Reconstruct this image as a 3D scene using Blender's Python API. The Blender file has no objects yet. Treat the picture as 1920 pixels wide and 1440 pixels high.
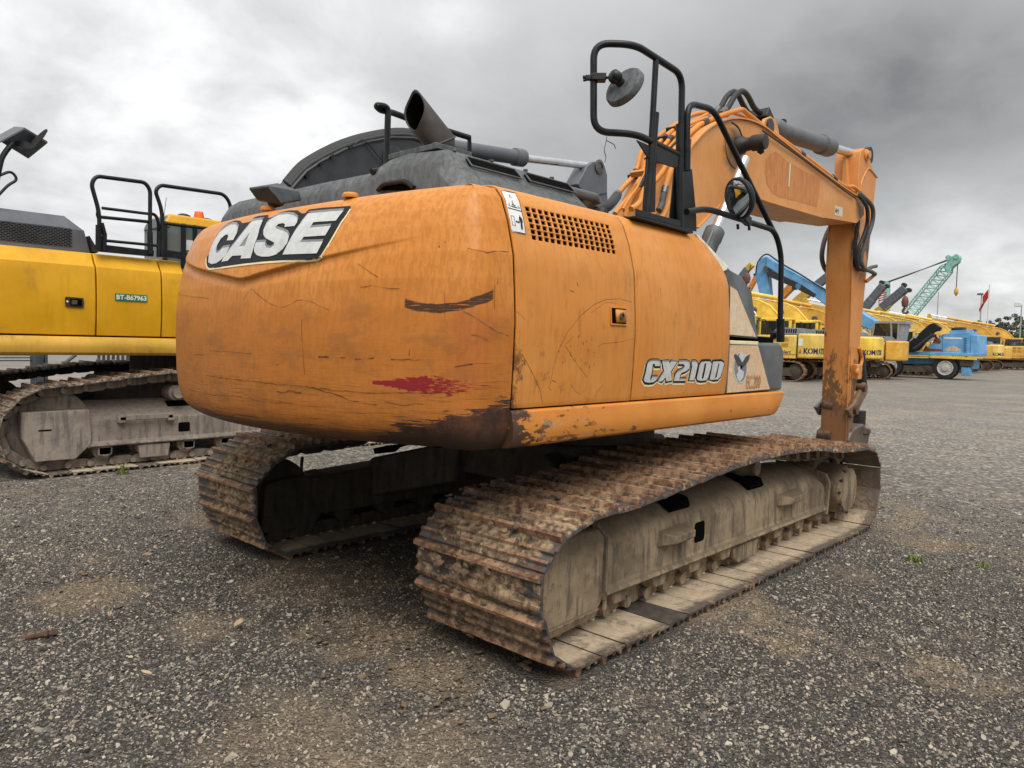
import bpy, bmesh, math, random
import numpy as np
from mathutils import Vector, Matrix, noise as mnoise
from mathutils.geometry import tessellate_polygon
S = bpy.context.scene
COL = S.collection
rnd = random.Random(7)

# ------------------------------------------------------------------ camera
CX, CY, CH, YAW, PITCH, ROLL, FPX = -4.3472, -3.5447, 1.4568, .7505, .0557, .0250, 1400.7
FW = Vector((math.cos(YAW)*math.cos(PITCH), math.sin(YAW)*math.cos(PITCH), -math.sin(PITCH)))
R0 = Vector((math.sin(YAW), -math.cos(YAW), 0)); U0 = R0.cross(FW)
RT = R0*math.cos(ROLL)+U0*math.sin(ROLL); UP = U0*math.cos(ROLL)-R0*math.sin(ROLL)
CAMP = Vector((CX, CY, CH))
cd = bpy.data.cameras.new('camera'); cam = bpy.data.objects.new('camera', cd); COL.objects.link(cam)
m3 = Matrix((RT, UP, -FW)).transposed()
cam.matrix_world = Matrix.Translation(CAMP) @ m3.to_4x4()
cd.sensor_width = 36; cd.lens = 36*FPX/1920; cd.clip_end = 2000; cd.clip_start = .05
S.camera = cam

def ray(px, py):
    return (FW*FPX + RT*(px-960) - UP*(py-720)).normalized()
def at(px, py, ax, v):
    """the place a picture point shows, on the plane x, y or z = v"""
    d = ray(px, py); i = 'xyz'.index(ax); return CAMP + d*((v-CAMP[i])/d[i])
def far(px, py, depth):
    d = ray(px, py); return CAMP + d*(depth/d.dot(FW))

# ------------------------------------------------------------------ world + sun
W = bpy.data.worlds.new('World'); S.world = W; W.use_nodes = True
SUN_EL, SUN_AZ = math.radians(58), math.radians(232)     # azimuth as a math angle of the direction TO the sun
EXPO = .97
def world():
    nt = W.node_tree; nt.nodes.clear(); N = nt.nodes.new; L = nt.links.new
    out = N('ShaderNodeOutputWorld'); sky = N('ShaderNodeTexSky'); sky.sky_type = 'NISHITA'; sky.sun_disc = False
    sky.sun_elevation = SUN_EL; sky.sun_rotation = math.radians(90)-SUN_AZ
    bg = N('ShaderNodeBackground'); bg.inputs[1].default_value = .05; L(sky.outputs[0], bg.inputs[0])
    tc = N('ShaderNodeTexCoord')
    def mth(op, a, b=None, cl=False):
        n = N('ShaderNodeMath'); n.operation = op; n.use_clamp = cl
        for k, v in ((0, a), (1, b)):
            if v is None: continue
            if isinstance(v, (int, float)): n.inputs[k].default_value = v
            else: L(v, n.inputs[k])
        return n.outputs[0]
    def dirn(px, py): return tuple(ray(px, py))
    nrm = N('ShaderNodeVectorMath'); nrm.operation = 'NORMALIZE'; L(tc.outputs['Generated'], nrm.inputs[0])
    D = nrm.outputs[0]
    sp = N('ShaderNodeSeparateXYZ'); L(D, sp.inputs[0])
    zz = mth('MAXIMUM', sp.outputs[2], 0.0); den = mth('ADD', zz, .36)
    cb = N('ShaderNodeCombineXYZ'); L(mth('DIVIDE', sp.outputs[0], den), cb.inputs[0]); L(mth('DIVIDE', sp.outputs[1], den), cb.inputs[1])
    def nz(scale, detail, rough, dist, off):
        mp = N('ShaderNodeMapping'); mp.inputs['Location'].default_value = off; L(cb.outputs[0], mp.inputs[0])
        n = N('ShaderNodeTexNoise'); n.inputs['Scale'].default_value = scale; n.inputs['Detail'].default_value = detail
        n.inputs['Roughness'].default_value = rough; n.inputs['Distortion'].default_value = dist; L(mp.outputs[0], n.inputs['Vector'])
        return n.outputs['Fac']
    big = nz(.9, 4, .5, .5, (3.1, 1.7, 0)); mid = nz(2.5, 6, .55, .35, (8.2, 4.4, 0)); fine = nz(6.5, 5, .55, .3, (1.2, 9.4, 0))
    v = mth('ADD', mth('MULTIPLY', mth('SUBTRACT', big, .5), .30), mth('MULTIPLY', mth('SUBTRACT', mid, .5), .46))
    v = mth('ADD', v, mth('MULTIPLY', mth('SUBTRACT', fine, .5), .20))
    v = mth('ADD', v, .56)
    for (px, py, w, amp) in LOBES:       # the bigger lit and dark cloud masses of the overcast
        dt = N('ShaderNodeVectorMath'); dt.operation = 'DOT_PRODUCT'; L(D, dt.inputs[0]); dt.inputs[1].default_value = dirn(px, py)
        k = 1/(w*w)                      # gaussian in angle
        e = mth('POWER', 2.718, mth('MULTIPLY', mth('SUBTRACT', dt.outputs['Value'], 1), k))
        wob = mth('MAXIMUM', 0.0, mth('ADD', -.55, mth('MULTIPLY', mth('ADD', mth('MULTIPLY', mid, 1.6), mth('MULTIPLY', fine, 1.5)), 1.0)))
        v = mth('ADD', v, mth('MULTIPLY', mth('MULTIPLY', e, amp), wob))
    v = mth('MAXIMUM', v, .2)
    # overcast skies are brighter overhead than at the horizon
    v = mth('MULTIPLY', v, mth('ADD', .80, mth('MULTIPLY', mth('POWER', zz, 1.2), 1.15)))
    cr = N('ShaderNodeValToRGB'); e = cr.color_ramp.elements
    e[0].position = .15; e[0].color = (.145, .152, .162, 1); e[1].position = 1.0; e[1].color = (1.0, 1.0, .985, 1)
    sc = N('ShaderNodeVectorMath'); sc.operation = 'SCALE'
    c2 = N('ShaderNodeCombineColor'); L(mth('MULTIPLY', v, .990), c2.inputs[0]); L(v, c2.inputs[1]); L(mth('MULTIPLY', v, .995), c2.inputs[2])
    bg2 = N('ShaderNodeBackground'); bg2.inputs[1].default_value = .575; L(c2.outputs[0], bg2.inputs[0])
    mx = N('ShaderNodeMixShader'); mx.inputs[0].default_value = .93; L(bg.outputs[0], mx.inputs[1]); L(bg2.outputs[0], mx.inputs[2])
    L(mx.outputs[0], out.inputs[0])
LOBES = [(600, 262, .04, .26), (655, 285, .035, .16), (530, 235, .05, .12), (340, 250, .08, .12), (150, 120, .12, .08), (870, 35, .03, .12), (830, 15, .03, .06), (300, 200, .3, .13), (1730, 340, .12, -.22), (1450, 200, .16, -.10), (1860, 250, .14, -.10), (1250, 250, .2, -.05), (860, 170, .10, -.09),
         (1560, 530, .10, .28), (1800, 480, .08, .26), (1880, 560, .12, .22), (1500, 120, .25, -.07), (120, 330, .2, .08), (430, 130, .1, -.06)]
world()
W.cycles.sampling_method = 'MANUAL'; W.cycles.sample_map_resolution = 512
sd = bpy.data.lights.new('sun', 'SUN'); sun = bpy.data.objects.new('sun', sd); COL.objects.link(sun)
sd.energy = 1.5; sd.angle = math.radians(50); sd.color = (1, .965, .91)
sun.rotation_euler = Vector((math.cos(SUN_AZ)*math.cos(SUN_EL), math.sin(SUN_AZ)*math.cos(SUN_EL), math.sin(SUN_EL))).to_track_quat('Z', 'Y').to_euler()
S.view_settings.view_transform = 'Standard'; S.view_settings.look = 'None'; S.view_settings.exposure = EXPO; S.view_settings.gamma = 1
S.view_settings.use_curve_mapping = False
S.render.engine = 'CYCLES'; S.cycles.max_bounces = 5; S.cycles.diffuse_bounces = 3; S.cycles.glossy_bounces = 3; S.cycles.transmission_bounces = 4; S.cycles.transparent_max_bounces = 8
S.cycles.use_denoising = True

# ------------------------------------------------------------------ mesh builder
class MB:
    def __init__(s): s.v = []; s.f = []; s.mi = []; s.m = 0
    def add(s, vs, fs):
        o = len(s.v); s.v.extend([tuple(p) for p in vs]); s.f.extend([tuple(i+o for i in f) for f in fs]); s.mi.extend([s.m]*len(fs)); return s
    def hexa(s, p):   # p[0:4] bottom ring ccw from above, p[4:8] top ring
        return s.add(p, [(3, 2, 1, 0), (4, 5, 6, 7), (0, 1, 5, 4), (1, 2, 6, 5), (2, 3, 7, 6), (3, 0, 4, 7)])
    def box(s, x0, x1, y0, y1, z0, z1):
        return s.hexa([(x0, y0, z0), (x1, y0, z0), (x1, y1, z0), (x0, y1, z0), (x0, y0, z1), (x1, y0, z1), (x1, y1, z1), (x0, y1, z1)])
    def obox(s, c, u, v, w):   # centre and three half-vectors
        c, u, v, w = map(Vector, (c, u, v, w))
        return s.hexa([c-u-v-w, c+u-v-w, c+u+v-w, c-u+v-w, c-u-v+w, c+u-v+w, c+u+v+w, c-u+v+w])
    def prism(s, pts, off):
        pts = [Vector(p) for p in pts]; off = Vector(off); n = len(pts)
        nrm = Vector((0, 0, 0))
        for i in range(n): nrm += pts[i].cross(pts[(i+1) % n])
        if nrm.dot(off) > 0: pts = pts[::-1]
        return s.add(pts+[p+off for p in pts], [tuple(range(n)), tuple(range(2*n-1, n-1, -1))]+[((i+1) % n, i, i+n, (i+1) % n+n) for i in range(n)])
    def tube(s, path, r, n=10, cap=True, closed=False):
        P = [Vector(p) for p in path]; k = len(P)
        rs = r if isinstance(r, (list, tuple)) else [r]*k
        T = []
        for i in range(k):
            a = P[(i-1) % k] if (closed or i > 0) else P[i]; b = P[(i+1) % k] if (closed or i < k-1) else P[i]
            T.append((b-a).normalized())
        t = T[0]; ref = Vector((0, 0, 1)) if abs(t.z) < .9 else Vector((1, 0, 0))
        nrm = t.cross(ref).normalized(); vs = []
        for i in range(k):
            nrm = (nrm-T[i]*nrm.dot(T[i])).normalized(); bn = T[i].cross(nrm)
            for j in range(n):
                a = 2*math.pi*j/n; vs.append(P[i]+(nrm*math.cos(a)+bn*math.sin(a))*rs[i])
        fs = []
        for i in range(k if closed else k-1):
            i2 = (i+1) % k
            for j in range(n): fs.append((i*n+j, i*n+(j+1) % n, i2*n+(j+1) % n, i2*n+j))
        if cap and not closed: fs += [tuple(range(n-1, -1, -1)), tuple(range((k-1)*n, k*n))]
        return s.add(vs, fs)
    def cyl(s, p0, p1, r0, r1=None, n=18):
        p0, p1 = Vector(p0), Vector(p1); r1 = r0 if r1 is None else r1
        return s.tube([p0, p1], [r0, r1], n)
    def lathe(s, prof, p0, ax, n=24):   # prof: (radius, distance along the axis)
        p0 = Vector(p0); ax = Vector(ax).normalized(); ref = Vector((0, 0, 1)) if abs(ax.z) < .9 else Vector((1, 0, 0))
        u = ax.cross(ref).normalized(); w = ax.cross(u); vs = []; fs = []
        for r, h in prof:
            for j in range(n):
                a = 2*math.pi*j/n; vs.append(p0+ax*h+(u*math.cos(a)+w*math.sin(a))*max(r, 1e-4))
        for i in range(len(prof)-1):
            for j in range(n): fs.append((i*n+j, i*n+(j+1) % n, (i+1)*n+(j+1) % n, (i+1)*n+j))
        fs += [tuple(range(n-1, -1, -1)), tuple(range((len(prof)-1)*n, len(prof)*n))]
        return s.add(vs, fs)
    def grid(s, G, skip=None, wrap=False):
        r, c = len(G), len(G[0]); vs = [p for row in G for p in row]; fs = []
        for i in range(r-1):
            for j in range(c if wrap else c-1):
                if skip and skip(i, j): continue
                j2 = (j+1) % c
                fs.append((i*c+j, i*c+j2, (i+1)*c+j2, (i+1)*c+j))
        return s.add(vs, fs)
    def poly(s, outer, holes=()):   # filled flat polygon with holes, any orientation
        loops = [[Vector(p) for p in outer]]+[[Vector(p) for p in h] for h in holes]
        tris = tessellate_polygon(loops); flat = [p for l in loops for p in l]
        return s.add(flat, [tuple(t) for t in tris])
    def blob(s, c, rad, seed=0, jit=.3, sub=1, squash=None):
        bm = bmesh.new(); bmesh.ops.create_icosphere(bm, subdivisions=sub, radius=1)
        rr = random.Random(seed); q = rad if isinstance(rad, (tuple, list)) else (rad, rad, rad)
        ph = [rr.uniform(0, 9) for _ in range(3)]
        vs = []
        for v in bm.verts:
            k = 1+jit*mnoise.noise(Vector((v.co.x*1.4+ph[0], v.co.y*1.4+ph[1], v.co.z*1.4+ph[2])))*1.6
            vs.append((c[0]+v.co.x*q[0]*k, c[1]+v.co.y*q[1]*k, c[2]+v.co.z*q[2]*k))
        s.add(vs, [tuple(x.index for x in f.verts) for f in bm.faces]); bm.free(); return s
    def mesh(s, name, mats, smooth=32):
        me = bpy.data.meshes.new(name); me.from_pydata(s.v, [], s.f)
        for m in (mats if isinstance(mats, (list, tuple)) else [mats]): me.materials.append(m)
        if any(s.mi): me.polygons.foreach_set('material_index', s.mi)
        if smooth:
            me.polygons.foreach_set('use_smooth', [True]*len(s.f)); me.set_sharp_from_angle(angle=math.radians(smooth))
        me.update(); return me

def rounded(pts, r, seg=5, closed=False):
    P = [Vector(p) for p in pts]; out = []; n = len(P)
    for i in range(n):
        if not closed and i in (0, n-1): out.append(P[i]); continue
        a, b, c = P[i-1], P[i], P[(i+1) % n]; d1 = (a-b); d2 = (c-b)
        k = min(r, d1.length*.49, d2.length*.49); p = b+d1.normalized()*k; q = b+d2.normalized()*k
        for j in range(seg+1):
            t = j/seg; out.append(p*(1-t)**2+b*2*t*(1-t)+q*t*t)
    return out
def spline(pts, n=6):
    P = [Vector(p) for p in pts]; out = []
    for i in range(len(P)-1):
        p0 = P[max(i-1, 0)]; p1 = P[i]; p2 = P[i+1]; p3 = P[min(i+2, len(P)-1)]
        for j in range(n):
            t = j/n; out.append(.5*((2*p1)+(p2-p0)*t+(2*p0-5*p1+4*p2-p3)*t*t+(3*p1-p0-3*p2+p3)*t**3))
    out.append(P[-1]); return out

def ob(name, mb, mat, parent=None, smooth=32, bev=0, solid=0, off=-1, label=None, kind=None, seg=2):
    me = mb.mesh(name, mat, smooth) if isinstance(mb, MB) else mb
    o = bpy.data.objects.new(name, me); COL.objects.link(o)
    if parent: o.parent = parent
    if solid:
        md = o.modifiers.new('solid', 'SOLIDIFY'); md.thickness = solid; md.offset = off
    if bev:
        md = o.modifiers.new('bevel', 'BEVEL'); md.width = bev; md.segments = seg; md.limit_method = 'ANGLE'; md.angle_limit = math.radians(40)
    if label: o['label'] = label
    if kind: o['kind'] = kind
    return o
def thing(name, label, cat, loc=(0, 0, 0), rz=0, group=None):
    o = bpy.data.objects.new(name, None); COL.objects.link(o); o.location = loc; o.rotation_euler = (0, 0, rz)
    o.empty_display_size = .2; o['label'] = label; o['category'] = cat
    if group: o['group'] = group
    return o
def tag(o, label, cat, group=None):
    o['label'] = label; o['category'] = cat
    if group: o['group'] = group
    return o
def copy_tree(o, parent=None):
    c = o.copy(); COL.objects.link(c)
    if parent: c.parent = parent
    for ch in list(o.children): copy_tree(ch, c)
    return c
def text_mesh(txt, size, shear=0, bold=0, sx=1, align='LEFT'):
    cu = bpy.data.curves.new('txt', 'FONT'); cu.body = txt; cu.size = size; cu.shear = shear; cu.offset = bold; cu.align_x = align; cu.resolution_u = 3
    o = bpy.data.objects.new('txt', cu); COL.objects.link(o); bpy.context.view_layer.update()
    me = o.to_mesh(); vs = [(v.co.x*sx, v.co.y) for v in me.vertices]; fs = [tuple(p.vertices) for p in me.polygons]
    o.to_mesh_clear(); bpy.data.objects.remove(o); bpy.data.curves.remove(cu); return vs, fs
# ------------------------------------------------------------------ material graph helper
class G:
    def __init__(s, name):
        s.mat = bpy.data.materials.new(name); s.mat.use_nodes = True; s.nt = s.mat.node_tree; s.nt.nodes.clear()
        s.o = s.nt.nodes.new('ShaderNodeOutputMaterial'); s.b = s.nt.nodes.new('ShaderNodeBsdfPrincipled'); s.nt.links.new(s.b.outputs[0], s.o.inputs[0])
        s.tc = s.nt.nodes.new('ShaderNodeTexCoord'); s.obj = s.tc.outputs['Object']; s.uv = s.tc.outputs['UV']
        s.geo = s.nt.nodes.new('ShaderNodeNewGeometry'); s.pos = s.geo.outputs['Position']
        s.oi = s.nt.nodes.new('ShaderNodeObjectInfo'); s.rand = s.oi.outputs['Random']
    def put(s, sock, v):
        if v is None: return
        if hasattr(v, 'is_output'): s.nt.links.new(v, sock)
        elif isinstance(v, (tuple, list)): sock.default_value = (*v, 1) if (len(v) == 3 and len(sock.default_value) == 4) else v
        else: sock.default_value = v
    def node(s, t, **k):
        n = s.nt.nodes.new(t)
        for a, b in k.items(): setattr(n, a, b)
        return n
    def map(s, vec, scale=(1, 1, 1), loc=(0, 0, 0)):
        n = s.node('ShaderNodeMapping'); s.put(n.inputs[0], vec); n.inputs['Scale'].default_value = scale; s.put(n.inputs['Location'], loc); return n.outputs[0]
    def vadd(s, a, b):
        n = s.node('ShaderNodeVectorMath', operation='ADD'); s.put(n.inputs[0], a); s.put(n.inputs[1], b); return n.outputs[0]
    def vscale(s, a, k):
        n = s.node('ShaderNodeVectorMath', operation='SCALE'); s.put(n.inputs[0], a); s.put(n.inputs['Scale'], k); return n.outputs[0]
    def noise(s, vec, scale=5, detail=4, rough=.55, dist=0):
        n = s.node('ShaderNodeTexNoise'); s.put(n.inputs['Vector'], vec); n.inputs['Scale'].default_value = scale; n.inputs['Detail'].default_value = detail
        n.inputs['Roughness'].default_value = rough; n.inputs['Distortion'].default_value = dist; return n.outputs['Fac']
    def voro(s, vec, scale=5, feature='F1', out='Distance', rnd=1):
        n = s.node('ShaderNodeTexVoronoi', feature=feature); s.put(n.inputs['Vector'], vec); n.inputs['Scale'].default_value = scale; n.inputs['Randomness'].default_value = rnd; return n.outputs[out]
    def m(s, op, a, b=None, c=None, cl=False):
        n = s.node('ShaderNodeMath', operation=op, use_clamp=cl); s.put(n.inputs[0], a); s.put(n.inputs[1], b); s.put(n.inputs[2], c); return n.outputs[0]
    def ss(s, v, lo, hi, a=0., b=1.):   # smooth step
        n = s.node('ShaderNodeMapRange', interpolation_type='SMOOTHSTEP'); s.put(n.inputs[0], v)
        if lo > hi: lo, hi, a, b = hi, lo, b, a
        n.inputs[1].default_value = lo; n.inputs[2].default_value = hi; n.inputs[3].default_value = a; n.inputs[4].default_value = b; return n.outputs[0]
    def mix(s, f, a, b):
        n = s.node('ShaderNodeMix', data_type='RGBA'); s.put(n.inputs[0], f); s.put(n.inputs[6], a); s.put(n.inputs[7], b); return n.outputs[2]
    def fmix(s, f, a, b):
        n = s.node('ShaderNodeMix', data_type='FLOAT'); s.put(n.inputs[0], f); s.put(n.inputs[2], a); s.put(n.inputs[3], b); return n.outputs[0]
    def sep(s, v):
        n = s.node('ShaderNodeSeparateXYZ'); s.put(n.inputs[0], v); return n.outputs[0], n.outputs[1], n.outputs[2]
    def ramp(s, f, stops, interp='LINEAR'):
        n = s.node('ShaderNodeValToRGB'); s.put(n.inputs[0], f); cr = n.color_ramp; cr.interpolation = interp
        while len(cr.elements) < len(stops): cr.elements.new(.5)
        for e, (p, c) in zip(cr.elements, stops): e.position = p; e.color = (*c, 1)
        return n.outputs[0]
    def bump(s, h, strength=.3, dist=.01, nrm=None):
        n = s.node('ShaderNodeBump'); s.put(n.inputs['Height'], h); n.inputs['Strength'].default_value = strength; n.inputs['Distance'].default_value = dist
        if nrm: s.put(n.inputs['Normal'], nrm)
        return n.outputs[0]
    def out(s, col, rough=.5, metal=0, nrm=None, spec=.5, coat=0, alpha=None, trans=0):
        b = s.b.inputs; s.put(b['Base Color'], col); s.put(b['Roughness'], rough); s.put(b['Metallic'], metal); s.put(b['Specular IOR Level'], spec)
        if nrm: s.put(b['Normal'], nrm)
        if coat: s.put(b['Coat Weight'], coat); b['Coat Roughness'].default_value = .15
        if alpha is not None: s.put(b['Alpha'], alpha)
        if trans: s.put(b['Transmission Weight'], trans)
        return s.mat

ALLM = {}
def paint(name, c, dirt=(.10, .06, .03), var=.18, rough=.42, dirtk=.5, scr=.3, fade=None, streak=.5, coat=0, jit=0.):
    """weathered machine paint: fading in blotches, rain streaks, grime, fine scratches"""
    g = G(name); P = g.obj
    if jit: P = g.vadd(P, g.vscale(g.oi.outputs['Location'], 1.7))
    x, y, z = g.sep(P)
    a = g.noise(P, 1.7, 6, .6); b = g.noise(P, 9, 6, .65); st = g.noise(g.map(P, (14, 14, .9)), 1.6, 5, .6)
    dk = tuple(v*(1-var*1.5) for v in c); lt = fade or tuple(min(1, v*1.12+.015) for v in c)
    col = g.mix(g.ss(a, .32, .68), dk, lt)
    col = g.mix(g.m('MULTIPLY', g.ss(b, .40, .72), .5), col, c)
    if streak: col = g.mix(g.m('MULTIPLY', g.ss(st, .48, .72), streak), col, tuple(v*.72 for v in c))
    gm = g.ss(g.noise(P, 3.1, 8, .68, .4), .56, .74)
    col = g.mix(g.m('MULTIPLY', gm, dirtk), col, dirt)
    sn = g.noise(g.map(P, (3, 3, 34)), 2.2, 5, .7)
    sc = g.m('MULTIPLY', g.ss(sn, .665, .70), scr)
    col = g.mix(sc, col, dirt)
    if jit:
        wn = g.node('ShaderNodeTexWhiteNoise', noise_dimensions='3D'); g.put(wn.inputs[0], g.oi.outputs['Location'])
        n = g.node('ShaderNodeHueSaturation'); g.put(n.inputs['Color'], col); g.put(n.inputs['Value'], g.ss(wn.outputs[0], 0, 1, 1-jit, 1+jit*.6)); g.put(n.inputs['Saturation'], g.ss(g.m('FRACT', g.m('MULTIPLY', wn.outputs[0], 7.3)), 0, 1, 1-jit, 1.0)); col = n.outputs[0]
    ro = g.fmix(g.m('MULTIPLY', gm, .7), g.ss(b, .3, .7, rough-.08, rough+.12), .8)
    nr = g.bump(g.noise(P, 5, 3, .5), .06, .02)
    ALLM[name] = g.out(col, ro, nrm=nr, coat=coat, spec=.32); return g.mat
def plain(name, c, rough=.6, metal=0, var=.25, sc=8, spec=.5, bump=0.):
    g = G(name); n = g.noise(g.obj, sc, 6, .6); st = g.noise(g.map(g.obj, (9, 9, 1.2)), 2, 4, .6)
    col = g.mix(g.ss(n, .3, .7), tuple(v*(1-var) for v in c), tuple(min(1, v*(1+var)) for v in c))
    col = g.mix(g.m('MULTIPLY', g.ss(st, .5, .75), .35), col, tuple(v*.65 for v in c))
    ro = g.ss(n, .25, .75, max(.02, rough-.1), min(1, rough+.1))
    return g.out(col, ro, metal, g.bump(n, bump, .01) if bump else None, spec)

OR = (.64, .243, .036)
M_or = paint('orange_paint', OR, var=.13, rough=.40, dirtk=.35, scr=.25, fade=(.69, .285, .06), streak=.35)
M_or_arm = paint('orange_paint_worn', (.58, .21, .03), var=.16, rough=.48, dirtk=.65, scr=.55, fade=(.62, .25, .07), streak=.5)
M_pipe = paint('orange_pipe_paint', (.66, .25, .042), var=.12, rough=.5, dirtk=.35, scr=.1)
M_yel = paint('yellow_paint', (.70, .345, .010), var=.09, rough=.36, dirtk=.24, scr=.08, fade=(.74, .39, .018), streak=.34)
M_yel2 = paint('yellow_paint_aged', (.84, .52, .02), var=.14, rough=.45, dirtk=.6, scr=.4, fade=(.88, .60, .06), streak=.45, jit=.14)
M_yel3 = paint('orange_yellow_paint', (.76, .42, .05), var=.14, rough=.55, dirtk=.55, scr=.2, streak=.5, jit=.1)
M_blue = paint('blue_paint', (.13, .36, .66), var=.14, rough=.5, dirt=(.22, .08, .04), dirtk=.35, scr=.2, fade=(.20, .45, .72), streak=.35)
M_blue_d = paint('blue_paint_dark', (.06, .19, .33), var=.2, rough=.6, dirtk=.4, scr=.1)
M_teal = paint('teal_paint', (.26, .52, .46), var=.15, rough=.55, dirtk=.3, scr=.1)
M_grey = plain('grey_cover', (.105, .112, .118), .5, var=.28, sc=6)
M_grey2 = plain('slate_grey_paint', (.10, .107, .122), .45, var=.15, sc=3)
M_dgrey = plain('dark_grey_boom', (.028, .031, .036), .45, var=.3, sc=4)
M_blk = plain('black_paint', (.009, .010, .012), .40, var=.4, sc=12, spec=.35)
M_rub = plain('black_rubber', (.022, .022, .023), .62, var=.5, sc=20)
M_hose = plain('grey_hose', (.085, .085, .082), .7, var=.3, sc=14)
M_steel = plain('worn_steel', (.16, .155, .15), .42, .85, var=.3, sc=12)
M_chrome = plain('chrome_rod', (.72, .73, .75), .14, 1, var=.1, sc=10)
M_dark = plain('dark_inside', (.004, .004, .004), .95, var=.3, spec=.03)
M_grease = plain('greasy_black', (.02, .016, .013), .55, var=.5, sc=18, bump=.4)
M_white = plain('white_print', (.72, .72, .69), .5, var=.06)
M_silver = plain('silver_print', (.56, .565, .555), .45, .0, var=.09, sc=30)
M_midgrey = plain('grey_print', (.20, .21, .215), .45, var=.15, sc=20)
M_blkprint = plain('black_print', (.014, .015, .018), .6, var=.2, spec=.25)
M_cream = plain('pale_yellow_print', (.80, .69, .40), .5, var=.08)
M_red = plain('red_paint', (.42, .02, .015), .5, var=.2)
M_green = plain('green_print', (.012, .17, .085), .45, var=.1)
M_amber = plain('orange_beacon', (.85, .14, .015), .25, var=.1)
M_navy = plain('navy_print', (.02, .025, .07), .5, var=.2)
M_mirror = plain('mirror_glass', (.8, .82, .82), .04, 1, var=.03)
M_decalor = plain('darker_orange_print', (.43, .135, .022), .5, var=.2, sc=30)
M_ghost = None
M_wood = plain('dry_leaf', (.34, .25, .15), .7, var=.4)
M_grass = plain('grass_blade', (.15, .19, .035), .55, var=.4)
M_pole = plain('galvanised_pole', (.38, .39, .40), .55, .4, var=.15)
M_bark = plain('bark', (.06, .05, .04), .9, var=.3)

def glass(name, tint=(.02, .025, .025), rough=.05):
    g = G(name); return g.out(tint, rough, spec=.9, alpha=1)
M_glass = glass('dark_window_glass', (.018, .022, .022))
M_glass2 = glass('cab_window_glass', (.13, .155, .145))  # opaque panes: the sky showing through is put into the lighter tint
# ================================================================== orange excavator
EX = thing('excavator', 'large weathered orange crawler excavator in the foreground, seen from behind', 'excavator', (0, 0, 0))
XC, RCW = .07, 2.70
YA = -1.29; XA = XC-math.sqrt(RCW**2-YA**2)
def _plan():
    P = [Vector((-2.045+(-2.17+2.045)*t, -1.385, 0)) for t in np.linspace(0, 1, 5)[:-1]]
    c = Vector((XA+(YA/(XA-XC))*-1*(-1.385-YA)*1, -1.385, 0)); c.x = XA + (-1.385-YA)*(-YA/(XA-XC))
    a, b = Vector((-2.17, -1.385, 0)), Vector((XA, YA, 0))
    for t in np.linspace(0, 1, 15): P.append(a*(1-t)**2+c*2*t*(1-t)+b*t*t)
    th = math.asin(-YA/RCW)
    for t in np.linspace(-th, th, 90)[1:]: P.append(Vector((XC-RCW*math.cos(t), RCW*math.sin(t), 0)))
    P += [Vector((p.x, -p.y, 0)) for p in P[:18][::-1]]
    return P
PLAN = _plan(); PS = [0.]
for i in range(1, len(PLAN)): PS.append(PS[-1]+(PLAN[i]-PLAN[i-1]).length)
PSn = np.array(PS); PX = np.array([p.x for p in PLAN]); PY = np.array([p.y for p in PLAN]); SL = PS[-1]
DZ = [(1.0, .13), (1.012, .10), (1.03, .07), (1.06, .042), (1.10, .022), (1.16, .009), (1.25, 0), (1.45, -.006), (1.585, -.002), (1.70, .010), (1.80, .030), (1.90, .058), (1.97, .086), (2.02, .115), (2.05, .142), (2.068, .17), (2.078, .21)]
def cw(s, z, out=0.):
    """point of the counterweight skin: s along the plan from the near joint, z = nominal height"""
    x = float(np.interp(s, PSn, PX)); y = float(np.interp(s, PSn, PY)); e = .01
    tx = float(np.interp(s+e, PSn, PX)-np.interp(s-e, PSn, PX)); ty = float(np.interp(s+e, PSn, PY)-np.interp(s-e, PSn, PY))
    if s > SL-.02: tx, ty = .0001, 1e-6
    if s > SL-.02: tx, ty = 1., 0.
    if s < .02: tx, ty = -1., 0.
    l = math.hypot(tx, ty); nx, ny = ty/l, -tx/l       # inward is the negative of the outward normal
    ox, oy = -nx, -ny
    if (x-XC)*ox+y*oy < 0: ox, oy = -ox, -oy
    d = float(np.interp(z, [q[0] for q in DZ], [q[1] for q in DZ]))
    sn = min(s, SL-s)                                   # near the side joints the skin follows the door panels
    w = max(0., 1-sn/.5); w = w*w*(3-2*w)
    we = max(0., 1-sn/1.45); we = we*we*(3-2*we); zk = z + we*.05*max(0., (z-1.55)/.5)
    d = d*(1-w)+w*float(np.interp(z, [1.0, 1.02, 1.06, 1.12, 1.3, 1.55, 1.8, 1.93, 2.02, 2.06, 2.078], [.06, .03, .01, 0, -.01, -.018, .003, .04, .08, .115, .19]))
    zsw = 1.722+.142*abs(y+.17)*(1 if abs(y+.17) > .1 else .8)  # pressed swoosh line, upper field set back
    up = min(1., max(0., (z-zsw+.006)/.012)); fade = min(1., max(0., (sn-.42)/.75)); lo = max(0., 1-abs(z-zsw+.025)/.03)
    d += (-.020*up*up*(3-2*up)*(1-.75*min(1, max(0, (z-zsw)/.22)))+.006*lo)*fade
    top = max(0., (z-1.95)/.128); zk += -.012*0+.0*top
    return Vector((x-ox*(d-out), y-oy*(d-out), zk))
def px_of(P):
    d = P-CAMP; k = FPX/d.dot(FW); return 960+d.dot(RT)*k, 720-d.dot(UP)*k
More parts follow.
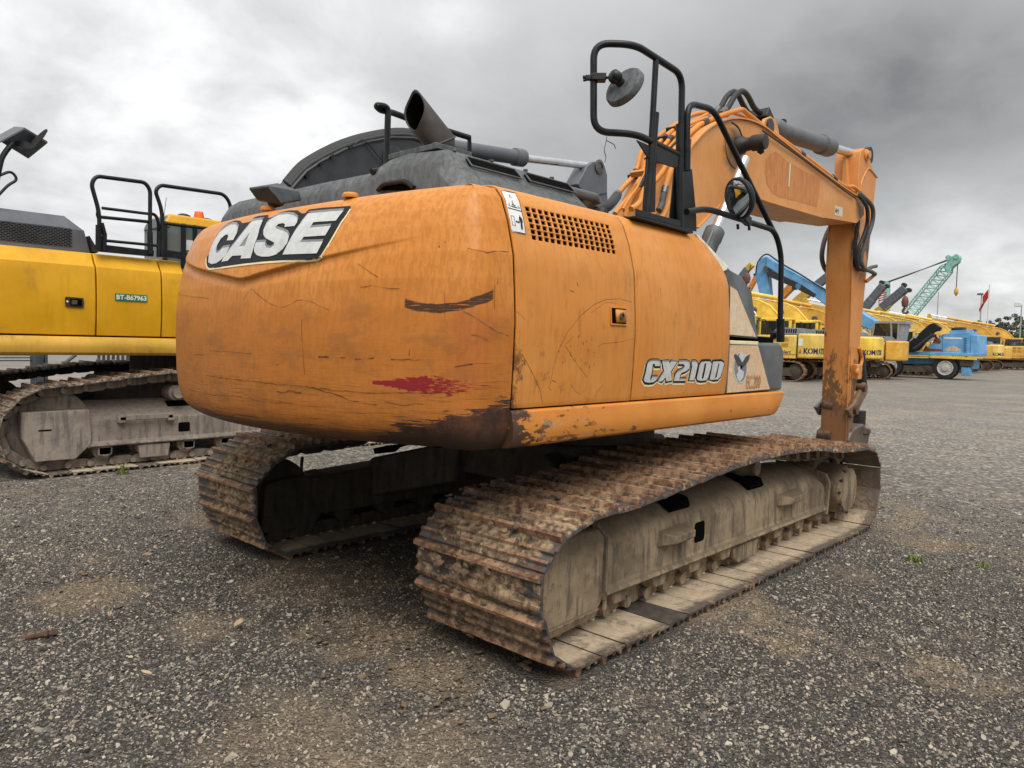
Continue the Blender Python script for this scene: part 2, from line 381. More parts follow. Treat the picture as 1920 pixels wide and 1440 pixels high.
def cw_px(px, py):
    d = ray(px, py); ox = CAMP.x-XC; a = d.x**2+d.y**2; b = ox*d.x+CAMP.y*d.y; c = ox*ox+CAMP.y**2-2.66**2
    dis = max(0., b*b-a*c); t = (-b-math.sqrt(dis))/a; q = CAMP+d*t
    th = math.asin(max(-1, min(1, -YA/RCW))); s = PS[18]+RCW*(math.atan2(q.y, XC-q.x)+th); z = q.z; s = max(.03, s)
    for _ in range(14):
        x0, y0 = px_of(cw(s, z)); xs, ys = px_of(cw(s+.003, z)); xz, yz = px_of(cw(s, z+.003))
        A = np.array([[xs-x0, xz-x0], [ys-y0, yz-y0]])/.003; r = np.array([px-x0, py-y0])
        try: dl = np.linalg.solve(A, r)
        except Exception: break
        s += max(-.15, min(.15, dl[0]))*.8; z += max(-.1, min(.1, dl[1]))*.8; s = max(.005, min(SL-.3, s)); z = max(1.0, min(2.075, z))
    return s, z

def cw_material():
    g = G('counterweight_paint'); u, v, _ = g.sep(g.uv); P = g.obj
    sx = lambda px, py: cw_px(px, py)
    a = g.noise(P, 2.1, 7, .62); b = g.noise(P, 11, 6, .65)
    col = g.mix(g.ss(a, .33, .67), (.60, .215, .030), (.66, .26, .054))
    low = g.ss(g.m('ADD', v, g.m('MULTIPLY', g.m('SUBTRACT', a, .5), .25)), 1.74, 1.50)
    col = g.mix(g.m('MULTIPLY', low, .62), col, (.47, .145, .019))
    # damp drip marks on the upper half
    st = g.noise(g.map(P, (20, 20, 5.5)), 2.4, 6, .66)
    col = g.mix(g.m('MULTIPLY', g.ss(st, .46, .56), .5), col, (.45, .15, .018))
    bl = g.noise(g.map(P, (1, 1, 1.8)), 5, 8, .7)
    col = g.mix(g.m('MULTIPLY', g.ss(bl, .48, .62), g.m('MULTIPLY', low, .62)), col, (.33, .125, .03))
    # rubbed horizontal scratches, denser towards the bottom edge
    dens = g.ss(v, 1.66, 1.05, 0, 1)
    n1 = g.noise(g.map(g.uv, (2.2, 75, 1)), 2.0, 7, .72, .15); n2 = g.noise(g.map(g.uv, (1.1, 42, 1), (4, 7, 0)), 2.4, 6, .72, .1); n3 = g.noise(g.map(g.uv, (5, 120, 1), (9, 2, 0)), 1.3, 5, .7)
    th = g.fmix(dens, .68, .555)
    sc1 = g.m('MULTIPLY', g.m('SUBTRACT', n1, th), 22, cl=True)
    col = g.mix(g.m('MULTIPLY', sc1, .8), col, (.11, .042, .018))
    sc2 = g.m('MULTIPLY', g.m('SUBTRACT', n2, g.fmix(dens, .72, .60)), 18, cl=True)
    col = g.mix(g.m('MULTIPLY', sc2, .45), col, (.68, .33, .14))
    col = g.mix(g.m('MULTIPLY', g.ss(n3, .42, .66), g.m('MULTIPLY', dens, .62)), col, (.30, .115, .03))
    # rust run under the black scrape
    s0, z0 = sx(885, 600)
    rz = g.m('MULTIPLY', g.ss(g.m('ABSOLUTE', g.m('SUBTRACT', u, s0)), .13, .0), g.m('MULTIPLY', g.ss(v, 1.2, 1.35), g.ss(v, 1.66, 1.55)))
    rn = g.noise(g.map(g.uv, (26, 2.5, 1)), 1.4, 5, .65)
    col = g.mix(g.m('MULTIPLY', rz, g.ss(rn, .35, .7, .15, .6)), col, (.34, .07, .025))
    # black scrape band
    pa, pb, pc = sx(759, 568), sx(840, 577), sx(925, 551); k = np.polyfit([pa[0], pb[0], pc[0]], [pa[1], pb[1], pc[1]], 2)
    zc = g.m('ADD', g.m('MULTIPLY', g.m('ADD', g.m('MULTIPLY', u, float(k[0])), float(k[1])), u), float(k[2]))
    wn = g.noise(g.map(g.uv, (9, 30, 1)), 1.5, 4, .6)
    dd = g.m('ABSOLUTE', g.m('SUBTRACT', v, zc)); band = g.ss(g.m('ADD', dd, g.m('MULTIPLY', g.m('SUBTRACT', wn, .5), .022)), .021, .014)
    ends = g.m('MULTIPLY', g.ss(u, pc[0]-.008, pc[0]+.008), g.ss(u, pa[0]+.004, pa[0]-.004))
    sk = g.noise(g.map(g.uv, (7, 190, 1)), 1.5, 4, .7)
    m1 = g.m('MULTIPLY', g.m('MULTIPLY', band, ends), g.ss(sk, .36, .44))
    col = g.mix(g.m('MULTIPLY', m1, .93), col, (.028, .016, .012))
    # red paint smear from a collision
    ra, rb = sx(700, 717), sx(925, 726); zl = g.m('ADD', ra[1], g.m('MULTIPLY', g.m('SUBTRACT', u, ra[0]), (rb[1]-ra[1])/(rb[0]-ra[0])))
    t = g.m('DIVIDE', g.m('SUBTRACT', u, rb[0]), ra[0]-rb[0])
    hw = g.m('MULTIPLY', g.ss(t, 1.0, .55, .006, .031), g.ss(t, 0, .5, .55, 1))
    rn2 = g.noise(g.map(g.uv, (16, 46, 1)), 1.6, 6, .66); rn3 = g.noise(g.map(g.uv, (9, 60, 1), (3, 3, 0)), 2, 6, .7)
    dr = g.m('DIVIDE', g.m('ABSOLUTE', g.m('SUBTRACT', v, zl)), g.m('ADD', hw, .002))
    red = g.m('MULTIPLY', g.ss(g.m('ADD', dr, g.m('MULTIPLY', g.m('SUBTRACT', rn2, .5), g.fmix(t, 4.6, 2.0))), 1.05, .93), g.m('MULTIPLY', g.ss(u, ra[0]+.01, ra[0]), g.ss(u, rb[0]-.01, rb[0])))
    red = g.m('MULTIPLY', red, g.ss(g.m('ADD', rn3, g.m('MULTIPLY', t, .40)), .60, .63))
    col = g.mix(red, col, (.26, .014, .018))
    # bare rusty steel along the bottom near the corner
    rc, _ = sx(955, 800); s7, _ = sx(700, 800)
    zt = g.m('ADD', g.ss(u, 0, s7*.75, 1.215, 1.125), g.ss(u, s7*.7, s7*1.15, 0, -.12))
    rr = g.noise(g.map(g.uv, (5, 16, 1)), 2.2, 8, .72, .3); r2 = g.noise(g.map(g.uv, (3, 60, 1)), 2, 6, .7)
    e = g.m('ADD', g.m('SUBTRACT', zt, v), g.m('ADD', g.m('MULTIPLY', g.m('SUBTRACT', rr, .5), .17), g.m('MULTIPLY', g.m('SUBTRACT', r2, .5), .22)))
    rust = g.ss(e, .0, .022)
    rcol = g.ramp(g.noise(P, 14, 8, .7), [(.3, (.022, .013, .011)), (.5, (.06, .026, .016)), (.68, (.13, .05, .02)), (.8, (.30, .12, .03))])
    col = g.mix(rust, col, rcol)
    eb = g.m('ADD', g.m('SUBTRACT', 1.075, v), g.m('MULTIPLY', g.m('SUBTRACT', n1, .5), .16))
    col = g.mix(g.m('MULTIPLY', g.ss(eb, 0, .03), .8), col, (.055, .032, .022))
    # spots of chipped paint
    ch = g.voro(g.map(g.uv, (1, 1, 1)), 15, out='Distance'); cn = g.noise(g.uv, 3, 3); chip = g.m('MULTIPLY', g.ss(ch, .075, .05), g.ss(cn, .56, .6))
    col = g.mix(g.m('MULTIPLY', chip, .85), col, (.06, .03, .02))
    ro = g.fmix(g.m('MAXIMUM', rust, m1), g.fmix(low, g.ss(b, .3, .7, .33, .48), .55), .75)
    h = g.m('ADD', g.m('MULTIPLY', g.noise(P, 2.6, 2, .5), 1.6), g.m('MULTIPLY', rust, -.12)); h = g.m('ADD', h, g.m('MULTIPLY', sc1, -.05)); h = g.m('ADD', h, g.m('MULTIPLY', b, .06))
    return g.out(col, ro, nrm=g.bump(h, .38, .02), spec=.35)
M_cw = cw_material()

def skin_grid():
    ss = sorted(set(list(np.linspace(0, .6, 26))+list(np.linspace(.6, SL-.6, 72))+list(np.linspace(SL-.6, SL, 18))))
    zs = sorted(set([q[0] for q in DZ]+list(np.linspace(1.0, 1.66, 12))+list(np.linspace(1.66, 2.0, 86))+list(np.linspace(2.0, 2.078, 10))))
    return ss, zs
def build_cw():
    ss, zs = skin_grid(); mb = MB(); GR = [[cw(s, z) for s in ss] for z in zs]
    cap = [[Vector((p.x+(-1.98-p.x)*k, p.y*(1-.05*k), p.z+.005*math.sin(k*1.5)+(2.135-p.z)*k*.9)) for p in GR[-1]] for k in (.10, .4, 1)]
    bot = [[Vector((p.x+(-1.98-p.x)*k, p.y*(1-.03*k), p.z)) for p in GR[0]] for k in (1, .3, .08)]
    n0 = len(bot); mb.grid(bot+GR+cap)
    me = mb.mesh('counterweight', M_cw, 50)
    uvl = me.uv_layers.new(name='UVMap'); allz = [.99]*3+list(zs)+[2.1]*3; c = len(ss)
    vi = np.zeros(len(me.loops), dtype=np.int32); me.loops.foreach_get('vertex_index', vi)
    U = np.array(ss)[vi % c]; V = np.array(allz)[vi//c]; uvl.data.foreach_set('uv', np.stack([U, V], -1).ravel())
    o = ob('counterweight', me, None, EX); return o
CW = build_cw()

def surf_decal(fn, polys, lim=.045):
    """flat print laid on a curved skin: polys = [(outer, holes)] in the skin's own 2-D coordinates"""
    bm = bmesh.new()
    for outer, holes in polys:
        loops = [[Vector((p[0], p[1], 0)) for p in outer]]+[[Vector((p[0], p[1], 0)) for p in h] for h in holes]
        flat = [bm.verts.new(p) for l in loops for p in l]
        for t in tessellate_polygon(loops):
            try: bm.faces.new([flat[i] for i in t])
            except ValueError: pass
    for _ in range(4):
        ed = [e for e in bm.edges if e.calc_length() > lim]
        if not ed: break
        bmesh.ops.subdivide_edges(bm, edges=ed, cuts=1); bmesh.ops.triangulate(bm, faces=[f for f in bm.faces if len(f.verts) > 3])
    mb = MB(); bm.verts.index_update()
    mb.add([fn(v.co.x, v.co.y) for v in bm.verts], [tuple(v.index for v in f.verts) for f in bm.faces]); bm.free()
    return mb
def ribbon(fn, pts, w, closed=False):
    """thin printed line or scratch on a skin"""
    P = [Vector((p[0], p[1], 0)) for p in pts]; n = len(P); L = []; Rr = []; mb = MB()
    ws = w if isinstance(w, (list, tuple)) else [w]*n
    for i in range(n):
        a = P[(i-1) % n] if (closed or i) else P[i]; b = P[(i+1) % n] if (closed or i < n-1) else P[i]
        t = (b-a); t = t.normalized() if t.length > 1e-9 else Vector((1, 0, 0)); q = Vector((-t.y, t.x, 0))*ws[i]*.5
        L.append(P[i]+q); Rr.append(P[i]-q)
    vs = [fn(p.x, p.y) for p in L]+[fn(p.x, p.y) for p in Rr]
    fs = [(i, (i+1) % n, (i+1) % n+n, i+n) for i in range(n if closed else n-1)]
    return mb.add(vs, fs)
def dense(pts, step=.03):
    out = [];  P = [Vector((p[0], p[1], 0)) for p in pts]
    for i in range(len(P)-1):
        k = max(1, int((P[i+1]-P[i]).length/step))
        out += [tuple((P[i]+(P[i+1]-P[i])*j/k)[:2]) for j in range(k)]
    return out+[tuple(P[-1][:2])]
def merge(mbs):
    m = MB()
    for b in mbs: m.add(b.v, b.f)
    return m
cq = lambda X, Y: cw_px(380+X/6.62, 380+Y/6.62)
def cpoly(pts): return [cq(*p) for p in pts]
fcw = lambda e: (lambda s, z: cw(s, z, e))
plate = [(60, 670), (95, 615), (125, 515), (180, 400), (260, 300), (340, 245), (410, 218), (470, 225), (500, 255), (590, 240), (650, 180), (700, 165), (820, 150), (815, 190), (880, 180), (960, 120), (1080, 95), (1180, 95), (1240, 135), (1275, 130), (1320, 85), (1500, 62), (1840, 40), (1840, 75), (1720, 245), (1470, 680), (1440, 712), (1000, 725), (500, 768), (90, 822), (60, 800), (50, 740)]
ob('decal_backing', surf_decal(fcw(.0022), [(cpoly(plate), [])]), M_blkprint, CW)
yl = [(48, 690), (50, 760), (62, 805), (90, 826), (300, 800), (500, 772), (750, 745), (1000, 729), (1250, 724), (1440, 716), (1475, 680), (1600, 470), (1722, 255), (1842, 80)]
ob('decal_edge', ribbon(fcw(.0035), [cq(*p) for p in yl], .009), M_cream, CW)
LC = [(80, 740), (90, 640), (115, 560), (160, 460), (220, 370), (300, 305), (370, 272), (425, 272), (450, 305), (435, 380), (390, 465), (310, 470), (330, 420), (322, 396), (290, 402), (235, 450), (190, 530), (175, 590), (185, 628), (215, 610), (255, 565), (345, 550), (300, 640), (240, 710), (180, 752), (120, 763)]
LA = [(245, 733), (270, 680), (410, 500), (560, 310), (620, 232), (760, 210), (690, 430), (605, 690), (480, 695), (495, 655), (380, 660), (350, 690), (320, 723)]
LAh = [(465, 545), (595, 370), (535, 535)]
LS = [(670, 495), (790, 488), (785, 520), (800, 555), (850, 565), (895, 530), (900, 500), (870, 480), (790, 440), (765, 400), (765, 340), (800, 260), (870, 195), (960, 155), (1060, 145), (1140, 155), (1185, 190), (1185, 240), (1150, 290), (1025, 302), (1035, 270), (1010, 255), (950, 265), (915, 300), (930, 325), (1000, 345), (1060, 375), (1080, 420), (1060, 500), (1000, 580), (920, 645), (830, 670), (740, 670), (680, 650), (650, 610), (650, 560)]
LE = [(1000, 645), (1160, 350), (1320, 135), (1760, 98), (1660, 225), (1385, 243), (1340, 312), (1600, 290), (1530, 408), (1265, 425), (1220, 492), (1500, 483), (1425, 630)]
bevl = lambda L: [(x+8, y-30) for x, y in L]
ob('decal_shading', merge([surf_decal(fcw(.0035), [(cpoly(bevl(L)), [])]) for L in (LC, LA, LS, LE)]), M_midgrey, CW)
for L, h in ((LC, []), (LA, [LAh]), (LS, []), (LE, [])):
    ob('decal_letter', surf_decal(fcw(.005), [(cpoly(L), [cpoly(q) for q in h])]), M_silver, CW)
# long scratches across the skin, followed in the photograph
c3 = lambda X, Y: cw_px(320+X/3, 320+Y/3)
scr = [([(410, 725), (455, 660), (500, 705), (570, 755), (640, 768), (680, 750), (710, 728), (780, 735), (830, 755), (890, 785)], .004),
       ([(1070, 652), (1100, 655), (1135, 645), (1190, 655), (1240, 663), (1290, 662)], .005), ([(738, 840), (738, 900), (745, 1010), (750, 1100), (757, 1145)], .005),
       ([(205, 1150), (330, 1170), (470, 1185), (640, 1205), (800, 1220), (960, 1238), (1120, 1250), (1400, 1252), (1620, 1250)], .006),
       ([(120, 1235), (240, 1260), (360, 1268), (450, 1285), (560, 1300), (690, 1312)], .005), ([(830, 1047), (890, 1050)], .012), ([(955, 1054), (985, 1054)], .01), ([(1035, 1058), (1080, 1056)], .012),
       ([(1105, 1057), (1145, 1056)], .009), ([(1240, 1060), (1400, 1063)], .009), ([(1670, 437), (1780, 458), (1900, 453)], .005), ([(1055, 522), (1110, 565), (1170, 600)], .005),
       ([(1645, 790), (1720, 830), (1830, 905), (1900, 930)], .005), ([(1690, 920), (1740, 932), (1785, 960)], .006), ([(135, 1035), (190, 1034)], .006), ([(220, 1010), (330, 1020), (460, 1028)], .004),
       ([(1820, 780), (1820, 690), (1822, 640)], .006), ([(1838, 640), (1840, 605)], .006), ([(1600, 1100), (1650, 1095), (1700, 1085)], .014), ([(1205, 1300), (1300, 1320), (1420, 1310)], .01), ([(760, 1215), (900, 1250), (1010, 1290), (1160, 1320)], .009),
       ([(60, 690), (180, 715), (215, 720)], .004), ([(600, 1245), (690, 1240), (735, 1250)], .012), ([(1540, 690), (1540, 780), (1545, 850)], .004), ([(1345, 1000), (1342, 1040)], .005)]
ms = []
for pts, w in scr:
    p2 = dense([c3(*p) for p in pts], .025); rr = random.Random(len(ms)); p2 = [(a, b+rr.uniform(-.003, .003)) for a, b in p2]
    ms.append(ribbon(fcw(.0022), p2, [w*rr.uniform(.08, .55) for _ in p2]))
M_scr = plain('scratch_brown', (.12, .045, .02), .7, var=.5, sc=40)
ob('scratch_marks', merge(ms), M_scr, CW, kind='stuff')
# orange bolt caps and the camera hood on top of the counterweight
for px, py in ((1012, 118), (545, 195)):
    p = at(320+px/3, 320+py/3, 'x', -2.36); b = MB().lathe([(.0, .0), (.038, .0), (.038, .012), (.03, .022), (0, .024)], (p.x, p.y, p.z-.028), (0, 0, 1), 18); ob('bolt_cap', b, M_or, CW)
v = [Vector((-2.52, .17, 2.20)), Vector((-2.52, -.02, 2.205)), Vector((-2.26, -.19, 2.175)), Vector((-2.14, -.12, 2.12)), Vector((-2.14, .24, 2.12)), Vector((-2.26, .27, 2.17))]
cvb = MB()
cvb.hexa([at(483, 378, 'x', -2.38), at(528, 384, 'x', -2.38), at(566, 378, 'x', -2.10), at(525, 360, 'x', -2.10), at(464, 352, 'x', -2.42), at(502, 347.5, 'x', -2.42), at(562, 358, 'x', -2.12), at(520, 342, 'x', -2.12)])
ob('camera_hood', cvb, M_blk, CW, bev=.012, smooth=40)
ob('camera_lens', MB().lathe([(0, 0), (.03, 0), (.034, .02), (.034, .06)], at(508, 379, 'x', -2.34), (.8, .1, .3), 14), M_rub, CW)
# ------------------------------------------------------------------ side panels
SD = [(1.0, .0), (1.175, 0), (1.3, -.01), (1.55, -.018), (1.8, .003), (1.93, .04), (2.02, .08), (2.06, .115), (2.074, .15), (2.078, .19)]
def panel(x, z, out=0.):
    d = float(np.interp(z, [q[0] for q in SD], [q[1] for q in SD])); return Vector((x, -1.385+d-out, z+.05*max(0., (z-1.55)/.5)+out*max(0, (z-1.9)/.1)*.5))
def inv(fn, px, py, u, v):
    for _ in range(15):
        x0, y0 = px_of(fn(u, v)); xs, ys = px_of(fn(u+.002, v)); xz, yz = px_of(fn(u, v+.002))
        dl = np.linalg.solve(np.array([[xs-x0, xz-x0], [ys-y0, yz-y0]])/.002, np.array([px-x0, py-y0]))
        u += max(-.3, min(.3, dl[0])); v += max(-.1, min(.1, dl[1])); v = max(1.0, min(2.07, v))
    return u, v
def pp(px, py): return inv(panel, px, py, at(px, py, 'y', -1.385).x, 1.6)
def side_panel(name, x0, x1f, xs, zs, skip=None, mat=M_or, mir=1):
    mb = MB(); Gd = []
    for z in zs: Gd.append([panel(x0+(x1f(z)-x0)*t, z) for t in xs])
    Gd.append([Vector((p.x, p.y+.16, p.z+.008)) for p in Gd[-1]])
    if mir < 0: Gd = [[Vector((p.x, -p.y, p.z)) for p in r] for r in Gd]
    mb.grid(Gd, skip); return ob(name, mb, mat, EX, solid=.012, off=0, smooth=40, bev=.004)
def door_mat():
    g = G('door_paint'); P = g.obj; x, y, z = g.sep(P)
    a = g.noise(P, 1.6, 6, .6); b = g.noise(P, 10, 6, .65); st = g.noise(g.map(P, (30, 30, 2.2)), 1.5, 6, .65)
    col = g.mix(g.ss(a, .33, .67), (.61, .228, .036), (.67, .28, .062))
    col = g.mix(g.m('MULTIPLY', g.ss(st, .46, .62), .34), col, (.50, .165, .025))
    tr = g.noise(g.map(P, (5, 5, 1.6)), 3, 8, .72); zone = g.m('MULTIPLY', g.ss(z, 1.98, 1.75), g.ss(z, 1.15, 1.5))
    col = g.mix(g.m('MULTIPLY', g.ss(tr, .55, .63), g.m('MULTIPLY', zone, .35)), col, (.30, .12, .035))
    rr = g.m('MULTIPLY', g.ss(x, -1.15, -2.0), g.ss(z, 1.75, 1.2)); rn = g.noise(P, 6, 8, .7)
    col = g.mix(g.m('MULTIPLY', g.ss(rn, .57, .68), g.m('MULTIPLY', rr, .7)), col, (.12, .05, .025))
    edge = g.ss(g.m('ADD', g.m('MULTIPLY', g.m('ADD', x, 2.035), 1.), g.m('MULTIPLY', g.m('SUBTRACT', rn, .5), .3)), .03, .0)
    col = g.mix(g.m('MULTIPLY', edge, g.ss(z, 1.6, 1.3)), col, (.10, .04, .02))
    ch = g.voro(g.map(P, (1, 1, .8)), 16); chip = g.m('MULTIPLY', g.ss(ch, .10, .06), g.ss(g.noise(P, 2.6, 3), .56, .6))
    col = g.mix(g.m('MULTIPLY', chip, g.m('MULTIPLY', g.ss(z, 1.72, 1.3), .8)), col, (.13, .05, .02))
    h = g.noise(P, 2.6, 3, .5)
    return g.out(col, g.ss(b, .3, .7, .34, .5), nrm=g.bump(h, .38, .03), spec=.35)
M_door = door_mat()
gtl, gtr, gbl, gbr = pp(980, 387), pp(1143, 422), pp(996, 452), pp(1153, 477)
gx0, gx1 = (gtl[0]+gbl[0])/2, (gtr[0]+gbr[0])/2; gz0, gz1 = (gbl[1]+gbr[1])/2, (gtl[1]+gtr[1])/2
X0, X1 = -2.035, -1.152
xs = [X0, X0+.03]; ncol, nrow = 15, 6; cwid = (gx1-gx0)/ncol
gcols = []
for k in range(ncol):
    gcols.append(len(xs)); xs += [gx0+cwid*(k+.13), gx0+cwid*(k+.87)]
xs += [gx1+.02, -1.23, X1]
zs = [1.175, 1.2, 1.28, 1.36, 1.44, 1.52, 1.6, 1.68, 1.75]; rh = (gz1-gz0)/nrow; grow = []
zs += [z for z in (1.8,) if z < gz0-.01]
for k in range(nrow):
    grow.append(len(zs)); zs += [gz0+rh*(k+.12), gz0+rh*(k+.88)]
zs += [z for z in (2.0, 2.02, 2.035, 2.05, 2.06, 2.068, 2.074, 2.078) if z > gz1+.004]
tx = [(x-X0)/(X1-X0) for x in xs]; gc, gr = set(gcols), set(grow)
REAR = side_panel('side_door', X0, lambda z: X1, tx, zs, lambda i, j: i in gr and j in gc, M_door)
frn = lambda z: float(np.interp(z, [1.175, 1.85, 1.90, 1.95, 2.0, 2.078], [-.13, -.13, -.165, -.215, -.27, -.36]))
zf = [1.175, 1.2, 1.3, 1.4, 1.5, 1.6, 1.7, 1.8, 1.84, 1.87, 1.9, 1.93, 1.96, 1.98, 2.0, 2.02, 2.035, 2.05, 2.06, 2.068, 2.074, 2.078]
FRONT = side_panel('side_door', -1.14, frn, list(np.linspace(0, 1, 12)), zf, None, M_door)
side_panel('far_side_panel', -2.035, lambda z: -.9, list(np.linspace(0, 1, 6)), zf, None, M_or, -1)
b = MB()
b.box(-2.03, -.13, -1.30, 1.34, 1.02, 1.98); b.box(-.13, .70, -1.30, 1.34, 1.02, 1.44); b.box(-1.98, -.35, -1.18, -.9, 1.98, 2.10); b.box(-2.2, -1.98, -1.2, 1.2, 1.03, 2.0)
ob('house_frame', b, M_dark, EX)
# sill rails under the doors
def sill_mat():
    g = G('sill_paint'); P = g.obj; x, y, z = g.sep(P); a = g.noise(P, 2, 6, .6); n = g.noise(g.map(P, (1.2, 1, 3)), 7, 8, .72); n2 = g.noise(g.map(P, (1, 1, 4), (3, 3, 3)), 9, 6, .7)
    col = g.mix(g.ss(a, .35, .65), (.58, .20, .022), (.66, .26, .042))
    k = g.m('ADD', g.ss(x, -.6, -2.05, 0, .13), g.ss(z, 1.13, 1.0, 0, .05))
    col = g.mix(g.m('MULTIPLY', g.ss(g.m('ADD', n, k), .66, .70), .85), col, (.095, .045, .025))
    col = g.mix(g.m('MULTIPLY', g.ss(g.m('ADD', n2, k), .69, .73), .6), col, (.42, .27, .16))
    rr = g.m('ADD', g.ss(x, -1.7, -2.1, -.25, .35), g.m('MULTIPLY', g.m('SUBTRACT', n, .5), 1.4)); col = g.mix(g.ss(g.m('ADD', rr, g.ss(z, 1.12, 1.02, -.12, .12)), .1, .18), col, (.07, .033, .02))
    return g.out(col, g.ss(n, .4, .7, .42, .7), nrm=g.bump(n, .15, .01))
M_sill = sill_mat()
for sgn in (-1, 1):
    pf = [(-1.352, 1.168), (-1.394, 1.167), (-1.403, 1.160), (-1.409, 1.125), (-1.413, 1.09), (-1.413, 1.045), (-1.402, 1.016), (-1.375, 1.003), (-1.34, 1.0), (-1.2, 1.0), (-1.2, 1.15)]
    mb = MB(); rows = []
    for x, k in ((-2.043, 0), (-1.5, 0), (-.8, 0), (0, 0), (.5, 0), (.70, 1), (.72, 1.3)):
        sh = .92 if k > 1 else 1
        rows.append([Vector((x+(k > 0)*(-.14*(1-(z-1.0)/.168))+(.02 if k > 1 else 0)*(z-1.0)/.168, sgn*-1*(-1.3+(y+1.3)*sh), 1.084+(z-1.084)*sh)) for y, z in pf])
    mb.grid(rows, wrap=True); n = len(pf); mb.f.append(tuple(range(6*n, 7*n))); mb.f.append(tuple(range(n-1, -1, -1))); mb.mi += [0, 0]
    ob('sill_rail', mb, M_sill, EX, bev=.004, smooth=40)
# latch
l0, l1 = pp(1143, 577), pp(1171, 608)
def ptile(u0, u1, v0, v1, o, name, mat, par, th=.004):
    mb = MB(); mb.add([panel(u0, v0, o), panel(u1, v0, o), panel(u1, v1, o), panel(u0, v1, o)], [(0, 1, 2, 3)]); return ob(name, mb, mat, par, solid=th, off=0)
ptile(l0[0], l1[0], l1[1], l0[1], .0072, 'latch_recess', M_dark, REAR, .001)
ptile(l0[0]+.035, l1[0]-.006, l1[1]+.006, l0[1]-.006, .012, 'latch_paddle', M_or, REAR, .008)
lm = panel((l0[0]+l1[0])/2+.01, (l0[1]+l1[1])/2, .02)
ob('lock_cylinder', MB().lathe([(0, 0), (.017, 0), (.019, .006), (.012, .008), (.011, .003), (0, .003)], lm, (0, -1, 0), 16), M_steel, REAR)
fr = MB()
for a in ((l0[0]-.006, l1[0]+.006, l0[1], l0[1]+.006), (l0[0]-.006, l1[0]+.006, l1[1]-.006, l1[1]), (l0[0]-.006, l0[0], l1[1], l0[1]), (l1[0], l1[0]+.006, l1[1], l0[1])):
    q = [panel(a[0], a[2], .006), panel(a[1], a[2], .006), panel(a[1], a[3], .006), panel(a[0], a[3], .006)]; fr.prism(q, (0, -.006, 0))
ob('latch_frame', fr, M_door, REAR)
fp = lambda e: (lambda u, v: panel(u, v, e))
# warning sticker
w0 = [pp(*p) for p in ((936, 358.5), (963, 364.5), (983.5, 440), (956.5, 434.5))]
def wq(a, b): # 0..1 across, 0..1 down
    t = [w0[0][k]*(1-a)*(1-b)+w0[1][k]*a*(1-b)+w0[2][k]*a*b+w0[3][k]*(1-a)*b for k in (0, 1)]; return tuple(t)
WL = ob('warning_sticker', surf_decal(fp(.0085), [([wq(0, 0), wq(1, 0), wq(1, 1), wq(0, 1)], [])]), M_white, REAR)
WL['label'] = 'white two-panel warning sticker with a triangle and a person symbol'
lines = [ribbon(fp(.0098), dense([wq(*p) for p in pl]), w, c) for pl, w, c in (
    ([(.42, .10), (.16, .38), (.88, .40)], .0045, True), ([(.04, .44), (.97, .46)], .003, False), ([(.03, .015), (.97, .015), (.97, .985), (.03, .985)], .003, True),
    ([(.12, .62), (.32, .62), (.32, .84), (.12, .84)], .003, True), ([(.40, .735), (.62, .745)], .005, False), ([(.47, .715), (.40, .735), (.47, .755)], .004, False), ([(.55, .725), (.62, .745), (.55, .765)], .004, False),
    ([(.46, .24), (.42, .29), (.50, .33)], .004, False), ([(.36, .34), (.62, .35)], .003, False))]
man = [(.72, .57), (.78, .57), (.78, .60), (.86, .63), (.88, .74), (.84, .74), (.83, .68), (.82, .76), (.83, .90), (.78, .90), (.76, .79), (.74, .90), (.69, .90), (.70, .76), (.69, .68), (.66, .74), (.63, .73), (.66, .62), (.73, .60)]
lines.append(surf_decal(fp(.0098), [([wq(*p) for p in man], [])]))
ob('pictogram', merge(lines), M_blkprint, WL)
# model lettering
dq = lambda X, Y: pp(1190+X/10.667, 660+Y/10.667)
D = dict(C=[(150, 560), (190, 420), (220, 260), (250, 205), (320, 180), (440, 180), (490, 210), (480, 280), (375, 280), (375, 240), (350, 225), (330, 260), (315, 400), (275, 540), (280, 570), (300, 560), (320, 505), (425, 500), (400, 560), (350, 600), (260, 612), (180, 600)],
         X=[(520, 190), (650, 190), (665, 240), (700, 195), (825, 190), (690, 400), (715, 570), (600, 585), (590, 500), (520, 585), (430, 590), (560, 390)],
         two=[(855, 195), (1000, 190), (1060, 210), (1080, 260), (1060, 330), (1000, 380), (900, 420), (880, 470), (860, 545), (1000, 545), (985, 575), (755, 578), (780, 460), (830, 400), (930, 350), (975, 290), (965, 260), (940, 240), (850, 240)],
         one=[(1120, 195), (1180, 190), (1225, 215), (1230, 260), (1160, 565), (1060, 565), (1120, 300), (1110, 230)],
         O=[(1215, 520), (1270, 250), (1310, 195), (1400, 185), (1480, 190), (1510, 230), (1500, 290), (1440, 520), (1400, 565), (1300, 575), (1230, 560)],
         D=[(1470, 555), (1540, 190), (1700, 185), (1755, 215), (1755, 270), (1690, 490), (1640, 545), (1560, 555)])
Dh = dict(O=[(1310, 520), (1370, 230), (1400, 215), (1400, 260), (1350, 510), (1330, 540)], D=[(1575, 515), (1650, 215), (1665, 240), (1610, 500)])
cr_, bk = [], []
for L in D.values():
    q = [dq(*p) for p in L]; cr_.append(ribbon(fp(.0072), [(a-.004, b-.006) for a, b in q], .034, True)); bk.append(ribbon(fp(.0079), [(a-.001, b+.001) for a, b in q], .026, True))
    bk.append(surf_decal(fp(.0078), [(q, [])]))
ob('decal_edge', merge(cr_), M_cream, FRONT); ob('decal_backing', merge(bk), M_blkprint, FRONT)
ob('decal_shading', merge([surf_decal(fp(.0086), [([(a+.001, b+.009) for a, b in [dq(*p) for p in L]], [])]) for k, L in D.items() if k not in ('O', 'D')]), M_midgrey, FRONT)
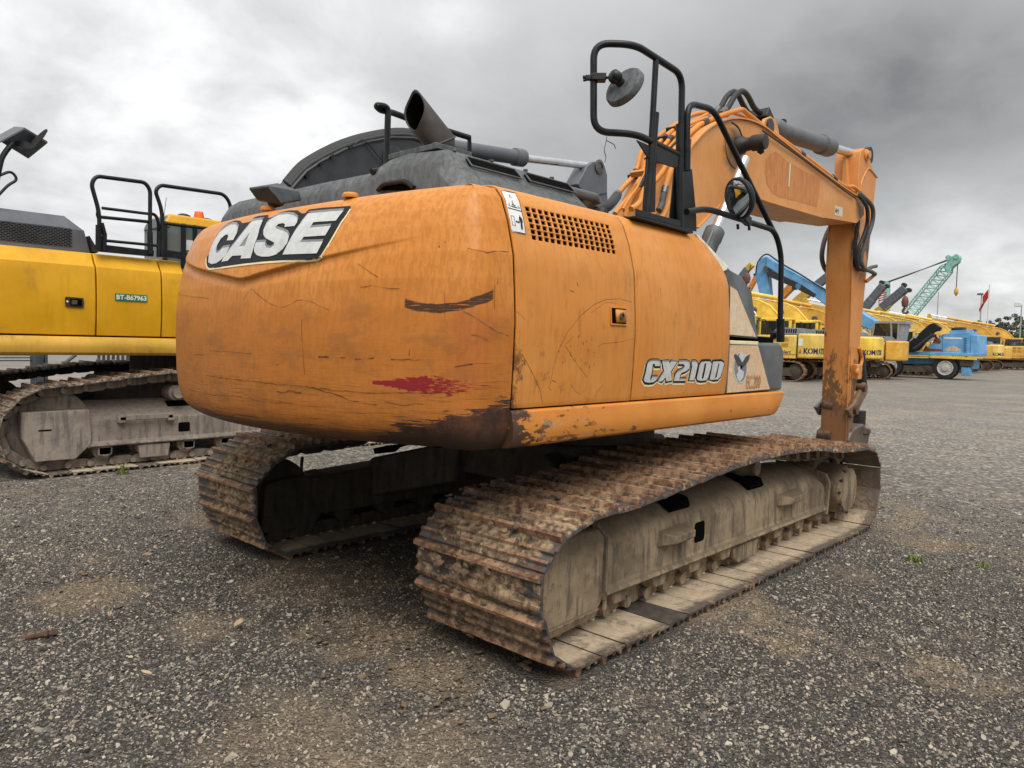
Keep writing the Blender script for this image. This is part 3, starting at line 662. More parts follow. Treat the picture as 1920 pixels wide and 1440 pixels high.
for k, L in D.items():
    ob('decal_letter', surf_decal(fp(.0095), [([dq(*p) for p in L], [[dq(*p) for p in Dh[k]]] if k in Dh else [])]), M_silver, FRONT)
# scratches on the doors
s5 = lambda X, Y: pp(900+X/3, 320+Y/3)
sl = [([(385, 1215), (410, 1090), (440, 1000), (490, 900), (560, 815), (640, 750), (700, 725), (780, 720), (850, 740)], .004), ([(480, 975), (520, 930)], .003), ([(475, 985), (520, 1060), (595, 1160)], .004),
      ([(230, 1030), (290, 1140), (330, 1230), (348, 1310)], .004), ([(655, 990), (690, 972), (760, 965), (800, 960), (855, 945)], .003), ([(540, 630), (548, 655)], .008), ([(500, 675), (525, 682)], .006),
      ([(195, 790), (220, 805), (248, 835)], .003), ([(505, 1200), (530, 1240), (560, 1260)], .003), ([(640, 1280), (655, 1240), (690, 1200)], .003), ([(400, 1180), (425, 1190)], .006), ([(375, 1215), (395, 1235)], .006),
      ([(620, 800), (700, 740), (760, 745)], .003), ([(830, 830), (856, 880)], .003)]
rr = random.Random(5)
for _ in range(26): x, y = rr.uniform(430, 640), rr.uniform(925, 1100); sl.append(([(x, y), (x+rr.uniform(-6, 6), y+rr.uniform(8, 22))], rr.uniform(.004, .009)))
for par, rng in ((REAR, lambda u: u < X1), (FRONT, lambda u: u >= X1)):
    ms = []
    for pts, w in sl:
        q = dense([s5(*p) for p in pts], .03); q = [a for a in q if rng(a[0])]
        if len(q) > 1: ms.append(ribbon(fp(.0066), q, [w*rr.uniform(.15, .6) for _ in q]))
    if ms: ob('scratch_marks', merge(ms), M_decalor if par is FRONT else M_scr, par, kind='stuff')

# ------------------------------------------------------------------ front covers (peeling pale paint and grey)
def peel_mat():
    g = G('peeled_cream_paint'); P = g.obj; x, y, z = g.sep(P); n = g.noise(g.map(P, (1, 1, .6)), 26, 8, .72); v = g.voro(g.vadd(P, g.vscale(g.node('ShaderNodeTexNoise').outputs['Color'], .02)), 24, 'DISTANCE_TO_EDGE')
    col = g.mix(g.ss(n, .36, .62), (.72, .60, .43), (.66, .47, .29))
    lo = g.ss(z, 1.53, 1.50)
    col = g.mix(g.m('MULTIPLY', lo, .5), col, (.58, .33, .16))
    col = g.mix(g.m('MULTIPLY', g.ss(v, .045, .01), .7), col, (.76, .62, .45))
    d = g.noise(g.map(P, (1, 1, 3)), 12, 8, .75)
    col = g.mix(g.m('MULTIPLY', g.ss(g.m('ADD', d, g.m('MULTIPLY', g.ss(z, 1.66, 1.54), g.ss(z, 1.50, 1.53, 0, .12))), .68, .73), .8), col, (.07, .055, .05))
    return g.out(col, .6, nrm=g.bump(n, .2, .004))
M_peel = peel_mat()
up = [(-.118, 1.528), (.30, 1.522), (.185, 1.815), (.085, 1.905), (-.05, 1.935), (-.19, 2.02), (-.33, 2.115), (-.345, 2.115), (-.205, 1.955), (-.118, 1.86)]
ycv = lambda z, o=0: -1.388-o+.115*max(0, (z-1.82)/.30)**1.2
mb = MB(); nu = len(up); mb.add([(x, ycv(z), z) for x, z in up]+[(x, -.89, z) for x, z in up], [tuple(range(nu)), tuple(range(2*nu-1, nu-1, -1))]+[((i+1) % nu, i, i+nu, (i+1) % nu+nu) for i in range(nu)])
CU = ob('upper_front_cover', mb, M_grey, EX, bev=.010, seg=3)
ob('pale_panel', MB().prism([(x, -1.3885, z) for x, z in ((-.105, 1.537), (.262, 1.532), (-.03, 1.81), (-.115, 1.83))], (0, -.004, 0)), M_peel, CU)
wc = [(-.35, 2.122), (-.322, 2.121), (-.182, 2.024), (-.08, 1.958), (-.10, 1.935), (-.17, 1.915), (-.205, 1.958)]
mb = MB(); mb.add([(x, ycv(z, .006), z) for x, z in wc]+[(x, ycv(z)+.07, z) for x, z in wc], [tuple(range(7))]+[((i+1) % 7, i, i+7, (i+1) % 7+7) for i in range(7)])
ob('white_corner', mb, plain('chalky_white_paint', (.62, .58, .48), .6, var=.2, sc=20), CU)
ob('black_gap', MB().box(-.11, .6, -1.36, -.8, 1.49, 1.535), M_dark, EX)
lo = [(-.115, 1.172), (.715, 1.172), (.73, 1.40), (.715, 1.455), (.66, 1.498), (-.10, 1.492)]
CL = ob('lower_front_cover', MB().prism([(x, -1.386, z) for x, z in lo], (0, .6, 0)), M_grey, EX, bev=.02, seg=3)
ob('pale_panel', MB().prism([(x, -1.3865, z) for x, z in ((-.10, 1.18), (.505, 1.186), (.30, 1.476), (-.085, 1.474))], (0, -.004, 0)), M_peel, CL)
ob('yellow_strip', MB().box(-.085, .30, -1.393, -1.30, 1.478, 1.502), M_cream, CL, bev=.004)
ob('step_plate', MB().hexa([(.30, -1.34, 1.50), (.66, -1.34, 1.50), (.66, -1.0, 1.50), (.30, -1.0, 1.50), (.32, -1.33, 1.545), (.60, -1.33, 1.535), (.60, -1.0, 1.535), (.32, -1.0, 1.545)]), M_grey, CL, bev=.006)
fl = lambda e: (lambda u, v: Vector((u, -1.391-e, v)))
pl = lambda px, py: (lambda q: (q.x, q.z))(at(px, py, 'y', -1.391))
e7 = lambda X, Y: pl(1320+X/10.283, 600+Y/10.283)
ov = [e7(700+135*math.cos(a), 920+300*math.sin(a)) for a in np.linspace(0, 2*math.pi, 28)[:-1]]
ovb = [e7(700+118*math.cos(a), 915+275*math.sin(a)) for a in np.linspace(0, 2*math.pi, 28)[:-1]]
EM = ob('emblem', surf_decal(fl(.001), [(ov, [])], .2), M_silver, CL)
ob('emblem_field', surf_decal(fl(.002), [(ovb, [])], .2), M_midgrey, EM)
eag = [[(580, 665), (600, 655), (650, 690), (690, 760), (720, 830), (700, 880), (650, 890), (610, 800), (580, 700)], [(880, 665), (860, 760), (800, 860), (740, 920), (700, 930), (690, 880), (730, 820), (790, 720), (840, 680)], [(690, 880), (730, 880), (735, 945), (700, 950)]]
ob('eagle_print', merge([surf_decal(fl(.003), [([e7(*p) for p in q], [])], .2) for q in eag]), plain('faded_dark_print', (.05, .052, .056), .55, var=.4, sc=30), EM)
pale = [[(665, 690), (700, 640), (750, 640), (790, 690), (760, 790), (740, 815), (725, 800), (700, 770)], [(640, 920), (690, 880), (680, 940), (760, 1000), (750, 1100), (690, 1190), (640, 1150), (620, 1050), (650, 1000)]]
ob('pale_print', merge([surf_decal(fl(.003), [([e7(*p) for p in q], [])], .2) for q in pale]), M_silver, EM)
tv, tf = text_mesh('EC.200', .075, .12, .002, .95); tp0 = e7(800, 1320)
mb = MB(); mb.add([(tp0[0]+x*1.0, -1.393, tp0[1]+y*1.55) for x, y in tv], tf); ob('stencilled_number', mb, plain('faded_brown_print', (.47, .22, .09), .6, var=.35, sc=60), CL)

# ------------------------------------------------------------------ hood, exhaust, cab
hl = [(1.40, 2.08), (1.385, 2.26), (1.33, 2.335), (1.2, 2.355), (.2, 2.352), (-.24, 2.345), (-.42, 2.392), (-.56, 2.40), (-.80, 2.378), (-.86, 2.335), (-1.05, 2.165), (-1.06, 2.06)]
HD = MB(); rows = []
for x, k, zd in ((-2.0, 0, -.10), (-1.945, 0, -.015), (-1.90, 0, 0), (-1.05, 0, -.005), (-.97, 0, -.05), (-.90, 0, -.17)):
    rows.append([Vector((x, y, max(2.06, z+zd*(1 if z > 2.1 else 0)))) for y, z in hl])
HD.grid(rows); n = len(hl); HD.f += [tuple(range(n-1, -1, -1)), tuple(range(5*n, 6*n))]; HD.mi += [0, 0]
def hood_mat():
    g = G('hood_weathered'); P = g.obj; st = g.noise(g.map(P, (13, 13, 6)), 2.2, 7, .72, .5); n = g.noise(P, 5, 6, .6)
    col = g.mix(g.ss(st, .36, .66), (.105, .11, .112), (.05, .054, .058)); col = g.mix(g.m('MULTIPLY', g.ss(n, .4, .7), .5), col, (.085, .09, .092))
    return g.out(col, g.ss(st, .3, .7, .42, .68), nrm=g.bump(st, .12, .006))
M_hood = hood_mat()
HO = ob('engine_hood', HD, M_hood, EX, bev=.035, seg=4, smooth=60)
def hside(t, o=.010):   # x, drop 0..1 down the hood's sloped near side
    x, d = t; return Vector((x, -.86-.19*d-o*.7, 2.335-.17*d+o))
for xa, xb in ((-1.86, -1.50), (-1.44, -1.06)):
    q = [hside((xa+.02, .02)), hside((xb, .02)), hside((xb, .26)), hside((xa, .26))]
    ob('hood_slot', MB().prism(q, (0, .01, -.01)), M_dark, HO)
    ob('slot_lip', MB().tube(rounded([hside((xa, .32)), hside((xb, .32)), hside((xb+.01, -.02)), hside((xa+.02, -.02))], .01, 3, True), .005, 6, closed=True), M_hood, HO)
q = [at(713, 352, 'x', -2.004), at(775, 352, 'x', -2.004), at(768, 341, 'x', -1.975), at(725, 345, 'x', -1.975)]
ob('handle_recess', MB().prism([at(*q_, 'x', -2.0045) for q_ in ((706, 357), (714, 347), (726, 341), (762, 340), (774, 346), (780, 357))], (-.002, 0, 0)), M_dark, HO)
ob('hood_handle', MB().tube(rounded([at(708, 357, 'x', -2.02), at(718, 345, 'x', -2.02), at(760, 339, 'x', -2.02), at(776, 352, 'x', -2.02)], .03), .012, 8), M_blk, HO)
ob('reflector_strip', MB().box(-2.004, -1.99, -.95, -.88, 2.125, 2.142), plain('faded_red', (.045, .014, .01), .6), HO)
q = [at(760, 306, 'y', -.47), at(800, 297, 'y', -.62)]
ob('exhaust_plate', MB().box(-1.935, -1.70, -.76, -.38, 2.383, 2.412), M_hood, HO, bev=.004)
for x, y, z in ((-1.80, .9, 2.352), (-1.80, .35, 2.352), (-1.2, .9, 2.35), (-1.86, -.80, 2.378), (-1.60, -.80, 2.377), (-1.34, -.80, 2.376), (-1.12, -.80, 2.374)):
    ob('bolt', MB().lathe([(.013, 0), (.013, .010), (0, .011)], (x, y, z), (0, 0, 1), 8), M_steel, HO)
ob('hood_seam', MB().tube([(-1.915, -.262, 2.349), (-1.0, -.262, 2.345)], .005, 5), M_dark, HO)
for y in (.95, .1): ob('hood_latch', MB().box(-1.985, -1.955, y-.05, y+.05, 2.22, 2.27), M_blk, HO, bev=.006)
for y in (-.70, -.44): ob('bolt', MB().lathe([(.016, 0), (.016, .016), (0, .016)], (-1.89, y, 2.411), (0, 0, 1), 6), M_steel, HO)
ebase = at(825, 288, 'y', -.55); etop = at(825, 266, 'y', -.55); tip = at(777, 207, 'y', -.55)
dr = (tip-etop).normalized(); mb = MB(); n = 22; ur = .077
loops = []
for c, ax, k in ((Vector((ebase.x, ebase.y, 2.40)), Vector((0, 0, 1)), 0), (etop, (Vector((0, 0, 1))+dr).normalized(), 0), (tip, dr, 1)):
    u = Vector((0, 1, 0)); w = ax.cross(u).normalized(); L = []
    for j in range(n):
        a = 2*math.pi*j/n; p = c+(u*math.cos(a)+w*math.sin(a)*(1.12 if k == 0 and c is etop else 1))*ur
        if k: p = p+dr*(.058*math.sin(a)*-1)+dr*.008*math.sin(3*a+1)
        L.append(p)
    loops.append(L)
mb.grid(loops, wrap=True); 
M_exh = plain('exhaust_steel', (.075, .066, .06), .6, .3, var=.35, sc=7, bump=.2)
EXH = ob('exhaust_pipe', mb, M_exh, EX, solid=.008, off=-1, smooth=50)
cen = [sum(l, Vector())/n for l in loops]; inn = [[c+(p-c)*.86-(dr*.004 if k == 2 else Vector()) for p in l] for k, (l, c) in enumerate(zip(loops, cen))]
lin = MB(); lin.grid(inn[1:], wrap=True); lin.add(inn[1], [tuple(range(n))]); ob('dark_lining', lin, M_dark, EXH, smooth=50)  # near-black lining that makes the pipe's opening dark
ob('weld_bead', MB().tube([l for l in loops[1]], .006, 6, closed=True), M_exh, EXH)
# handrail behind the exhaust
hb = at(697, 322, 'y', -.30)
hr = MB(); hr.tube(rounded([at(697, 322, 'y', -.30), at(724, 318, 'y', -.30), at(728, 200, 'y', -.30), at(704, 197, 'y', -.30), at(712, 206, 'y', -.28), at(736, 211, 'y', -.24), at(770, 224, 'y', -.24)], .035), .017, 9)
hr.tube([at(770, 224, 'y', -.24), at(880, 258, 'y', -.24), at(880, 300, 'y', -.24)], .017, 9)
ob('hood_handrail', hr, M_blk, EX)
CB = MB(); cr = [(-.30, .47), (1.02, .47), (1.19, .56), (1.19, 1.25), (1.05, 1.32), (-.30, 1.32)]
CAB = ob('cab', MB().prism([(x, y, 1.02) for x, y in ((-.28, .46), (1.15, .46), (1.15, 1.33), (-.28, 1.33))], (0, 0, .95)), M_blk, EX)
ob('cab_glass', MB().prism([(x, y, 1.97) for x, y in ((-.25, .49), (1.13, .49), (1.13, 1.30), (-.25, 1.30))], (0, 0, .74)), M_glass, CAB)
rf = MB(); rf.prism([(x, y, 2.70) for x, y in cr], (0, 0, .09)); ob('cab_roof', rf, M_grey2, CAB, bev=.035, seg=4, smooth=50)
for x in (-.27, .35, 1.12): ob('cab_pillar', MB().box(x-.035, x+.035, .465, .50, 1.97, 2.70), M_blk, CAB)
p = at(1033, 330, 'y', .6); ob('roof_bolt', MB().lathe([(.014, 0), (.014, .04), (.02, .04), (.02, .055), (0, .055)], (p.x, p.y, 2.785), (0, 0, 1), 8), M_steel, CAB)
# bits on the deck between hood and boom
dk = MB(); dk.box(-.9, .1, -1.1, -.35, 2.02, 2.135); ob('deck_plate', dk, M_grey, EX, bev=.01)
p = at(1128, 400, 'y', -1.02); ob('filler_cap', MB().lathe([(.05, 0), (.05, .05), (.03, .055), (.03, .085), (0, .085)], (p.x, p.y, 2.13), (0, 0, 1), 16), M_steel, EX)
ob('deck_hose', MB().tube(spline([at(1118, 396, 'y', -.6), at(1142, 385, 'y', -.6), at(1156, 368, 'y', -.45)]), .035, 10), M_rub, EX)
ob('hose_fitting', MB().cyl(at(1150, 376, 'y', -.5), at(1158, 364, 'y', -.42), .032), M_steel, EX)

# ------------------------------------------------------------------ guard rails and mirrors
RY = -1.27
rail = thing  # (rails stay parts of the machine)
A0 = at(1274, 428, 'y', RY); A1 = at(1279, 140, 'y', RY); A2 = at(1190, 83, 'y', RY); B1 = at(1113, 81, 'z', A2.z); B2 = at(1113, 247, 'x', B1.x); A3 = at(1192, 251, 'y', RY); A4 = at(1273, 291, 'y', RY)
g1 = MB().tube(rounded([A0, A1, A2, B1, B2, A3, A4], .085, 7), .0185, 12)
GR1 = ob('guard_rail', g1, M_blk, EX, smooth=50)
P1t, P1b = at(1230, 108, 'y', RY), at(1214, 398, 'y', RY)
ob('rail_post', MB().cyl(P1t, P1b, .0165, n=12).cyl(at(1228, 212, 'y', RY), P1b, .024, n=14), M_blk, GR1)
ob('rail_sleeve', MB().cyl(at(1275, 233, 'y', RY), A0, .024, n=14), M_blk, GR1)
def plate(pts, y, th, name, par, mat=M_blk, bev=.003): return ob(name, MB().prism([at(*p, 'y', y) for p in pts], (0, th, 0)), mat, par, bev=bev)
plate([(1194, 262), (1233, 279), (1226, 310), (1214, 294)], RY-.004, .008, 'gusset_plate', GR1)
plate([(1232, 271), (1274, 289), (1270, 316), (1230, 303)], RY-.012, .01, 'gusset_plate', GR1)
plate([(1213, 293), (1231, 295), (1229, 398), (1206, 396)], RY+.028, .008, 'upright_plate', GR1)
plate([(1282, 312), (1298, 317), (1306, 405), (1306.5, 434), (1279, 428), (1256, 408), (1265, 315)], RY+.026, .008, 'upright_plate', GR1)
plate([(1192, 391), (1276, 414), (1276, 426), (1192, 404)], RY-.035, .006, 'base_angle', GR1); plate([(1192, 404), (1300, 432), (1300, 438), (1192, 408)], RY-.05, .12, 'base_angle', GR1)
q = [at(1287, 318, 'y', -1.29), at(1289, 193, 'y', -1.29), at(1338, 205, 'y', -1.29), at(1451, 436, 'y', -1.31)]
g2 = MB().tube(rounded(q, .09, 7), .0185, 12); g2.tube(rounded([at(1288, 397, 'y', -1.29), at(1325, 391, 'y', -1.29), at(1400, 415, 'y', -1.31), at(1453, 432, 'y', -1.32), at(1465, 475, 'y', -1.33), at(1463, 606, 'y', -1.33)], .10, 7), .0185, 12)
g2.cyl(at(1288, 262, 'y', -1.29), at(1287, 320, 'y', -1.29), .023)
GR2 = ob('step_handrail', g2, M_blk, EX, smooth=50)
ob('rail_socket', MB().cyl(at(1463.5, 598, 'y', -1.33), at(1463.5, 641, 'y', -1.33), .028).blob(at(1452, 628, 'y', -1.25), .035, 3, .1), M_blk, GR2)
# mirror seen from its back
mc = at(1168, 160, 'y', RY-.02); mc = CAMP+(mc-CAMP)*1.0
nb = ((CAMP-mc).normalized()*.58+(RT*-.62+UP*.72)*.8).normalized()
MI = ob('rear_mirror', MB().lathe([(0, .016), (.06, .014), (.100, .006), (.108, -.004), (.110, -.028), (.104, -.030), (0, -.030)], mc, nb, 40), plain('mirror_back', (.075, .08, .085), .5, var=.5, sc=26), GR1, smooth=40)
ob('mirror_glass', MB().lathe([(0, -.0305), (.102, -.0305), (.102, -.0315), (0, -.0315)], mc, nb, 40), M_mirror, MI)
jb = mc+nb*.045+RT*-.012+UP*.012
ob('mirror_joint', MB().blob(jb, .036, 2, .12, 2).tube([jb, mc+nb*.01], .024), M_blk, MI)
cp = at(1115, 146, 'x', B1.x)
cl = MB().tube([jb, cp+RT*.05], .007); cl.obox(cp+RT*.02, RT*.038, UP*.018, FW*.025); cl.obox(cp-RT*.03, RT*.018, UP*.012, FW*.014); cl.cyl(cp-RT*.045+UP*.004, cp-RT*.062+UP*.004, .009); cl.cyl(cp-RT*.045-UP*.012, cp-RT*.06-UP*.012, .007)
ob('mirror_clamp', cl, M_blk, MI, bev=.003)
mc2 = at(1385, 372, 'y', -1.34); n2 = Vector((-.85, .44, -.29)).normalized()
M2 = ob('round_mirror', MB().lathe([(.123, .012), (.13, .006), (.131, -.01), (.115, -.035), (.05, -.05), (0, -.052)], mc2, n2, 40), M_blk, GR2, smooth=40)
gl = MB(); prof = [(0, .0225), (.03, .0215), (.06, .0195), (.09, .0165), (.112, .0125), (.124, .009)]; gl.lathe(prof, mc2, n2, 40); ob('mirror_glass', gl, M_mirror, M2, smooth=60)
ob('mirror_arm', MB().tube(spline([mc2-n2*.05, mc2-n2*.075+Vector((0, 0, -.05)), at(1403, 408, 'y', -1.31)]), .010).obox(at(1398, 411, 'y', -1.31), (.045, 0, -.012), (0, .022, 0), (0, 0, .026)).cyl(at(1383, 420, 'y', -1.34), at(1384, 430, 'y', -1.34), .009).cyl(at(1404, 420, 'y', -1.34), at(1405, 432, 'y', -1.34), .009), M_blk, M2, bev=.003)

ob('loose_wire', MB().tube(spline([at(*p, 'y', RY) for p in ((1138, 256), (1136, 268), (1133, 282), (1136, 294), (1134, 304))], 4), .0025, 5).tube(spline([at(*p, 'y', RY) for p in ((1138, 264), (1146, 268), (1152, 272), (1154, 279))], 4), .0025, 5), M_grey, GR1)
# ------------------------------------------------------------------ boom, arm, cylinders, pipes
BY0, BY1 = -.20, .30
def xz(pts, y): return [(lambda q: (q.x, q.z))(at(*p, 'y', y)) for p in pts]
foot = [(.42, 1.62), (.60, 1.55), (.88, 1.78)]
topn = xz([(1180, 388), (1210, 345), (1238, 322), (1262, 305), (1292.5, 284), (1307, 264), (1329, 242), (1355, 228), (1383, 223), (1411, 228), (1435, 240), (1460, 260), (1527, 312), (1580, 351), (1608, 369)], BY0)
topn[0:4] = [(.50, 1.85), (.78, 2.22), (1.05, 2.56), (1.25, 2.87)]
endn = xz([(1622, 384), (1622, 403), (1608, 418)], BY0)
undn = xz([(1543, 407), (1460, 383), (1429, 373), (1412, 364), (1398, 359), (1384, 359), (1370, 366), (1348, 386), (1331, 402), (1308, 426)], BY0)+[(1.22, 2.28), (1.04, 2.0)]
prof = foot[::-1][::-1]
poly = [foot[1], foot[0]]+topn+endn+undn+[foot[2]]
def boom_mat():
    g = G('boom_paint'); P = g.obj; a = g.noise(P, 1.5, 6, .6); st = g.noise(g.map(P, (24, 24, 2.2)), 1.6, 6, .66); b = g.noise(P, 9, 6, .6)
    col = g.mix(g.ss(a, .33, .67), (.61, .25, .055), (.68, .325, .105)); col = g.mix(g.m('MULTIPLY', g.ss(st, .46, .66), .34), col, (.50, .18, .035))
    pn = Vector(at(1380, 280, 'y', BY0)); dv = g.node('ShaderNodeVectorMath', operation='DISTANCE'); g.put(dv.inputs[0], P); dv.inputs[1].default_value = pn
    gm = g.ss(g.m('ADD', dv.outputs['Value'], g.m('MULTIPLY', g.m('SUBTRACT', b, .5), .22)), .28, .10)
    col = g.mix(g.m('MULTIPLY', gm, .85), col, (.07, .045, .03))
    pe = Vector(at(1618, 392, 'y', BY0)); d2 = g.node('ShaderNodeVectorMath', operation='DISTANCE'); g.put(d2.inputs[0], P); d2.inputs[1].default_value = pe
    col = g.mix(g.m('MULTIPLY', g.ss(g.m('ADD', d2.outputs['Value'], g.m('MULTIPLY', g.m('SUBTRACT', b, .5), .2)), .26, .08), .8), col, (.06, .04, .03))
    return g.out(col, g.ss(b, .3, .7, .4, .58), nrm=g.bump(g.noise(P, 3, 3), .1, .02))
M_boom = boom_mat()
BM = ob('boom', MB().prism([(x, BY0+.012, z) for x, z in poly], (0, BY1-BY0-.024, 0)), M_boom, EX, smooth=30)
def strip(line, y0, y1, th, up=1):
    mb = MB(); L = [Vector((x, 0, z)) for x, z in line]; n = len(L); N = []
    for i in range(n):
        t = (L[min(i+1, n-1)]-L[max(i-1, 0)]).normalized(); N.append(Vector((-t.z, 0, t.x))*up)
    rows = [[Vector((p.x, y0, p.z)) for p in L], [Vector((p.x, y1, p.z)) for p in L], [Vector((p.x+q.x*th, y1, p.z+q.z*th)) for p, q in zip(L, N)], [Vector((p.x+q.x*th, y0, p.z+q.z*th)) for p, q in zip(L, N)]]
    return mb.grid(rows+[rows[0]])
def sm(line, k=5): return [(p.x, p.z) for p in spline([Vector((x, 0, z)) for x, z in line], k)]
ob('boom_top_plate', strip(sm(topn), BY0-.012, BY1+.012, .014), M_boom, BM, smooth=50)
ob('boom_bottom_plate', strip(sm(undn[:10]), BY0-.012, BY1+.012, .012, 1), M_boom, BM, smooth=50)
# reinforcing ring, pin and greasy boss of the boom cylinders
pc = at(1381, 274, 'y', BY0)
ob('boss_ring', MB().lathe([(.20, 0), (.20, .012), (.13, .02), (.12, .02)], (pc.x, BY0+.014, pc.z), (0, -1, 0), 36), M_boom, BM, smooth=30)
p1 = at(1411, 283, 'y', BY0-.30); yb = BY0-.30
ob('cylinder_pin', MB().lathe([(.085, 0), (.08, .08), (.062, .10), (.06, .16), (.072, .17), (.074, .21), (.066, .27), (.072, .275), (.066, .295), (.02, .30), (0, .30)], (pc.x, BY0+.01, pc.z), (0, -1, 0), 22).blob((pc.x+.02, yb+.07, pc.z-.075), (.035, .04, .03), 4), M_grease, BM, smooth=40)
ob('grease_line', MB().tube(spline([at(1372, 230, 'y', BY0-.03), at(1385, 240, 'y', BY0-.04), at(1393, 262, 'y', BY0-.06)]), .008, 6), M_rub, BM)
# boom cylinders
cy = BY0-.20
for sg, yy in ((1, cy), (-1, BY1+.20)):
    rt = at(1397, 298, 'y', cy); rb = at(1341, 432, 'y', cy); d = (rb-rt).normalized(); bb = rb+d*1.05
    sh = Vector((0, yy-cy, 0))
    BC = ob('boom_cylinder', MB().lathe([(.062, 0), (.085, .01), (.085, .10), (.078, .11), (.078, 1.0), (.06, 1.05)], rb+sh, d, 24), M_grey, EX, smooth=40)
    ob('cylinder_rod', MB().cyl(rt+sh, rb+sh+d*.02, .043, n=20), M_chrome, BC, smooth=60)
    ob('cylinder_tube', MB().tube([rb+sh+Vector((-.10, -.03, -.02)), rb+sh+d*.8+Vector((-.09, -.03, 0))], .016), M_grey2, BC)
# arm cylinder on top of the boom
yc = .05
c0, c1, r1 = at(1445, 240, 'y', yc), at(1556, 276, 'y', yc), at(1618, 293, 'y', yc); d = (c1-c0).normalized(); L = (c1-c0).length
AC = ob('arm_cylinder', MB().lathe([(.06, -.02), (.105, .02), (.112, .12), (.112, .16), (.098, .17), (.098, L-.30), (.118, L-.29), (.122, L-.05), (.11, L), (.05, L)], c0, d, 30), M_grey, EX, smooth=35)
ob('cylinder_rod', MB().cyl(c1-d*.05, r1, .055, n=22), M_chrome, AC, smooth=60)
ob('rod_eye', MB().cyl(r1+Vector((0, -.10, 0)), r1+Vector((0, .10, 0)), .11), M_grease, AC)
for y in (yc-.17, yc+.13): ob('cylinder_bracket', MB().prism([at(*p, 'y', y) for p in ((1425, 243), (1436, 222), (1446, 218), (1456, 226), (1462, 250), (1450, 262))], (0, .04, 0)), M_boom, BM, bev=.008)
ob('bracket_pin', MB().cyl(at(1446, 236, 'y', yc-.19), at(1446, 236, 'y', yc-.19)+Vector((0, .40, 0)), .075), M_dgrey, BM)
ob('hose_clip', MB().obox(c0+d*.30+Vector((0, 0, .10)), (.03, 0, 0), (0, .03, 0), (0, 0, .03)), M_blk, AC)
# arm
AY0, AY1 = -.10, .215
rc = xz([(1597, 500)], AY0)[0][0]
armr = xz([(1612, 300), (1615, 283), (1621, 277), (1627, 283), (1638, 322), (1643.5, 332), (1638, 385), (1632, 447), (1624, 520), (1620, 560), (1612, 650), (1604, 740), (1599, 800), (1592, 835)], AY0)
arml = xz([(1585, 832), (1589, 740), (1592.5, 650), (1596, 560), (1597, 500), (1600, 440), (1605, 380), (1610, 345)], AY0)
def arm_mat():
    g = G('arm_paint'); P = g.obj; x, y, z = g.sep(P); a = g.noise(P, 1.6, 6, .6); n = g.noise(g.map(P, (1, 1, .5)), 7, 8, .72); st = g.noise(g.map(P, (16, 16, 1.4)), 2, 6, .65)
    col = g.mix(g.ss(a, .35, .65), (.57, .215, .042), (.64, .265, .07)); col = g.mix(g.m('MULTIPLY', g.ss(st, .48, .68), .4), col, (.42, .14, .03))
    k = g.m('ADD', g.ss(z, 2.3, .6, 0, .20), g.ss(z, .85, .5, 0, .2))
    col = g.mix(g.m('MULTIPLY', g.ss(g.m('ADD', n, k), .655, .71), .85), col, (.075, .045, .028))
    col = g.mix(g.m('MULTIPLY', g.ss(g.m('ADD', g.noise(g.map(P, (1, 1, .35)), 12, 7, .72), g.m('MULTIPLY', k, .5)), .60, .68), .6), col, (.27, .115, .04))
    dk = g.m('MULTIPLY', g.ss(g.m('ABSOLUTE', g.m('SUBTRACT', y, -.1)), .06, .0), g.m('MULTIPLY', g.ss(z, 2.35, 2.7), g.ss(z, 3.3, 3.0)))
    col = g.mix(g.m('MULTIPLY', dk, g.ss(n, .35, .6)), col, (.05, .035, .03))
    return g.out(col, g.ss(n, .35, .7, .42, .65), nrm=g.bump(n, .12, .008))
M_arm = arm_mat()
AR = ob('arm', MB().prism([(x, AY0, z) for x, z in armr+arml], (0, AY1-AY0, 0)), M_arm, EX, bev=.008, smooth=30)
head = xz([(1611, 345), (1609, 310), (1612, 300), (1615, 283), (1621, 277), (1627, 283), (1638, 322), (1630, 340)], AY0)
rim = xz([(1612, 372), (1614, 345), (1620, 328), (1629, 316), (1644, 333)], AY0)
ob('arm_rib', MB().tube([(x, AY0-.004, z) for x, z in sm(rim, 4)], .012, 8), M_boom, AR)
ob('arm_pin', MB().lathe([(.075, -.02), (.075, .015), (.05, .025), (.05, .05), (0, .05)], at(1624, 291, 'y', AY0), (0, -1, 0), 20), M_boom, AR)
# upper ears: the cylinder eye sits between two plates, the gap shows dark
ob('arm_head_gap', MB().prism([at(*p, 'x', rc+.18) for p in ((1590, 305), (1611, 300), (1610, 330), (1592, 335))], (-.02, 0, 0)), M_grease, AR)
fe = [at(1581, 297, 'x', rc+.02), at(1587, 297, 'x', rc+.02), at(1590, 350, 'x', rc+.02), at(1577, 352, 'x', rc+.02)]
ob('arm_ear', MB().prism(fe, (.35, 0, 0)), M_boom, AR, bev=.006)
ob('arm_bolt', MB().obox(at(1605, 752/1, 'y', AY0) if False else at(1607, 697, 'y', AY0-.04), (.09, 0, 0), (0, .04, 0), (0, 0, .10)), M_arm, AR, bev=.012)
ob('arm_nut', MB().lathe([(.045, 0), (.045, .02), (.03, .03), (0, .03)], at(1606.5, 697, 'y', AY0-.08), (0, -1, 0), 14), M_arm, AR)
ob('arm_pipe', MB().tube(rounded([at(1611, 652, 'y', AY0-.02), at(1617, 672, 'y', AY0-.03), at(1613, 690, 'y', AY0-.03)], .05), .022, 8), M_pipe, AR)
ob('weld_bead', MB().tube([(x-.004, AY0-.002, z) for x, z in arml], .009, 6), M_arm, AR)
ob('weld_bead', MB().tube([(x-.004, AY1+.002, z) for x, z in arml], .009, 6), M_arm, AR)
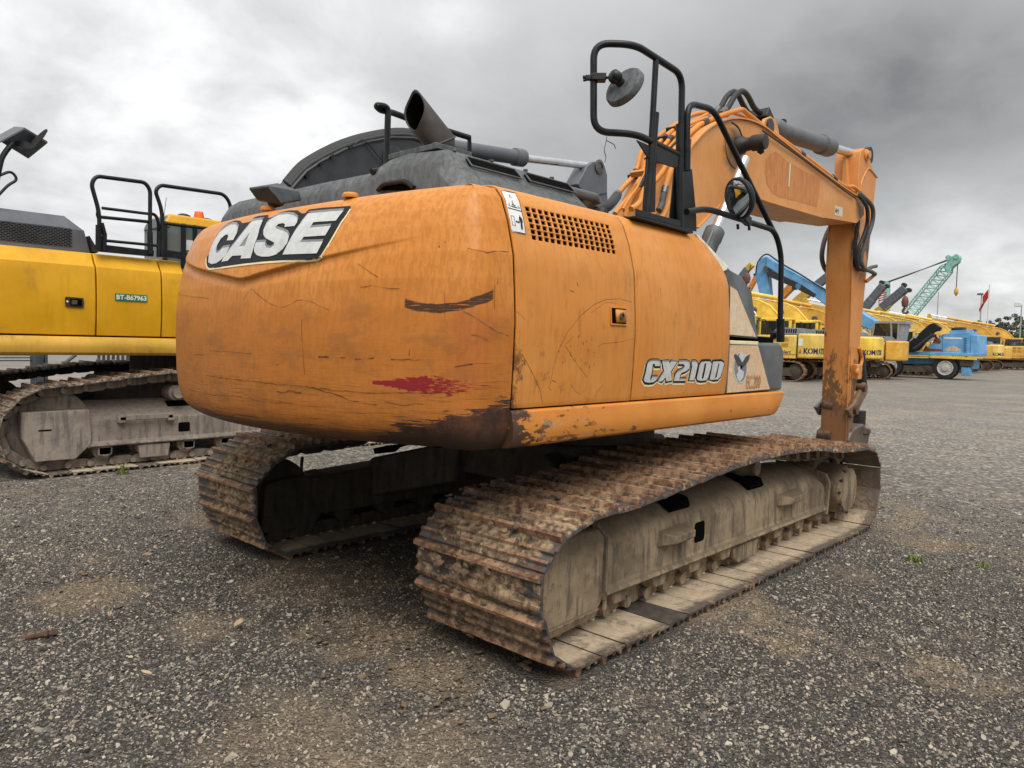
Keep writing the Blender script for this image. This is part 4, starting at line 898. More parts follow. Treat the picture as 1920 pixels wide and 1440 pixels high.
ob('wear_strip', MB().prism([(x+.05, AY0-.008, z) for x, z in arml[:3]]+[(x+.10, AY0-.008, z) for x, z in arml[:3][::-1]], (0, .01, 0)), M_arm, AR)
# bucket linkage without bucket
lkp = [at(*p, 'y', AY0-.05) for p in ((1590, 768), (1602, 757), (1617, 728), (1623, 717), (1628, 722), (1627, 738), (1608, 775), (1598, 784))]
for dy in (0, .40): ob('link_plate', MB().prism([p+Vector((0, dy, 0)) for p in lkp], (0, .055, 0)), plain('link_steel', (.20, .12, .07), .5, .3, var=.4, sc=9) if dy == 0 else M_steel, EX, bev=.015)
M_rs = plain('rusty_pin', (.13, .075, .045), .55, .4, var=.4, sc=14)
ob('link_pin', MB().cyl(at(1598, 770, 'y', AY0-.09)+Vector((.21, 0, 0)), at(1598, 770, 'y', AY0-.09)+Vector((.21, .40, 0)), .065), M_rs, EX)
ob('link_pin', MB().cyl(at(1624, 727, 'y', AY0-.09), at(1624, 727, 'y', AY0-.09)+Vector((0, .50, 0)), .055), M_rs, EX)
p = at(1543, 760, 'x', rc); ob('pin_end', MB().cyl(p+Vector((.12, .02, 0)), p+Vector((.12, -.1, 0)), .065), M_rs, EX)
p = at(1536, 815, 'x', rc); ob('pin_end', MB().cyl(p+Vector((.12, .05, 0)), p+Vector((.12, -.12, 0)), .07), M_rs, EX)
bl = [at(*p, 'y', AY0-.04) for p in ((1592, 828), (1596, 812), (1608, 800), (1620, 795), (1630, 802), (1632, 812), (1628, 832), (1600, 838))]
ob('coupler', MB().prism(bl, (0, .45, 0)).cyl(at(1624, 808, 'y', AY0-.07), at(1624, 808, 'y', AY0+.5), .06), plain('coupler_steel', (.14, .105, .08), .45, .5, var=.4, sc=9), EX, bev=.02)
bq = [at(*p, 'y', .05) for p in ((1604, 720), (1616, 718), (1617, 800), (1600, 812))]; ob('bucket_cylinder', MB().cyl(at(1612, 660, 'y', .05), at(1616, 725, 'y', .05), .07), M_grease, EX); ob('link_boss', MB().cyl(at(1611, 770, 'y', .05), at(1609, 815, 'y', .05), .09), M_grease, EX)
# steel pipes up the back of the boom
BL = sm(topn, 4)
def push(p, gap):   # keep a pipe clear of the boom's back plate
    best = None
    for (x0, z0), (x1, z1) in zip(BL, BL[1:]):
        dx, dz = x1-x0, z1-z0; l2 = dx*dx+dz*dz; t = max(0, min(1, ((p.x-x0)*dx+(p.z-z0)*dz)/l2)); qx, qz = x0+dx*t, z0+dz*t; d = math.hypot(p.x-qx, p.z-qz)
        if best is None or d < best[0]: l = math.sqrt(l2); best = (d, qx, qz, -dz/l, dx/l)
    d, qx, qz, nx, nz_ = best; s = (p.x-qx)*nx+(p.z-qz)*nz_
    return Vector((qx+nx*gap, p.y, qz+nz_*gap)) if s < gap else p
def tp(pts, r, name, mat, par, n=9, sp=5):
    P = [at(*p[:2], 'y', p[2]) for p in pts]
    if name.startswith('boom'): P = [push(p, r+.018) if p.y > BY0-.005 else p for p in P]
    return ob(name, MB().tube(spline(P, sp), r, n), mat, par, smooth=60)
def run(pts, y): return [(a, b, y) for a, b in pts]
tp(run([(1157, 366), (1172, 348), (1187, 331), (1197, 316), (1200, 293), (1206, 282), (1235, 256), (1249, 247), (1268, 233), (1300, 215), (1330, 211)], .26), .022, 'boom_pipe', M_pipe, BM)
tp(run([(1153, 401), (1166, 385), (1182, 366), (1201, 334), (1209, 312), (1225, 287), (1242, 270), (1251, 262), (1268, 249), (1296, 230), (1326, 215)], .17), .022, 'boom_pipe', M_pipe, BM)
tp(run([(1173, 407), (1182, 376), (1197, 354), (1211, 329), (1222, 305), (1234, 288), (1255, 276), (1265, 262), (1293, 247), (1326, 222)], .08), .022, 'boom_pipe', M_pipe, BM)
tp(run([(1168, 392), (1180, 372), (1196, 350), (1215, 316), (1240, 292), (1266, 268), (1290, 252), (1320, 232)], .02), .012, 'boom_pipe', M_pipe, BM)
tp(run([(1183, 392), (1199, 380), (1209, 355), (1222, 345), (1234, 333), (1246, 316), (1260, 288), (1278, 272), (1293, 266), (1301, 261), (1308, 246), (1317, 236), (1352, 217), (1380, 208), (1392, 206), (1401, 213), (1430, 236), (1460, 257), (1527, 306), (1580, 347), (1600, 350), (1612, 360)], -.10), .024, 'boom_pipe', M_pipe, BM)
tp(run([(1376, 213), (1400, 222), (1440, 250), (1480, 280), (1530, 318), (1575, 352), (1592, 355), (1606, 366)], -.05), .014, 'boom_pipe', M_pipe, BM)
tp(run([(1247, 356), (1251, 340), (1259, 318), (1275, 294), (1296, 276)], -.16), .026, 'boom_pipe', M_pipe, BM)
tp(run([(1244, 410), (1243, 385), (1243, 371), (1247, 353)], -.16), .028, 'boom_hose', M_hose, BM)
ob('hose_fitting', MB().cyl(at(1245, 362, 'y', -.16), at(1248, 350, 'y', -.16), .031), M_steel, BM)
for y, pp_ in ((.1, (1197, 325)), (.0, (1250, 318)), (-.05, (1297, 258)), (.05, (1354, 216))):
    p = at(*pp_, 'y', y); ob('pipe_clamp', MB().obox(p, (.018, 0, .012), (0, .07, 0), (-.015, 0, .02)), M_pipe, BM, bev=.004)
tp(run([(1200, 350), (1213, 322), (1236, 300), (1262, 284), (1300, 252), (1318, 240), (1332, 219)], .0), .009, 'boom_hose', M_rub, BM)
tp(run([(1170, 396), (1188, 360), (1205, 335), (1212, 314)], .2), .010, 'boom_hose', M_rub, BM)
ob('boom_hose', MB().tube(spline([at(*p, 'y', .12) for p in ((1344, 208), (1352, 200), (1362, 182), (1375, 172), (1384, 178), (1393, 196), (1404, 212), (1422, 220))]), .028, 9), M_rub, BM, smooth=60)
ob('boom_hose', MB().tube(spline([at(*p, 'y', -.02) for p in ((1356, 211), (1366, 200), (1378, 180), (1391, 171), (1402, 180), (1414, 202), (1426, 212), (1434, 214), (1437, 222))]), .028, 9), M_rub, BM, smooth=60)
for p, q, y in (((1340, 213), (1347, 204), .12), ((1352, 214), (1360, 206), -.02)): ob('hose_fitting', MB().cyl(at(*p, 'y', y), at(*q, 'y', y), .034), M_steel, BM)
ob('hose_block', MB().obox(at(1424, 222, 'y', .02), (.06, 0, -.04), (0, .12, 0), (.03, 0, .05)), M_grease, BM, bev=.01)
# hoses at the arm joint
tp([(1609, 366, -.22), (1618, 376, -.25), (1625, 388, -.27), (1627, 405, -.27), (1625, 425, -.25), (1617, 448, -.22), (1611, 462, -.2), (1607, 480, -.18), (1609, 500, -.18)], .024, 'arm_hose', M_rub, AR)
tp([(1612, 362, -.22), (1622, 372, -.26), (1632, 382, -.28), (1637, 395, -.28), (1636, 415, -.27), (1629, 438, -.25), (1621, 460, -.22), (1615, 482, -.2), (1616, 496, -.2), (1622, 505, -.2), (1633, 509, -.2), (1641, 514, -.2)], .027, 'arm_hose', M_hose, AR)
tp([(1618, 507, -.15), (1626, 505, -.15), (1634, 501, -.15), (1643, 499, -.15)], .024, 'arm_hose', M_hose, AR)
tp([(1610, 405, -.16), (1606, 440, -.14), (1602, 470, -.12), (1604, 495, -.12), (1612, 506, -.12)], .026, 'arm_hose', M_rub, AR)
tp([(1641, 514, -.2), (1634, 520, -.16), (1624, 528, -.12)], .024, 'arm_pipe', M_pipe, AR)
tp([(1557, 425, .42), (1549, 442, .42), (1543, 462, .42), (1541, 484, .42), (1546, 502, .42), (1555, 514, .36)], .032, 'arm_hose', M_hose, AR)
tp([(1559, 452, .34), (1556, 480, .34), (1556, 505, .3)], .024, 'arm_hose', M_rub, AR)
# sticker and the ghost of removed lettering
fb = lambda e: (lambda u, v: Vector((u, BY0+.012-e, v)))
sq = xz([(1565, 385), (1580, 389.5), (1579, 407), (1564.5, 403)], BY0+.012)
ST = ob('letter_sticker', surf_decal(fb(.002), [(sq, [])], .5), plain('sticker_cream', (.60, .54, .42), .6, var=.2, sc=40), BM)
tv, tf = text_mesh('A+1', .085, 0, .003, .8); o0 = Vector((sq[3][0], 0, sq[3][1])); ex = Vector((sq[2][0]-sq[3][0], 0, sq[2][1]-sq[3][1])).normalized()
ob('letter_print', MB().add([(o0.x+.012+x*ex.x, BY0+.012-.0035, o0.z+.028+x*ex.z+y) for x, y in tv], tf), M_blkprint, ST)
def ghost_mat():
    g = G('peeled_print'); P = g.obj; n = g.noise(g.map(P, (1, 1, .35)), 16, 7, .7); st = g.noise(g.map(P, (30, 30, 2)), 2, 5, .6)
    col = g.mix(g.ss(n, .4, .6), (.56, .215, .05), (.46, .155, .033)); return g.out(g.mix(g.m('MULTIPLY', g.ss(st, .45, .62), .6), col, (.61, .255, .07)), .55)
M_ghost = ghost_mat()
gp = xz([(1438, 300), (1445, 288), (1455, 284), (1466, 290), (1477, 302), (1494, 311), (1512, 322), (1538, 334), (1540, 340), (1534, 388), (1500, 378), (1465, 370), (1450, 362), (1440, 345), (1436, 322)], BY0)
ob('peeled_lettering', surf_decal(fb(.0015), [(gp, [])], .1), M_ghost, BM)
ob('white_residue', surf_decal(fb(.003), [(xz([(1482.5, 306), (1484.5, 307), (1481.5, 350), (1480, 349)], BY0), [])], .5), M_white, BM)

for (a, b), (c, d), y, r in (((1190, 328), (1194, 321), .26, .028), ((1204, 331), (1207, 320), .17, .028), ((1199, 352), (1205, 341), .08, .028), ((1244, 268), (1250, 263), .17, .028), ((1257, 274), (1262, 267), .08, .028), ((1318, 235), (1326, 230), -.10, .03), ((1500, 286), (1507, 291), -.10, .03), ((1560, 331), (1567, 337), -.10, .03)):
    p, q = push(at(a, b, 'y', y), .042), push(at(c, d, 'y', y), .042); ob('pipe_collar', MB().cyl(p, q, r, n=12), M_dgrey, BM)
for (a, b), y in (((1200, 338), .22), ((1240, 276), .2), ((1268, 250), .15), ((1228, 300), .1)):
    p = push(at(a, b, 'y', y), .05); ob('cable_tie', MB().obox(p, (.008, 0, .006), (0, .09, 0), (-.012, 0, .02)), M_rub, BM)
ob('cylinder_hose', MB().tube(spline([at(*p, 'y', .0) for p in ((1440, 226), (1452, 228), (1470, 236), (1490, 246), (1510, 252))], 4), .016, 7), M_rub, AC)
ob('arm_cable', MB().tube(spline([at(*p, 'y', -.215) for p in ((1430, 245), (1480, 280), (1530, 316), (1580, 355), (1604, 372))], 4), .008, 6), M_rub, BM)
# ------------------------------------------------------------------ crawler tracks
def mud_steel(name, mudc=(.30, .205, .118), rust=(.17, .065, .025), k=.0, wet=.0):
    """shoe steel: bare grey, rust on the ridges, dried mud in the hollows"""
    g = G(name); P = g.pos; L = g.obj; lx, ly, lz = g.sep(L); rv = g.vscale(g.oi.outputs['Location'], 3.1); Q = g.vadd(P, rv)
    n = g.noise(P, 4.2, 8, .68); n2 = g.noise(P, 22, 8, .72); n3 = g.noise(g.map(L, (2, 1.2, 2)), 9, 6, .7)
    steel = g.mix(g.ss(n2, .35, .65), (.035, .036, .039), (.095, .095, .092))
    steel = g.mix(g.m('MULTIPLY', g.ss(g.noise(P, 30, 6, .7), .46, .60), .75), steel, rust)
    mud = g.ramp(n2, [(.32, tuple(v*.12 for v in mudc)), (.43, tuple(v*.40 for v in mudc)), (.53, mudc), (.66, tuple(min(1, v*1.75) for v in mudc))])
    cover = g.ss(g.m('ADD', g.m('ADD', g.m('ADD', n, g.m('MULTIPLY', g.m('SUBTRACT', n2, .5), .35)), k), g.ss(g.m('ABSOLUTE', g.m('ADD', ly, -.06)), .12, .40, .06, -.14)), .44, .52)
    an = g.node('ShaderNodeAttribute', attribute_name='mud'); cover = g.m('MAXIMUM', g.m('MULTIPLY', cover, .75), g.ss(an.outputs['Fac'], .1, .7)); col = g.mix(cover, steel, mud)
    ridge = g.m('MULTIPLY', g.ss(g.m('ADD', lz, g.m('MULTIPLY', g.m('SUBTRACT', n2, .5), .012)), .020, .030), g.ss(an.outputs['Fac'], .5, .1))
    col = g.mix(g.m('MULTIPLY', ridge, .8), col, g.mix(g.ss(n2, .38, .62), (.15, .06, .025), (.36, .21, .115)))
    inner = g.ss(lz, .004, -.004)
    dust = g.mix(g.ss(n3, .3, .7), (.80, .66, .48), (.66, .52, .36)); wetm = g.ss(g.m('ADD', g.m('ABSOLUTE', ly), g.m('MULTIPLY', g.m('SUBTRACT', n2, .5), .16)), .315, .365)
    dust = g.mix(g.m('MULTIPLY', wetm, .85), dust, (.05, .042, .036))
    _, _, wz = g.sep(P); dust = g.mix(g.ss(wz, .07, .16, 0, .85), dust, g.mix(g.ss(n2, .4, .62), (.22, .16, .105), (.10, .078, .058)))
    one = g.ss(g.m('FRACT', g.m('MULTIPLY', g.rand, 13.7)), .965, .975); dust = g.mix(one, dust, (.075, .06, .05))
    col = g.mix(inner, col, dust)
    ro = g.fmix(cover, g.ss(n2, .3, .7, .42, .6), .88)
    h = g.m('ADD', g.m('MULTIPLY', cover, .6), g.m('MULTIPLY', n2, .8))
    return g.out(col, ro, nrm=g.bump(h, .8, .014))
M_shoe = mud_steel('track_shoe_muddy', k=.035)
M_shoe2 = mud_steel('track_shoe_tan', (.29, .20, .11), (.12, .06, .035), k=-.01)
M_shoe3 = mud_steel('track_shoe_dusty', (.30, .24, .175), (.12, .075, .05), k=.02)
def dust_mat(name, a, b, dark, k=0.):
    g = G(name); P = g.pos; x, y, z = g.sep(P); n = g.noise(P, 3.2, 8, .66); n2 = g.noise(P, 26, 8, .72); st = g.noise(g.map(P, (11, 11, 1.6)), 1.7, 6, .66)
    nx, ny, nz_ = g.sep(g.geo.outputs['Normal'])
    col = g.mix(g.ss(n, .36, .64), a, b)
    col = g.mix(g.m('MULTIPLY', g.ss(st, .47, .62), .65), col, dark)
    col = g.mix(g.m('MULTIPLY', g.ss(n2, .55, .72), .6), col, tuple(v*.5 for v in dark))
    col = g.mix(g.m('MULTIPLY', g.ss(n2, .45, .25), .4), col, tuple(min(1, v*1.3) for v in a))
    col = g.mix(g.m('MULTIPLY', g.ss(nz_, .3, .75), .75), col, g.mix(g.ss(n2, .35, .65), tuple(v*.6 for v in b), b))
    return g.out(col, .85, nrm=g.bump(g.m('ADD', n2, g.m('MULTIPLY', n, .7)), .5, .012))
M_frame = dust_mat('dusty_frame', (.36, .27, .17), (.18, .13, .08), (.055, .045, .038))
M_frame_d = dust_mat('muddy_carbody', (.10, .075, .05), (.06, .048, .036), (.03, .026, .022))
M_frame3 = dust_mat('dusty_grey_frame', (.34, .285, .235), (.22, .18, .15), (.11, .09, .078))
def mud_mat():
    g = G('caked_mud'); P = g.pos; n = g.noise(P, 9, 8, .7); n2 = g.noise(P, 60, 6, .7); v = g.voro(P, 85)
    col = g.mix(g.ss(n, .35, .65), (.20, .135, .075), (.095, .065, .042)); col = g.mix(g.ss(v, .20, .12), col, (.16, .155, .15)); col = g.mix(g.m('MULTIPLY', g.ss(n2, .5, .7), .5), col, (.05, .036, .025))
    return g.out(col, .9, nrm=g.bump(g.m('ADD', n, g.m('MULTIPLY', n2, .5)), .9, .012))
M_mud = mud_mat()

def shoe_mesh(w, pitch, mat, mud=0., seed=0):
    """triple-grouser shoe: x along the chain, y across, z outward from the plate's inner face; mud packs the hollows"""
    mb = MB(); hp = pitch*.5; t = .012; wv = .004*math.sin(seed*2.3)
    prof = [(-hp, .002), (-hp+.001, t+.014), (-hp+.010, .046), (-hp+.026, .046), (-hp+.038, t+.003), (-hp+.055, t), (-.030, t), (-.014, t), (-.008, .028+wv), (.006, .028+wv), (.013, t), (.028, t), (hp-.062, t), (hp-.052, t), (hp-.046, .026-wv), (hp-.034, .026-wv), (hp-.026, t+.001), (hp-.003, t-.004), (hp, 0)]
    ny = 26; ys = [-w/2, -w/2+.006]+list(np.linspace(-w/2+.025, w/2-.025, ny))+[w/2-.006, w/2]; rows = []; cov = []
    for k, y in enumerate(ys):
        e = .94 if k in (0, len(ys)-1) else 1; row = []
        for x, z in prof:
            z0 = z*e
            if .016 < z: z0 += .004*mnoise.noise(Vector((x*20, y*9, seed*3.1)))*(1 if z > .02 else .3)
            m = 0.
            if mud > 0 and abs(y) < w/2-.004 and abs(x) < hp-.004:
                q = mnoise.noise(Vector((x*5+seed*7, y*4.5+seed, 1.7)))*.6+mnoise.noise(Vector((x*16, y*14, seed)))*.35+mud-(.38*max(0, abs(y-.04)/(w*.5)-.45))
                zm = t-.004+.034*min(1.15, max(0, q))+.003*mnoise.noise(Vector((x*60, y*50, seed)))*min(1, max(0, q*3))
                if zm > z0: m = min(1, (zm-z0)/.006); z0 = zm
            row.append(Vector((x, y, z0))); cov.append(m)
        rows.append(row)
    mb.grid(rows); n = len(prof); bl = [[Vector((-hp, y, 0)), Vector((hp, y, 0))] for y in (-w/2, 0, w/2)]; mb.grid(bl)
    mb.f += [tuple(range(n-1, -1, -1)), tuple(range((len(ys)-1)*n, len(ys)*n))]; mb.mi += [0, 0]
    for y in (-.085, .085):
        for x in (-.045, .045): mb.lathe([(.014, 0), (.014, .014), (0, .014)], (x, y, t), (0, 0, 1), 6)
        for x in (-.045, .045): mb.lathe([(.016, 0), (.016, .014), (0, .014)], (x, y, 0), (0, 0, -1), 6)
    me = mb.mesh('track_shoe', mat, 40); at_ = me.attributes.new('mud', 'FLOAT', 'POINT'); at_.data.foreach_set('value', np.array(cov+[0.]*(len(mb.v)-len(cov)), dtype=np.float32)); return me
def link_mesh(pitch, mat, h=.10):
    mb = MB(); 
    for s in (-1, 1):
        y = s*.085
        mb.prism([(x, y-.018, z) for x, z in ((-pitch*.62, -.018), (-pitch*.5, -.012), (pitch*.2, -.012), (pitch*.62, -.03), (pitch*.62, -h*.8), (pitch*.3, -h), (-pitch*.3, -h), (-pitch*.62, -h*.72))], (0, .036, 0))
        mb.cyl((-pitch*.5, y+s*.02, -h*.5), (-pitch*.5, y+s*.06, -h*.5), .032, n=12)
    mb.cyl((-pitch*.5, -.08, -h*.5), (-pitch*.5, .08, -h*.5), .026, n=10)
    return mb.mesh('track_link', mat, 35)
def resample(path, n):
    P = [np.array(p, float) for p in path]+[np.array(path[0], float)]; d = [0.]
    for i in range(1, len(P)): d.append(d[-1]+np.linalg.norm(P[i]-P[i-1]))
    Lt = d[-1]; t = np.linspace(0, Lt, n+1); A = np.array(P)
    return np.stack([np.interp(t, d, A[:, 0]), np.interp(t, d, A[:, 1])], -1), Lt
def crawler(par, yc, path, n, w, mats, name='crawler_track', links=True, mudk=0., dark=None):
    pts, Lt = resample(path, n); pitch = Lt/n
    MU = (.0, .02, .09, .18, .28); sms = [shoe_mesh(w, pitch*.968, mats[0], MU[q % 5], q+1) for q in range(10)]; lmsh = link_mesh(pitch, mats[1])
    root = bpy.data.objects.new(name, None); COL.objects.link(root); root.parent = par; root.location = (0, yc, 0)
    for i in range(n):
        a, b = pts[i], pts[i+1]; c = (a+b)/2; tx, tz = (b-a)/np.linalg.norm(b-a)
        # path runs so that the outward side is to the right of travel
        X = Vector((tx, 0, tz)); Z = Vector((tz, 0, -tx)); Y = Z.cross(X)
        R = Matrix((X, Y, Z)).transposed().to_4x4()
        jr = Matrix.Rotation(rnd.uniform(-.012, .012), 4, 'X') @ Matrix.Rotation(rnd.uniform(-.02, .02), 4, 'Y')
        M = Matrix.Translation((c[0]-Z.x*.0, rnd.uniform(-.006, .006), c[1])) @ R @ jr
        rear = 1 if (c[0] < -1.2 and c[1] > .1) else 0; lv = max(0, min(4, int(rnd.gauss(2.9 if rear else 1.3, .9)+mudk))); o = bpy.data.objects.new('track_shoe', sms[lv+5*(i % 2)] if not (dark is not None and c[1] < .06 and abs(c[0]-dark) < pitch*.5) else dark_mesh(sms[0])); COL.objects.link(o); o.parent = root; o.matrix_local = M
        if links:
            l = bpy.data.objects.new('track_link', lmsh); COL.objects.link(l); l.parent = root; l.matrix_local = Matrix.Translation((c[0], 0, c[1])) @ R
    return root, pitch
# outline of the shoes' plates, anticlockwise seen from the near side: bottom run forward, round the front, back along the top
NP = [(-1.80, .036), (2.0, .036), (2.13, .07), (2.235, .17), (2.275, .32), (2.25, .50), (2.14, .625), (1.95, .675), (1.5, .688), (1.2, .715), (1.0, .745), (.72, .775), (.3, .782), (-.06, .78), (-.45, .765), (-.75, .735), (-1.0, .71), (-1.2, .685), (-1.55, .678), (-1.78, .672), (-1.93, .615), (-2.025, .51), (-2.045, .385), (-1.99, .21), (-1.93, .10)]
TY = 1.195
M_dshoe = plain('dark_new_shoe', (.075, .06, .05), .6, var=.3, sc=14)
def dark_mesh(me): m_ = me.copy(); m_.materials.clear(); m_.materials.append(M_dshoe); return m_
TRN, PIT = crawler(EX, -TY, NP, 49, .80, (M_shoe, M_frame), dark=at(1248, 1160, 'z', .05).x)
NPF = [(x, z+(.05 if -1.8 < x < -.4 and z > .6 else 0)) for x, z in NP]
TRF, _ = crawler(EX, TY, NPF, 49, .80, (M_shoe2, M_frame_d), mudk=-.9)
def track_frame(par, sgn, mat, low=0.):
    yo = lambda v: -sgn*v     # sgn -1: near side at negative y
    s = sgn; Y = lambda v: s*v
    mb = MB()
    sec = [(1.02, .20), (1.02, .58), (1.18, .60), (1.32, .565), (1.385, .50), (1.40, .44), (1.40, .245), (1.425, .228), (1.425, .205), (1.30, .20)]
    sec = [(y, z-low*(1 if z > .5 else .6 if z > .4 else 0)) for y, z in sec]; rows = [[Vector((x, Y(y), z+dz*(1 if z > .4 else 0))) for y, z in sec] for x, dz in ((-1.36, -.02), (-.9, 0), (0, 0), (.9, 0), (1.35, -.02), (1.58, -.10))]
    mb.grid(rows, wrap=True); n = len(sec); mb.f += [tuple(range(n)), tuple(range(5*n, 6*n))]; mb.mi += [0, 0]
    F = ob('track_frame', mb, mat, par, bev=.012, smooth=35)
    gp = [(-1.83, .14), (-1.80, .10), (-1.43, .115), (-1.37, .17), (-1.335, .24), (-1.345, .50-low), (-1.40, .555-low), (-1.66, .56-low), (-1.80, .50-low*.6)]
    ob('idler_guard', MB().prism([(x, Y(1.405), z) for x, z in gp], (0, -s*.02, 0)).prism([(x, Y(1.39), z) for x, z in gp], (0, -s*.30, 0)), mat, F, bev=.012)
    ob('guard_skirt', MB().hexa([(-1.80, Y(1.40), .095), (-1.43, Y(1.40), .11), (-1.43, Y(1.30), .11), (-1.80, Y(1.30), .095), (-1.825, Y(1.425), .15), (-1.40, Y(1.425), .165), (-1.40, Y(1.30), .165), (-1.825, Y(1.30), .15)]), mat, F, bev=.006)
    ob('frame_flange', MB().prism([(1.585, Y(1.42), .17), (1.61, Y(1.42), .42), (1.585, Y(1.40), .49), (1.50, Y(1.2), .56), (1.50, Y(1.02), .56), (1.56, Y(1.02), .17)], (.025, 0, 0)), mat, F, bev=.006)
    ob('seam_rib', MB().tube([(-1.338, Y(1.405), .14), (-1.338, Y(1.405), .50), (-1.36, Y(1.36), .56)], .012, 8), mat, F)
    for x, wd in ((-.80, .30), (.74, .32)):
        ob('climbing_step', MB().hexa([(x-.06, Y(1.40), .36), (x+wd-.06, Y(1.40), .365), (x+wd-.05, Y(1.39), .455), (x-.05, Y(1.39), .45), (x, Y(1.49), .385), (x+wd-.10, Y(1.49), .39), (x+wd-.10, Y(1.49), .435), (x, Y(1.49), .43)]) if s > 0 else
           MB().hexa([(x-.06, Y(1.40), .36), (x, Y(1.49), .385), (x+wd-.10, Y(1.49), .39), (x+wd-.06, Y(1.40), .365), (x-.05, Y(1.39), .45), (x, Y(1.49), .43), (x+wd-.10, Y(1.49), .435), (x+wd-.05, Y(1.39), .455)]), mat, F, bev=.008)
    rr_ = lambda x0, x1, z0, z1, y: [(x, y, z) for x, z in [(p.x, p.z) for p in rounded([Vector((x0, 0, z0)), Vector((x1, 0, z0)), Vector((x1, 0, z1)), Vector((x0, 0, z1))], .025, 3, True)]]
    ob('frame_hole', MB().prism(rr_(-.455, -.335, .31, .43, Y(1.4015)), (0, -s*.004, 0)), M_dark, F)
    for x in (-.72, .26):
        ob('frame_hole', MB().prism([(x, Y(1.345), .5590), (x+.03, Y(1.37), .5225), (x+.24, Y(1.37), .5225), (x+.27, Y(1.335), .5615), (x+.25, Y(1.21), .5965), (x+.03, Y(1.21), .5965)], (0, s*.010, .014)), M_dark, F)
    # idler, sprocket with final drive, rollers
    ob('idler_wheel', MB().lathe([(.10, -.05), (.24, -.05), (.27, -.04), (.27, .04), (.24, .05), (.10, .05)], (-1.70, Y(1.195), .345), (0, 1, 0), 32), mat, F, smooth=40)
    ob('sprocket', MB().lathe([(.10, -.04), (.27, -.04), (.29, 0), (.27, .04), (.10, .04)], (1.96, Y(1.195), .355), (0, 1, 0), 21), mat, F, smooth=20)
    prf = [(.20, 0), (.20, .20), (.195, .235), (.175, .262), (.06, .27), (0, .27)]
    ob('final_drive', MB().lathe(prf, (1.93, Y(1.20), .33), (0, s, 0), 20), M_frame_d if mat is M_frame_d else mat, F, smooth=25)
    for k in range(14):
        a = 2*math.pi*k/14
        if k % 2 == 0: pass
    ob('drive_bolts', merge([MB().cyl((1.93+.185*math.cos(a), Y(1.44), .33+.185*math.sin(a)), (1.93+.185*math.cos(a), Y(1.462), .33+.185*math.sin(a)), .012, n=6) for a in np.linspace(0, 2*math.pi, 13)[:-1]]), M_frame_d, F)
    for k in range(8):
        x = -1.18+k*.385
        ob('track_roller', MB().lathe([(.05, -.14), (.085, -.13), (.085, -.06), (.075, -.05), (.075, .05), (.085, .06), (.085, .13), (.05, .14), (.05, .165), (0, .165)], (x, Y(1.195), .195), (0, s, 0), 18), mat, F, smooth=40)
        b = MB().hexa([(x-.05, Y(1.30), .13), (x+.05, Y(1.30), .13), (x+.05, Y(1.39), .13), (x-.05, Y(1.39), .13), (x-.08, Y(1.30), .205), (x+.08, Y(1.30), .205), (x+.08, Y(1.39), .205), (x-.08, Y(1.39), .205)])
        ob('roller_bracket', b, mat, F, bev=.008)
    ob('link_guard', MB().prism([(.05, Y(1.40), .19), (.08, Y(1.40), .10), (.14, Y(1.40), .075), (.36, Y(1.40), .085), (.42, Y(1.40), .19)], (0, -s*.03, 0)), mat, F, bev=.008)
    for x in (.42, -.55):
        if x < 0: continue
        ob('carrier_roller', MB().lathe([(.06, -.12), (.075, -.10), (.075, .10), (.06, .12), (.05, .20), (0, .20)], (x, Y(1.17), .655), (0, s, 0), 18), mat, F, smooth=40)
        ob('roller_mount', MB().box(x-.06, x+.06, min(Y(1.05), Y(1.15)), max(Y(1.05), Y(1.15)), .55, .66), mat, F, bev=.01)
    return F
track_frame(EX, -1, M_frame); track_frame(EX, 1, M_frame_d, .085)
cbm = MB(); cbm.hexa([(-.62, -.55, .50), (.76, -.55, .50), (.76, .55, .50), (-.62, .55, .50), (-.52, -.5, .78), (.66, -.5, .78), (.66, .5, .78), (-.52, .5, .78)])
for sx in (-1, 1):
    for sy in (-1, 1):
        x0 = .07+sx*.55; cbm.hexa([p for p in [(x0-.2, sy*.4, .44), (x0+.2, sy*.4, .44), (x0+.2+sx*.3, sy*1.05, .26), (x0-.2+sx*.3, sy*1.05, .26), (x0-.2, sy*.4, .74), (x0+.2, sy*.4, .74), (x0+.2+sx*.3, sy*1.05, .56), (x0-.2+sx*.3, sy*1.05, .56)]])
ob('carbody', cbm, M_frame_d, EX, bev=.02)
ob('swing_bearing', MB().lathe([(.66, 0), (.66, .09), (.62, .10), (.62, .16), (.68, .17), (.68, .25)], (.07, 0, .775), (0, 0, 1), 48), M_frame_d, EX, smooth=35)
ob('belly_plate', MB().box(-2.25, .7, -1.18, 1.18, 1.0, 1.03), M_dark, EX)
